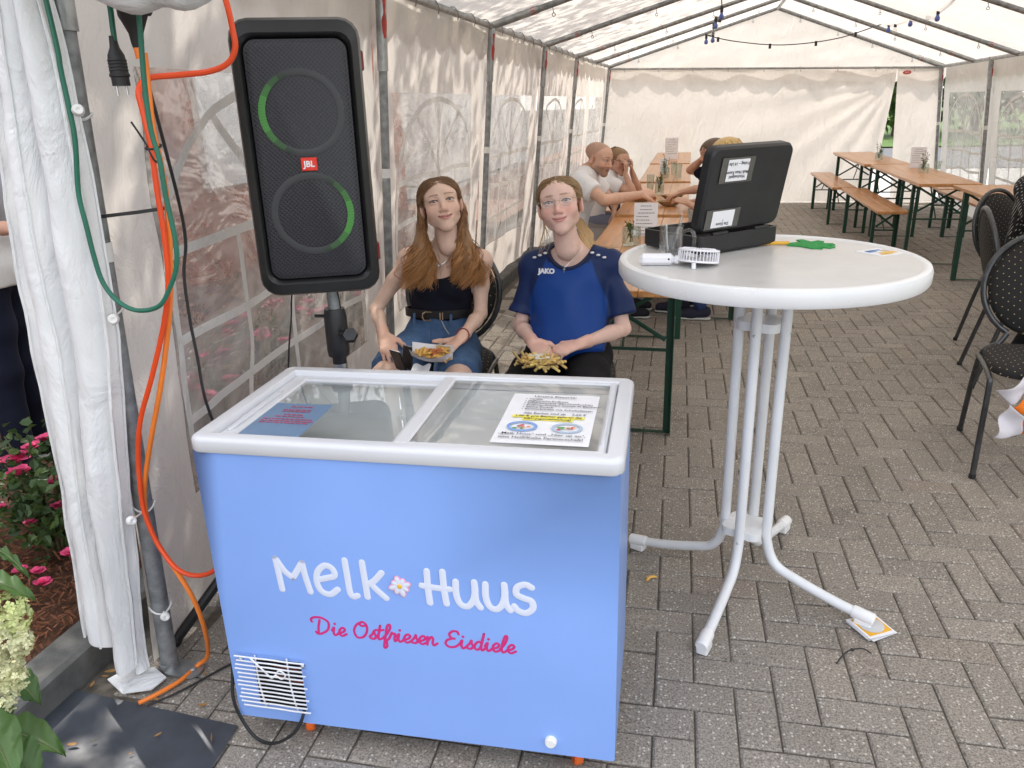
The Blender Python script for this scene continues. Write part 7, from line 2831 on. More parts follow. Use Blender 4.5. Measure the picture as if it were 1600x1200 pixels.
def cutS(F, X, Y, Z):
    F = np.maximum(F, Z - (float(J1['pelvis'].z) + 0.118))
    for s in ('L', 'R'):
        H_, K_ = J1['hip' + s], J1['kn' + s]
        d = (K_ - H_)
        L_ = d.length
        d = d / L_
        t = (X - H_.x) * d.x + (Y - H_.y) * d.y + (Z - H_.z) * d.z
        side = (X - float(J1['pelvis'].x)) * (1 if s == 'L' else -1) > 0
        F = np.where(side, np.maximum(F, t - L_ * 0.70), F)
    return F


B.post.append(cutS)


def denim_col(v):
    n = np.array([nz(p[0] * 9, p[1] * 9, p[2] * 9) for p in v])
    fade = gauss((v[:, 0] - J1['hipL'].x) ** 2 + (v[:, 1] - 0.0 + 0.22) ** 2, 0.10) + gauss((v[:, 0] - J1['hipR'].x) ** 2 + (v[:, 1] + 0.22) ** 2, 0.10)
    k = 0.85 + 0.35 * n + 0.45 * fade
    return DEN[None, :] * k[:, None]


sh1 = cloth_piece('denim_shorts', B, 0.0068, None, DENIM, G1, wr=0.0065, wscale=15, seed=1.0, colfn=denim_col)
sm_ = MB()
sx = J1['pelvis'].x
sm_.tube([(sx + 0.005, -0.105, 0.675), (sx + 0.008, -0.135, 0.635), (sx + 0.012, -0.16, 0.60)], 0.0022, 5)
for q in (-0.075, 0.085):
    sm_.tube([(sx + q, -0.092, 0.70), (sx + q, -0.104, 0.655)], 0.006, 6, True, flat=((0, 1, 0), 0.4))
sm_.build('seam', mat('seam_blue', (0.06, 0.11, 0.21), 0.9), sh1)
bp = J1['pelvis'] + Vector((0, 0, 0.105))
ringp = [bp + Vector((0.145 * math.cos(a), 0.003 + 0.106 * math.sin(a), 0.004 - 0.012 * math.sin(a))) for a in np.linspace(0, 2 * math.pi, 41)]
blt = MB().tube(ringp, 0.017, 8, False, flat=((0, 0, 1), 1.0))
bo = MB()
for i in range(40):
    p, q = ringp[i], ringp[i + 1]
    c0 = (p - bp).normalized() * 0.004
    bo.add([p + c0 + Vector((0, 0, -0.017)), q + c0 + Vector((0, 0, -0.017)), q + c0 + Vector((0, 0, 0.017)), p + c0 + Vector((0, 0, 0.017)), p - c0 + Vector((0, 0, -0.017)), q - c0 + Vector((0, 0, -0.017)), q - c0 + Vector((0, 0, 0.017)), p - c0 + Vector((0, 0, 0.017))],
           [(0, 1, 2, 3), (7, 6, 5, 4), (3, 2, 6, 7), (4, 5, 1, 0)])
belt = bo.build('belt', MATS['leather_black'], G1, smooth=False)
bu = MB()
bc = bp + Vector((-0.012, -0.113, 0.012))
bu.tube([bc + Vector(p) for p in ((0.018, -0.002, 0.018), (-0.006, -0.006, 0.019), (-0.020, -0.006, 0.010), (-0.022, -0.006, -0.004), (-0.016, -0.006, -0.017), (0.018, -0.002, -0.019))], 0.0032, 6)
bu.tube([bc + Vector(p) for p in ((0.052, 0.004, 0.015), (0.052, 0.002, -0.015))], 0.003, 6)
bu.tube([bc + Vector(p) for p in ((0.062, 0.006, 0.015), (0.062, 0.004, -0.015))], 0.003, 6)
bu.build('buckle', MATS['gold_metal'], belt)
ck = MB()
cp = catmull([bc + Vector((0.058, 0.0, -0.018)), bc + Vector((0.075, -0.012, -0.045)), bc + Vector((0.10, -0.03, -0.07))], 8)
for i in range(0, len(cp) - 1):
    ck.ball(cp[i], 0.0028, None, 6, 4)
ck.build('belt_chain', MATS['silver_metal'], belt)
# long loose hair
rnd = random.Random(11)
c_root, c_mid, c_tip = (0.19, 0.105, 0.05), (0.30, 0.15, 0.06), (0.47, 0.225, 0.080)
S = hair_cap((0.15, 0.085, 0.042), 0.004, 0.004, M1, vol=0.0)
B = Blob()
Mz = Matrix.Translation(M1.translation) @ Matrix.Rotation(rad(14), 4, 'Z')
for s in (-1, 1):
    B.chain([M1 @ Vector((s * 0.074, 0.04, 0.03)), M1 @ Vector((s * 0.079, 0.036, -0.03)), Mz @ Vector((s * 0.082, 0.015, -0.09)), Mz @ Vector((s * 0.090, -0.022, -0.16)), Mz @ Vector((s * 0.098, -0.045, -0.215)), Mz @ Vector((s * 0.098, -0.052, -0.262)), Mz @ Vector((s * 0.096, -0.055, -0.285))],
            [0.016, 0.018, 0.021, 0.028, 0.032, 0.024, 0.010], 0.015)
v, f = B.mesh(0.005)
v = smooth_verts(v, f, 2)
kk = np.clip((M1.translation.z - v[:, 2]) / 0.26, 0, 1)[:, None]
S.add(v, f, np.array((0.15, 0.085, 0.042)) * (1 - kk) + np.array((0.34, 0.165, 0.062)) * kk)
hr1 = S.build('hair', HAIR, G1)
st = []
locks = []
for k in range(64):
    locks.append((rnd.uniform(0, 6.28), rnd.uniform(0, 1), rnd.uniform(0.9, 1.1), rnd.uniform(0.7, 1.4), rnd.uniform(0.62, 1.4)))
Mz = Matrix.Translation(M1.translation) @ Matrix.Rotation(rad(14), 4, 'Z')
for k in range(4300):
    for _ in range(40):
        d = Vector((rnd.gauss(0, 1), rnd.gauss(0.25, 1), rnd.uniform(-0.4, 1.2)))
        p = shell(d, 0.0065)
        if p.z > hairline(p.y, p.x) + 0.003 and p.z > -0.03:
            break
    s = 1 if p.x > 0.003 * rnd.uniform(-1, 1) else -1
    back = (p.y + 0.08) / 0.19
    e1 = Vector((s * rnd.uniform(0.077, 0.086), lerp(0.020, 0.06, back) + rnd.gauss(0, .006), 0.006 + rnd.gauss(0, .008)))
    c0 = Vector((0, 0.012, 0.032))
    m1 = shell((p - c0).lerp(e1 - c0, 0.33), 0.0105 + rnd.uniform(0, .004))
    m2 = shell((p - c0).lerp(e1 - c0, 0.68), 0.0105 + rnd.uniform(0, .004))
    yb_ = lerp(0.010, 0.055, back)
    e2 = Vector((s * rnd.uniform(0.076, 0.096), yb_ + rnd.gauss(0, .008), -0.055))
    W = [M1 @ q for q in (p, m1, m2, e1, e2)]
    ph, lw_, lL, amp, tone = locks[(k * 7) % 64]
    wid = min(1, max(0, lw_ + rnd.gauss(0, 0.035)))
    ph += rnd.gauss(0, 0.16)
    L_ = lL * rnd.uniform(0.90, 1.06)
    if k % 30 == 0:
        wid = rnd.uniform(-0.1, 1.25)
        amp = 1.8
    for j in range(1, 8):
        t = j / 7
        z = -0.075 - 0.225 * t * L_
        env = min(1, max(0, (t - 0.15) / 0.5))
        xo = lerp(0.070, 0.096, wid) if t < 0.3 else lerp(lerp(0.070, 0.096, wid), lerp(0.048, 0.150, wid), (t - 0.3) / 0.7)
        x = s * xo + 0.026 * amp * env * math.sin(ph + t * 9.0) + rnd.gauss(0, .0010)
        y = lerp(yb_, lerp(-0.082, 0.005, back), min(1, t * 1.25)) - 0.012 + 0.022 * amp * env * math.cos(ph + t * 9.0) + rnd.gauss(0, .0010)
        W.append(Mz @ Vector((x, y, z)))
    v_ = tone * rnd.uniform(0.8, 1.25)
    st.append((catmull(W, 2), [q * v_ for q in c_root], [q * v_ for q in c_tip], rnd.uniform(0.0008, 0.0015)))
strand_mesh('hair_strands', st, HAIR, hr1)
nk = MB()
npts = [Vector(q) - Vector(g1b) for q in ((-1.062, 3.015, 0.958), (-1.052, 2.985, 0.935), (-1.03, 2.958, 0.915), (-1.008, 2.947, 0.905), (-0.985, 2.955, 0.914), (-0.965, 2.982, 0.936), (-0.955, 3.012, 0.960))]
nk.tube(catmull(npts, 5), 0.0009, 4)
nk.ball(npts[3] + Vector((0, -0.003, -0.004)), (0.005, 0.002, 0.005))
nk.build('necklace', MATS['silver_metal'], G1)
er = MB().ball(M1 @ Vector((-0.078, 0.006, -0.044)), 0.003)
er.build('earring', MATS['silver_metal'], G1)
br = MB().tube([J1['wrL'] + Vector((0.0, 0.02, 0.006)) + Vector((0.027 * math.cos(a), 0.012 * math.sin(a), 0.026 * math.sin(a))) for a in np.linspace(0, 6.283, 21)], 0.0032, 6, False)
br.build('bracelet', mat('bead_red', (0.13, 0.02, 0.025), 0.4), G1)
for s in ('L', 'R'):
    sho = Blob().chain([J1['an' + s] + Vector((0, 0.03, -0.03)), J1['an' + s] + Vector((0, -0.08, -0.05)), J1['an' + s] + Vector((0, -0.17, -0.055))], [0.042, 0.042, 0.033], 0.02)
    sho.post.append(lambda F, X, Y, Z: np.maximum(F, 0.004 - Z))
    cloth_piece('shoe', sho, 0.008, (0.6, 0.6, 0.6), CLOTH, G1)


# ---------------------------------------------------------------- girl in the blue shirt
g2b = (-0.49, 3.06, 0.0)
G2 = thing('person', 'girl with tied back blond hair, glasses and blue sports shirt, holding fries', 'person', g2b)
J2 = sub({'neck': (-0.488, 3.06, 0.945), 'shR': (-0.636, 3.07, 0.880), 'shL': (-0.338, 3.07, 0.892), 'elR': (-0.690, 3.00, 0.650), 'elL': (-0.268, 2.99, 0.655), 'wrR': (-0.592, 2.80, 0.640), 'wrL': (-0.420, 2.80, 0.640),
          'pelvis': (-0.49, 3.06, 0.575), 'waist': (-0.49, 3.06, 0.70), 'chest': (-0.488, 3.065, 0.815),
          'hipR': (-0.575, 3.02, 0.535), 'hipL': (-0.405, 3.02, 0.535), 'knR': (-0.635, 2.58, 0.495), 'knL': (-0.365, 2.58, 0.495), 'anR': (-0.61, 2.52, 0.09), 'anL': (-0.39, 2.52, 0.09)}, g2b)
FAIR2 = (0.81, 0.55, 0.46)
M2 = head_matrix(Vector((-0.522, 3.005, 1.138)) - Vector(g2b), yaw=5, tilt=-9, nod=-13, s=1.06)
S = head_mesh(skin=FAIR2, lips=(0.62, 0.29, 0.26), brow=(0.36, 0.22, 0.13), smile=0.0070, blush=0.55, eye=(0.13, 0.19, 0.23), gaze=gaze_to_camera(M2, g2b), neck_len=0.10, squint=0.0038, fat=1.03, lipw=1.05)
xf(S, M2)
B, fw, up, ex = body_blob(J2, g=0.90, fem=0.7, limb=0.92)
B.cap(J2['neck'] + Vector((0, 0.005, 0.0)), M2 @ Vector((0, 0.030, -0.09)), 0.048, 0.044, 0.03)
v, f = B.mesh(0.0075)
S.add(smooth_verts(v, f, 2), f, FAIR2)
for (s, d_, pn, sd, cs) in (('R', (0.58, -0.78, -0.22), (0.35, 0.0, -1), +1, [0.75, 0.7, 0.75, 0.8]), ('L', (-0.74, -0.62, -0.12), (-0.2, 0.05, -1), -1, [0.7, 0.7, 0.75, 0.8])):
    hb = hand_blob(J2['wr' + s], d_, pn, sd, 0.6, elbow=J2['el' + s], curls=cs, s=0.92, thumb=0.8)
    v, f = hb.mesh(0.0032)
    S.add(smooth_verts(v, f, 1), f, [q * w_ for q, w_ in zip(FAIR2, (1.0, 0.92, 0.9))])
S.build('body', SKIN, G2)
# shirt: loose body with sleeves in navy
ROYAL, NAVY = np.array((0.003, 0.050, 0.262)), np.array((0.004, 0.020, 0.095))
B, fw, up, ex = body_blob(J2, g=0.90, inf=0.022, parts='t', fem=0.75, limb=0.9)
P2 = J2['pelvis']
B.cap(P2 + Vector((0.005, -0.03, -0.02)), P2 + Vector((0, -0.03, 0.10)), 0.182, 0.168, 0.05, fdir=fw, sq=0.80)
B.ell(P2 + Vector((0.015, -0.13, 0.035)), (0.165, 0.10, 0.055), k=0.05)
B.cap(P2 + Vector((0.015, -0.14, 0.03)), P2 + Vector((0.01, -0.06, 0.15)), 0.12, 0.13, 0.06, fdir=fw, sq=0.55)
for s in ('L', 'R'):
    S_, E_ = J2['sh' + s], J2['el' + s]
    B.chain([S_, S_.lerp(E_, 0.55), S_.lerp(E_, 0.86)], [0.042, 0.050, 0.057], 0.016)
nkc = J2['neck']


def cut2(F, X, Y, Z):
    # neckline, hem and sleeve ends
    rr = np.sqrt(((X - nkc.x) / 1.12) ** 2 + ((Y - nkc.y + 0.012) / 1.02) ** 2)
    F = np.maximum(F, np.minimum(0.076 - rr, Z - (nkc.z - 0.105)) * 0.8)
    F = np.maximum(F, (P2.z - 0.045 + 0.02 * np.sin(X * 17)) - Z)
    for s in ('L', 'R'):
        S_, E_ = J2['sh' + s], J2['el' + s]
        d = E_ - S_
        L_ = d.length
        d = d / L_
        t = (X - S_.x) * d.x + (Y - S_.y) * d.y + (Z - S_.z) * d.z
        side = (X - nkc.x) * (1 if s == 'L' else -1) > 0.155
        F = np.where(side, np.maximum(F, t - L_ * 0.80), F)
    return F


B.post.append(cut2)


def shirt_col(v):
    C = np.tile(ROYAL, (len(v), 1))
    axx = np.abs(v[:, 0] - nkc.x)
    # raglan line from the collar to under the arm
    line = 0.085 + (nkc.z - 0.01 - v[:, 2]) * 0.42
    sl = np.clip((axx - np.minimum(line, 0.155)) / 0.005 + 0.5, 0, 1)[:, None]
    C = C * (1 - sl) + NAVY * sl
    col_ring = np.sqrt(((v[:, 0] - nkc.x) / 1.12) ** 2 + ((v[:, 1] - nkc.y + 0.012) / 1.02) ** 2)
    C[(col_ring < 0.091) & (v[:, 2] > nkc.z - 0.03)] = NAVY * 0.8
    return C


sht = cloth_piece('sports_shirt', B, 0.0054, None, CLOTH_SOFT, G2, wr=0.0095, wscale=8.0, seed=2.2, colfn=shirt_col, it=4, calm=nkc.z - 0.03)
sv = np.empty(len(sht.data.vertices) * 3)
sht.data.vertices.foreach_get('co', sv)
sv = sv.reshape(-1, 3)
rr_ = np.sqrt(((sv[:, 0] - nkc.x) / 1.12) ** 2 + ((sv[:, 1] - nkc.y + 0.012) / 1.02) ** 2)
an_ = np.arctan2((sv[:, 1] - nkc.y + 0.012) / 1.02, (sv[:, 0] - nkc.x) / 1.12)
zz_ = []
for k in range(40):
    a = -math.pi + (k + 0.5) * 2 * math.pi / 40
    sel = (np.abs(rr_ - 0.080) < 0.006) & (np.abs((an_ - a + math.pi) % (2 * math.pi) - math.pi) < 0.12) & (sv[:, 2] > nkc.z - 0.12)
    zz_.append(float(np.percentile(sv[sel, 2], 80)) if sel.any() else nkc.z - 0.03)
for _ in range(6):
    zz_ = [(zz_[k - 1] + 2 * zz_[k] + zz_[(k + 1) % 40]) / 4 for k in range(40)]
cr_ = [Vector((nkc.x + 1.12 * 0.0785 * math.cos(-math.pi + (k + .5) * math.pi / 20), nkc.y - 0.012 + 1.02 * 0.0785 * math.sin(-math.pi + (k + .5) * math.pi / 20), zz_[k % 40] + 0.001)) for k in range(41)]
MB().tube(cr_, 0.0085, 8, False).build('collar', mat('collar_navy', (0.004, 0.012, 0.055), 0.7), sht)
m = MB()
text_mesh(m, 'JAKO', 0.026, Matrix.Translation(Vector((-0.562, 2.9225, 0.893)) - Vector(g2b)) @ Matrix.Rotation(rad(78), 4, 'X'), 0.0012, 'CENTER', 0.004)
m.build('lettering', MATS['paper_white'], sht, smooth=False)
m = MB()
for s, (ox, oz) in ((-1, (-0.093, 0.0)), (1, (0.092, 0.004))):
    for k in range(3):
        p = nkc + Vector((ox + s * k * 0.023, -0.058 + 0.006 * k, oz - 0.008 - 0.010 * k))
        m.ball(p + Vector((0, -0.002, 0.0125)), (0.0085, 0.009, 0.0045), None, 10, 6)
m.build('shoulder_emblem', MATS['paper_white'], sht)
B = Blob()
for s in ('L', 'R'):
    H_, K_, A_ = J2['hip' + s], J2['kn' + s], J2['an' + s]
    B.chain([H_, H_.lerp(K_, 0.5), K_, K_.lerp(A_, 0.5), A_ + Vector((0, 0, 0.02))], [0.088, 0.080, 0.068, 0.060, 0.05], 0.03)
B.cap(J2['hipL'], J2['hipR'], 0.092, 0.092, 0.03)
cloth_piece('black_trousers', B, 0.009, (0.010, 0.010, 0.012), CLOTH, G2, wr=0.004)
for s in ('L', 'R'):
    sho = Blob().chain([J2['an' + s] + Vector((0, 0.03, -0.03)), J2['an' + s] + Vector((0, -0.08, -0.05)), J2['an' + s] + Vector((0, -0.17, -0.055))], [0.042, 0.042, 0.033], 0.02)
    sho.post.append(lambda F, X, Y, Z: np.maximum(F, 0.004 - Z))
    cloth_piece('shoe', sho, 0.008, (0.6, 0.6, 0.6), CLOTH, G2)
# tied back hair
rnd = random.Random(5)
b0, b1 = (0.24, 0.145, 0.065), (0.44, 0.29, 0.14)
S = hair_cap((0.28, 0.175, 0.085), 0.004, 0.004, M2, vol=0.0)
hr2 = S.build('hair', HAIR, G2)
st = []
tie = Vector((0.012, 0.108, -0.015))
for k in range(1300):
    for _ in range(40):
        d = Vector((rnd.gauss(0, 1), rnd.gauss(-0.2, 1), rnd.uniform(-0.3, 1.2)))
        p = shell(d, 0.0055)
        if p.z > hairline(p.y, p.x) + 0.002 and p.z > -0.03:
            break
    s = 1 if p.x > 0 else -1
    c0 = Vector((0, 0.012, 0.035))
    sd_ = Vector((s * 0.072, 0.03, 0.02 + 0.5 * (p.z - 0.04)))
    pts = [p]
    for t in (0.3, 0.6, 0.85):
        q = (p - c0).lerp(sd_ - c0, min(1, t * 1.6)) if t < 0.5 else (sd_ - c0).lerp(tie - c0, (t - 0.5) * 2)
        pts.append(shell(q, 0.0085 + rnd.uniform(0, .003)))
    pts.append(tie + Vector((rnd.gauss(0, .006), 0, rnd.gauss(0, .006))))
    v_ = rnd.uniform(0.75, 1.25)
    st.append(([M2 @ q for q in catmull(pts, 4)], [q * v_ for q in b0], [q * v_ for q in b1], rnd.uniform(0.0012, 0.0022)))
for k in range(170):
    a = rnd.uniform(0, 6.28)
    r_ = rnd.uniform(0, 1)
    pts = [tie + Vector((rnd.gauss(0, .008), 0.0, rnd.gauss(0, .008))), Vector((0.045 + rnd.gauss(0, .010), 0.115, -0.06)), Vector((0.072 + rnd.gauss(0, .010), 0.095, -0.115)), Vector((0.085 + rnd.gauss(0, .012), 0.08, -0.165)), Vector((0.120 + rnd.gauss(0, .03), 0.075, -0.195 + rnd.gauss(0, .010)))]
    v_ = rnd.uniform(0.8, 1.3)
    st.append(([M2 @ q for q in catmull(pts, 4)], [q * v_ for q in b1], [min(0.8, q * v_ * 1.35) for q in b1], rnd.uniform(0.0012, 0.0022)))
for k in range(6):
    pts = [Vector((-0.072, 0.02, -0.02)), Vector((-0.068 + rnd.gauss(0, .004), 0.02, -0.07)), Vector((-0.075 + rnd.gauss(0, .01), 0.0, -0.125)), Vector((-0.085 + rnd.gauss(0, .012), -0.01, -0.17))]
    st.append(([M2 @ q for q in catmull(pts, 4)], b1, b1, 0.0011))
strand_mesh('hair_strands', st, HAIR, hr2)


def glasses(name, M, parent, mt_, rx=0.0215, rz_=0.0175, thick=0.0011):
    m = MB()
    for s in (-1, 1):
        m.tube([M @ Vector((s * 0.0325 + rx * math.cos(a) * (1 if s else 1), -0.099 + 0.006 * abs(math.cos(a)) * (1 if s * math.cos(a) > 0 else 0), -0.004 + rz_ * math.sin(a) * (1.0 if math.sin(a) > 0 else 1.05))) for a in np.linspace(0, 2 * math.pi, 29)], thick, 5, False)
        m.tube([M @ Vector(p) for p in ((s * 0.0535, -0.093, 0.004), (s * 0.068, -0.082, 0.005), (s * 0.076, -0.02, 0.006), (s * 0.077, 0.01, 0.004))], thick * 1.2, 5)
    m.tube(catmull([M @ Vector(p) for p in ((-0.0115, -0.1005, -0.002), (0, -0.1055, 0.002), (0.0115, -0.1005, -0.002))], 4), thick, 5)
    o = m.build(name, mt_, parent)
    l = MB()
    for s in (-1, 1):
        n = 24
        vs = [M @ Vector((s * 0.0325 + rx * math.cos(a), -0.0985 + 0.005 * abs(math.cos(a)) * (1 if s * math.cos(a) > 0 else 0), -0.004 + rz_ * math.sin(a))) for a in np.linspace(0, 2 * math.pi, n, endpoint=False)]
        l.add(vs, [tuple(range(n))])
    l.build('lens', MATS['lens'], o)
    return o


glasses('glasses', M2, G2, MATS['gold_metal'], 0.0235, 0.0150, 0.0008)
nk = MB()
npts = [Vector(q) - Vector(g2b) for q in ((-0.545, 3.02, 0.972), (-0.530, 2.978, 0.945), (-0.510, 2.945, 0.922), (-0.494, 2.932, 0.908), (-0.478, 2.942, 0.922), (-0.455, 2.975, 0.945), (-0.435, 3.02, 0.972))]
nk.tube(catmull(npts, 5), 0.0009, 4)
c_ = npts[3] + Vector((0, -0.006, -0.010))
nk.box(c_, (0.003, 0.002, 0.018), 0.0005)
nk.box(c_ + Vector((0, -0.0005, 0.003)), (0.011, 0.0022, 0.003), 0.0005)
nk.build('necklace', MATS['silver_metal'], G2)


# ---------------------------------------------------------------- fries, purse
def fry(m, c, d, L_, w_, rnd):
    d = Vector(d).normalized()
    M = frame(c, d, d.orthogonal())
    m.box(c, (L_, w_, w_), w_ * 0.18, M.to_3x3())


TR1 = thing('fries_tray', 'white paper tray of fries with red sauce on the left girl\'s lap', 'fries', (-0.958, 2.668, 0.592))
m = MB()


def tray(u, v):
    a = (u - 0.5) * 2
    x = a * 0.078
    wd = 0.047 * (1 - 0.45 * a * a)
    t = (v - 0.5) * 2
    return Vector((x, t * wd * 1.08, 0.0 + 0.044 * abs(t) ** 1.5 + 0.018 * a * a - 0.10 * x * 0.9))


m.grid(tray, 16, 12)
m.v += [(x, y, z - 0.0025) for x, y, z in m.v]
nv_ = len(m.v) // 2
m.f += [tuple(i + nv_ for i in reversed(q)) for q in m.f[:]]
m.fm = [0] * len(m.f)
m.build('tray', MATS['paper_white'], TR1, angle=50)
rnd = random.Random(3)
fm_ = MB()
for k in range(46):
    x = rnd.uniform(-0.05, 0.058)
    fry(fm_, Vector((x, rnd.uniform(-.028, .028), 0.026 + rnd.uniform(0, .024) - 0.09 * x)), (rnd.gauss(0, 1), rnd.gauss(0, .6), rnd.gauss(0.15, .35)), rnd.uniform(.03, .06), 0.0085, rnd)
stuff(fm_.build('fries', MATS['fry_gold'], TR1))
sa_ = MB()
for k in range(14):
    sa_.ball((0.022 + rnd.gauss(0, .011), rnd.gauss(-.006, .009), 0.046 + rnd.gauss(0, .003)), (0.011, 0.010, 0.007), None, 8, 6)
stuff(sa_.build('sauce', MATS['sauce_red'], TR1))
MB().tube([(0.006, 0.0, 0.03), (0.046, 0.015, 0.085)], 0.0045, 6, True, flat=((0, 1, 0), 0.35)).build('wooden_fork', mat('fork_wood', (0.6, 0.45, 0.28), 0.7), TR1)
nm_ = MB()
nm_.grid(lambda u, v: Vector((lerp(-0.075, -0.005, u), lerp(-0.062, -0.01, v), -0.010 + 0.006 * math.sin(u * 9) * v)), 12, 8)
nm_.build('napkin', MATS['paper_white'], TR1, angle=0)
nm_ = MB()
nm_.grid(lambda u, v: Vector((lerp(0.045, 0.085, u), lerp(-0.03, 0.02, v), lerp(0.012, 0.045, u) + 0.006 * math.sin(v * 6))), 6, 6)
nm_.build('napkin_corner', MATS['paper_white'], TR1, angle=0)
TR1.rotation_euler = (rad(14), 0, rad(6))
TR2 = thing('fries_tray', 'heaped tray of fries with white sauce on the blue shirt girl\'s lap', 'fries', (-0.543, 2.655, 0.590))
m = MB()
m.grid(lambda u, v: Vector(((u - .5) * 0.15, (v - .5) * 0.09, 0.004 + 0.022 * abs(2 * v - 1) ** 2 + 0.012 * (2 * u - 1) ** 2)), 12, 10)
m.build('tray', MATS['bowl_card'], TR2, angle=0)
fm_ = MB()
for k in range(105):
    a, q = rnd.uniform(0, 6.28), rnd.uniform(0, 1) ** 0.6
    c = Vector((0.080 * q * math.cos(a), 0.040 * q * math.sin(a), 0.016 + 0.030 * (1 - q * q) * rnd.uniform(0.3, 1)))
    fry(fm_, c, (rnd.gauss(0, 1), rnd.gauss(0, .7), rnd.gauss(0.1, .35)), rnd.uniform(.035, .07), 0.0088, rnd)
fry(fm_, Vector((-0.078, -0.01, 0.040)), (-0.6, -0.1, 0.85), 0.055, 0.0085, rnd)
stuff(fm_.build('fries', leaf_mat('fry_pale', (0.84, 0.58, 0.21), 0.12), TR2))
sa_ = MB()
for k in range(12):
    sa_.ball((rnd.gauss(0.0, .022), rnd.gauss(-.002, .010), 0.046 + rnd.gauss(0, .002)), (0.012, 0.008, 0.004), None, 8, 6)
stuff(sa_.build('sauce', MATS['sauce_white'], TR2))
MB().tube([(0.012, 0.0, 0.045), (0.036, 0.030, 0.075)], 0.0042, 6, True, flat=((0, 1, 0), 0.35)).build('wooden_fork', MATS['fork_wood'], TR2)
PU = thing('purse', 'small open black purse on the left girl\'s thigh', 'purse', (-1.080, 2.675, 0.552), rad(-30))
for s, tl_ in ((-1, 0.35), (1, -0.25)):
    m = MB()
    q = MB().box((0, 0, 0.042), (0.064, 0.007, 0.090), 0.0034)
    Mq = Matrix.Translation((0.0, s * 0.012, 0)) @ Matrix.Rotation(tl_ * 0.9, 4, 'X')
    q.v = [tuple(Mq @ Vector(p)) for p in q.v]
    q.build('flap', MATS['leather_black'], PU)
    q = MB().tube([Mq @ Vector(p) for p in ((-0.032, 0, 0.0), (-0.032, 0, 0.087), (0.032, 0, 0.087))], 0.002, 5)
    q.build('zip', MATS['silver_metal'], PU)
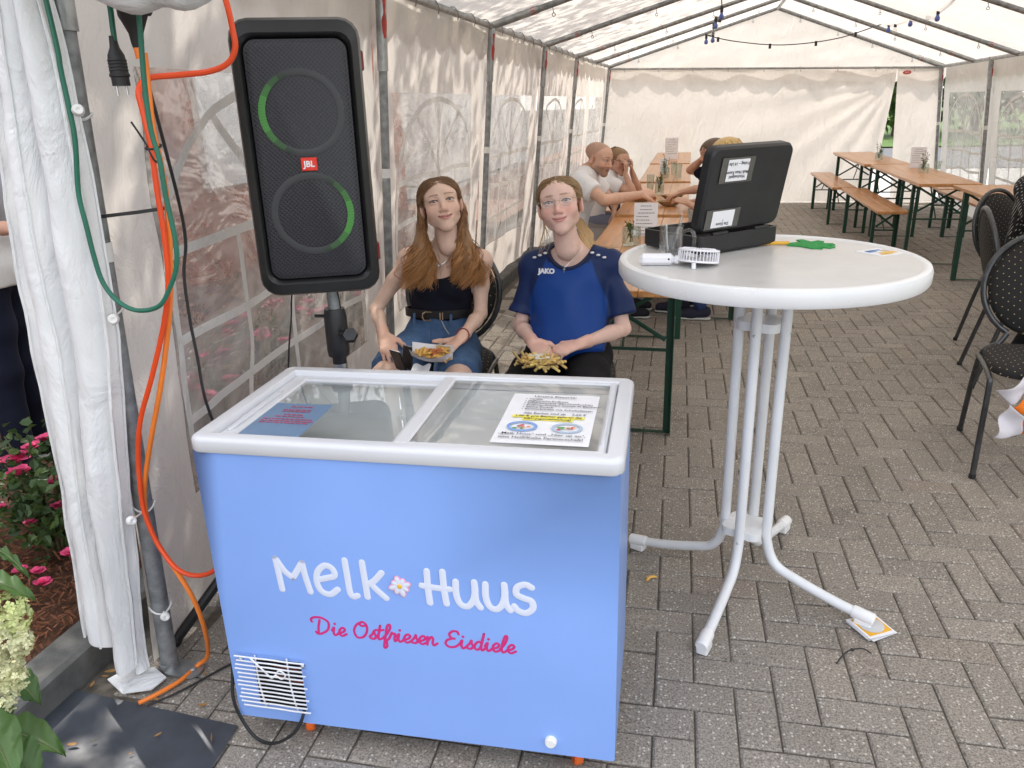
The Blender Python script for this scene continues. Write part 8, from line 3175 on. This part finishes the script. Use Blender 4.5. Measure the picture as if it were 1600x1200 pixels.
# ---------------------------------------------------------------- people further back and at the edges
def simple_person(label, base, J, head, skin, shirt, trousers, hair, sleeve=0.6, g=1.0, hem=-0.04, long_legs=True, head_kw=None, hair_kind='short', shirt_mat=None, shirt_colfn=None, hands=(), neck_r=0.05, shoe=(0.02, 0.02, 0.025), tro_end=1.0, h=0.009):
    t = thing('person', label, 'person', base)
    J = sub(J, base)
    M = head_matrix(Vector(head[0]) - Vector(base), *head[1:])
    S = head_mesh(skin=skin, h=0.0036, neck_len=0.08, **(head_kw or {}))
    xf(S, M)
    B, fw, up, ex = body_blob(J, g=g)
    B.cap(J['neck'], M @ Vector((0, 0.028, -0.08)), neck_r * 0.94, neck_r * 0.88, 0.03)
    v, f = B.mesh(h)
    S.add(smooth_verts(v, f, 2), f, skin)
    for (s, d_, pn, sd, cu) in hands:
        v, f = hand_blob(J['wr' + s], d_, pn, sd, cu, elbow=J['el' + s], s=g * 1.0).mesh(0.0042)
        S.add(smooth_verts(v, f, 1), f, skin)
    S.build('body', SKIN, t)
    B, fw, up, ex = body_blob(J, g=g, inf=0.016, parts='t')
    P = J['pelvis']
    if sleeve > 0:
        for s in ('L', 'R'):
            S_, E_ = J['sh' + s], J['el' + s]
            B.chain([S_, S_.lerp(E_, sleeve * 0.6), S_.lerp(E_, sleeve * 1.05)], [0.056 * g, 0.060 * g, 0.064 * g], 0.03)
    nk_ = J['neck']

    def cut(F, X, Y, Z):
        rr = np.sqrt((X - nk_.x) ** 2 + (Y - nk_.y) ** 2 + ((Z - nk_.z - 0.03) * 0.8) ** 2)
        F = np.maximum(F, 0.070 * g - rr)
        F = np.maximum(F, (P.z + hem) - Z)
        if sleeve > 0:
            for s in ('L', 'R'):
                S_, E_ = J['sh' + s], J['el' + s]
                d = E_ - S_
                L_ = d.length
                d = d / L_
                tt = (X - S_.x) * d.x + (Y - S_.y) * d.y + (Z - S_.z) * d.z
                lat = ((X - nk_.x) * ex.x + (Y - nk_.y) * ex.y + (Z - nk_.z) * ex.z) * (1 if s == 'L' else -1)
                F = np.where(lat > 0.13 * g, np.maximum(F, tt - L_ * sleeve), F)
        else:
            for s in ('L', 'R'):
                q = J['sh' + s]
                F = np.maximum(F, 0.062 - np.sqrt((X - q.x) ** 2 + (Y - q.y) ** 2 + (Z - q.z + 0.01) ** 2))
        return F
    B.post.append(cut)
    cloth_piece('shirt', B, h * 0.85, shirt, shirt_mat or CLOTH, t, wr=0.006, wscale=9, seed=base[0], colfn=shirt_colfn, calm=nk_.z - 0.03)
    B = Blob()
    B.cap(J['hipL'], J['hipR'], 0.105 * g, 0.105 * g, 0.03)
    for s in ('L', 'R'):
        H_, K_, A_ = J['hip' + s], J['kn' + s], J['an' + s]
        if tro_end >= 1:
            B.chain([H_, H_.lerp(K_, 0.5), K_, K_.lerp(A_, 0.5), A_ + (K_ - A_) * 0.05], [0.100 * g, 0.090 * g, 0.072 * g, 0.064 * g, 0.055 * g], 0.03)
        else:
            B.chain([H_, H_.lerp(K_, 0.5), H_.lerp(K_, 0.9)], [0.100 * g, 0.092 * g, 0.08 * g], 0.03)
    cloth_piece('trousers', B, h, trousers, CLOTH, t, wr=0.005, wscale=9, seed=1)
    for s in ('L', 'R'):
        K_, A_ = J['kn' + s], J['an' + s]
        fd = Vector((fw.x, fw.y, 0)).normalized()
        sb = Blob().chain([A_ + Vector((0, 0, -0.03)) - fd * 0.03, A_ + fd * 0.07 + Vector((0, 0, -0.045)), A_ + fd * 0.155 + Vector((0, 0, -0.05))], [0.042, 0.040, 0.032], 0.02)
        zf = A_.z - 0.085
        sb.post.append(lambda F, X, Y, Z, zf=zf: np.maximum(F, zf - Z))
        so = cloth_piece('shoe', sb, 0.008, shoe, CLOTH, t)
        sl = Blob().chain([A_ + Vector((0, 0, -0.078)) - fd * 0.035, A_ + fd * 0.16 + Vector((0, 0, -0.078))], [0.040, 0.034], 0.01, fdir=(0, 0, 1), sq=0.3)
        cloth_piece('sole', sl, 0.008, (0.6, 0.6, 0.58), CLOTH, so)
    if hair_kind != 'none':
        S = hair_cap(hair, 0.010 if hair_kind == 'short' else 0.006, 0.0045, M)
        hr = S.build('hair', HAIR, t)
        rn = random.Random(int(abs(base[0]) * 1000))
        st = []
        for k in range(420):
            for _ in range(30):
                d = Vector((rn.gauss(0, 1), rn.gauss(0.2, 1), rn.uniform(-0.4, 1.2)))
                p = shell(d, 0.006)
                if p.z > hairline(p.y, p.x):
                    break
            c0 = Vector((0, 0.012, 0.032))
            if hair_kind == 'short':
                q1 = p + (p - c0).normalized() * 0.012 + Vector((0, 0.004, -0.012)) + Vector((rn.gauss(0, .004), rn.gauss(0, .004), 0))
                q2 = q1 + Vector(((p.x) * 0.15, (p.y) * 0.1, -0.022)) + Vector((rn.gauss(0, .004), rn.gauss(0, .004), 0))
            else:
                q1 = shell((p - c0).lerp(Vector((0.0, 0.1, -0.02)), 0.5), 0.010)
                q2 = Vector((rn.gauss(0, .012), 0.115, -0.05 - rn.random() * (0.12 if hair_kind == 'tail' else 0.02)))
            v_ = rn.uniform(0.75, 1.35)
            st.append(([M @ q for q in catmull([p, q1, q2], 3)], [q * v_ for q in hair], [q * v_ * 1.15 for q in hair], rn.uniform(0.0018, 0.0032)))
        strand_mesh('hair_strands', st, HAIR, hr)
    return t, J, M


TAN = (0.70, 0.43, 0.31)
WHITE = (0.82, 0.81, 0.82)
MAN, JM, MM = simple_person('bald man in a white T-shirt leaning over the beer table', (-0.90, 5.75, 0),
    {'neck': (-0.790, 5.76, 1.035), 'shR': (-0.830, 5.575, 0.985), 'shL': (-0.800, 5.945, 0.985), 'elR': (-0.635, 5.44, 0.868), 'elL': (-0.66, 6.02, 0.80), 'wrR': (-0.415, 5.80, 0.868), 'wrL': (-0.595, 5.70, 0.800),
     'pelvis': (-0.925, 5.75, 0.575), 'waist': (-0.905, 5.75, 0.72), 'chest': (-0.855, 5.76, 0.88), 'hipR': (-0.89, 5.66, 0.555), 'hipL': (-0.89, 5.84, 0.555), 'knR': (-0.48, 5.62, 0.52), 'knL': (-0.48, 5.86, 0.52), 'anR': (-0.50, 5.62, 0.09), 'anL': (-0.50, 5.86, 0.09)},
    ((-0.715, 5.75, 1.135), 66, 0, 14, 1.06), TAN, WHITE, (0.30, 0.27, 0.25), None, 0.62, 1.12, head_kw=dict(shaved=(0.26, 0.17, 0.13), stubble=0.5, brow=(0.14, 0.08, 0.05), smile=0.0, blush=0.3, jawk=1.08, fat=1.04), hair_kind='none',
    hands=(('R', (0.62, 0.72, 0.05), (-0.4, 0.4, -0.8), -1, 0.75), ('L', (0.05, -0.45, -0.85), (-0.8, 0, 0.2), 1, 0.4)), neck_r=0.06, tro_end=0.8)
wtm = MB().tube([JM['wrL'] + Vector((0.034 * math.cos(a), 0.012 * math.sin(a) + 0.02, 0.032 * math.sin(a))) for a in np.linspace(0, 6.283, 21)], 0.009, 6, False)
wtm.build('wrist_watch', MATS['black_plastic'], MAN)
GL3, JG, MG = simple_person('girl with glasses resting her face on her hands beside the bald man', (-0.86, 6.62, 0),
    {'neck': (-0.735, 6.62, 0.945), 'shR': (-0.745, 6.48, 0.905), 'shL': (-0.735, 6.76, 0.905), 'elR': (-0.520, 6.44, 0.800), 'elL': (-0.50, 6.72, 0.800), 'wrR': (-0.590, 6.47, 0.955), 'wrL': (-0.555, 6.66, 0.960),
     'pelvis': (-0.88, 6.62, 0.57), 'waist': (-0.85, 6.62, 0.70), 'chest': (-0.79, 6.62, 0.82), 'hipR': (-0.85, 6.54, 0.55), 'hipL': (-0.85, 6.70, 0.55), 'knR': (-0.48, 6.54, 0.52), 'knL': (-0.48, 6.72, 0.52), 'anR': (-0.5, 6.54, 0.09), 'anL': (-0.5, 6.72, 0.09)},
    ((-0.660, 6.60, 1.055), 52, 6, 8, 0.98), (0.60, 0.35, 0.25), WHITE, (0.15, 0.16, 0.22), (0.26, 0.15, 0.07), 0.55, 0.88, hair_kind='tail', head_kw=dict(smile=0.002, blush=0.35),
    hands=(('R', (0.05, 0.05, 1), (-1, 0.2, 0), -1, 0.9), ('L', (-0.1, -0.1, 1), (-1, -0.2, 0), 1, 0.9)))
glasses('glasses', MG, GL3, MATS['black_plastic'], 0.022, 0.016, 0.0014)
KD1, JK, MK = simple_person('child in a navy shirt propping up its head behind the open case', (0.17, 6.30, 0),
    {'neck': (0.115, 6.30, 0.985), 'shR': (0.085, 6.43, 0.945), 'shL': (0.085, 6.17, 0.945), 'elR': (-0.085, 6.44, 0.985), 'elL': (0.00, 6.08, 0.880), 'wrR': (0.03, 6.34, 1.10), 'wrL': (-0.145, 6.02, 0.860),
     'pelvis': (0.18, 6.30, 0.57), 'waist': (0.165, 6.30, 0.70), 'chest': (0.13, 6.30, 0.83), 'hipR': (0.15, 6.37, 0.55), 'hipL': (0.15, 6.23, 0.55), 'knR': (-0.15, 6.38, 0.50), 'knL': (-0.12, 6.16, 0.50), 'anR': (-0.08, 6.36, 0.09), 'anL': (0.02, 6.00, 0.09)},
    ((0.075, 6.30, 1.125), -65, 0, 12, 0.96), (0.62, 0.36, 0.25), (0.010, 0.014, 0.035), (0.03, 0.04, 0.08), (0.10, 0.06, 0.035), 0.55, 0.84, head_kw=dict(blush=0.35),
    hands=(('R', (0.5, -0.2, 0.8), (0.6, -0.2, -0.3), 1, 0.5), ('L', (-0.8, -0.3, -0.3), (0, 0, -1), -1, 0.6)), shoe=(0.012, 0.012, 0.014))
stp = MB()
for k in range(3):
    a = JK['anL'] + Vector((-0.050 - 0.022 * k, -0.040 + 0.002 * k, -0.012 - 0.008 * k))
    stp.tube([a, a + Vector((-0.020, -0.002, -0.040))], 0.005, 6)
stp.build('shoe_stripe', MATS['paper_white'], KD1)
KD2, JK2, MK2 = simple_person('blond child in a dark red shirt mostly hidden by the open case', (0.21, 5.72, 0),
    {'neck': (0.165, 5.72, 0.985), 'shR': (0.125, 5.85, 0.93), 'shL': (0.125, 5.59, 0.93), 'elR': (0.06, 5.94, 0.80), 'elL': (0.035, 5.55, 0.775), 'wrR': (-0.10, 5.90, 0.80), 'wrL': (-0.085, 5.68, 0.825),
     'pelvis': (0.21, 5.72, 0.57), 'waist': (0.205, 5.72, 0.70), 'chest': (0.18, 5.72, 0.82), 'hipR': (0.19, 5.79, 0.55), 'hipL': (0.19, 5.65, 0.55), 'knR': (-0.12, 5.80, 0.50), 'knL': (-0.12, 5.62, 0.50), 'anR': (-0.10, 5.80, 0.09), 'anL': (0.05, 5.62, 0.09)},
    ((0.155, 5.76, 1.150), -75, 0, 10, 1.0), (0.64, 0.38, 0.27), (0.16, 0.010, 0.022), (0.03, 0.05, 0.13), (0.58, 0.40, 0.17), 0.5, 0.84, head_kw=dict(blush=0.35),
    hands=(('L', (-0.75, 0.3, 0.2), (0.2, 0.3, -1), -1, 0.7),), shoe=(0.03, 0.03, 0.05))

# person at the left edge, beyond the curtain
LPN, JL, ML = simple_person('standing person in grey top and navy trousers at the left edge behind the curtain', (-2.88, 2.60, 0.02),
    {'neck': (-2.80, 2.60, 1.42), 'shR': (-2.86, 2.76, 1.375), 'shL': (-2.70, 2.47, 1.375), 'elR': (-2.98, 2.82, 1.12), 'elL': (-2.70, 2.40, 1.12), 'wrR': (-2.80, 2.62, 1.05), 'wrL': (-2.52, 2.46, 1.115),
     'pelvis': (-2.86, 2.60, 0.93), 'waist': (-2.84, 2.60, 1.05), 'chest': (-2.81, 2.60, 1.24), 'hipR': (-2.90, 2.67, 0.90), 'hipL': (-2.82, 2.52, 0.90), 'knR': (-2.90, 2.68, 0.50), 'knL': (-2.82, 2.52, 0.50), 'anR': (-2.92, 2.70, 0.11), 'anL': (-2.84, 2.52, 0.11)},
    ((-2.80, 2.58, 1.55), 55, 0, 5, 1.0), (0.60, 0.34, 0.24), (0.44, 0.44, 0.46), (0.010, 0.013, 0.028), (0.12, 0.075, 0.04), 0.0, 0.98, hem=0.10, hair_kind='tail',
    hands=(('L', (0.9, 0.25, 0.0), (-0.2, 0.3, -1), -1, 0.6),))
B = Blob()
B.cap(JL['pelvis'] + Vector((0, 0, -0.06)), JL['pelvis'] + Vector((0, 0, 0.11)), 0.175, 0.150, 0.03)
B.post.append(lambda F, X, Y, Z: np.maximum(F, np.maximum(0.825 + 0.09 * (X + 0.05) - Z, Z - 1.06)))
cloth_piece('white_overshirt', B, 0.009, (0.66, 0.63, 0.60), CLOTH, LPN, wr=0.010, wscale=11)

# person in a dotted dress at the right edge
dotted('dress_dots', (0.012, 0.012, 0.014), (0.55, 0.55, 0.52), 0.017, 0.16, 0.2)
RPN, JR, MR = simple_person('person in a black dress with white dots cut off by the right edge', (1.925, 5.12, 0),
    {'neck': (1.930, 5.11, 1.03), 'shR': (1.800, 5.03, 0.985), 'shL': (2.070, 5.23, 0.985), 'elR': (1.825, 4.88, 0.775), 'elL': (2.185, 5.10, 0.775), 'wrR': (2.005, 4.80, 0.68), 'wrL': (2.145, 4.90, 0.68),
     'pelvis': (1.910, 5.16, 0.575), 'waist': (1.910, 5.15, 0.72), 'chest': (1.920, 5.13, 0.87), 'hipR': (1.855, 5.08, 0.555), 'hipL': (1.995, 5.18, 0.555), 'knR': (2.025, 4.75, 0.52), 'knL': (2.185, 4.86, 0.52), 'anR': (1.785, 4.72, 0.09), 'anL': (2.145, 4.70, 0.09)},
    ((1.955, 5.07, 1.165), 30, 0, 6, 1.0), (0.56, 0.32, 0.22), (1, 1, 1), (0.010, 0.010, 0.012), (0.24, 0.13, 0.06), 0.75, 1.05, hair_kind='tail', shirt_mat=MATS['dress_dots'],
    hands=(('R', (0.7, -0.6, -0.2), (0, 0, -1), 1, 0.5),), shoe=(0.012, 0.02, 0.07))
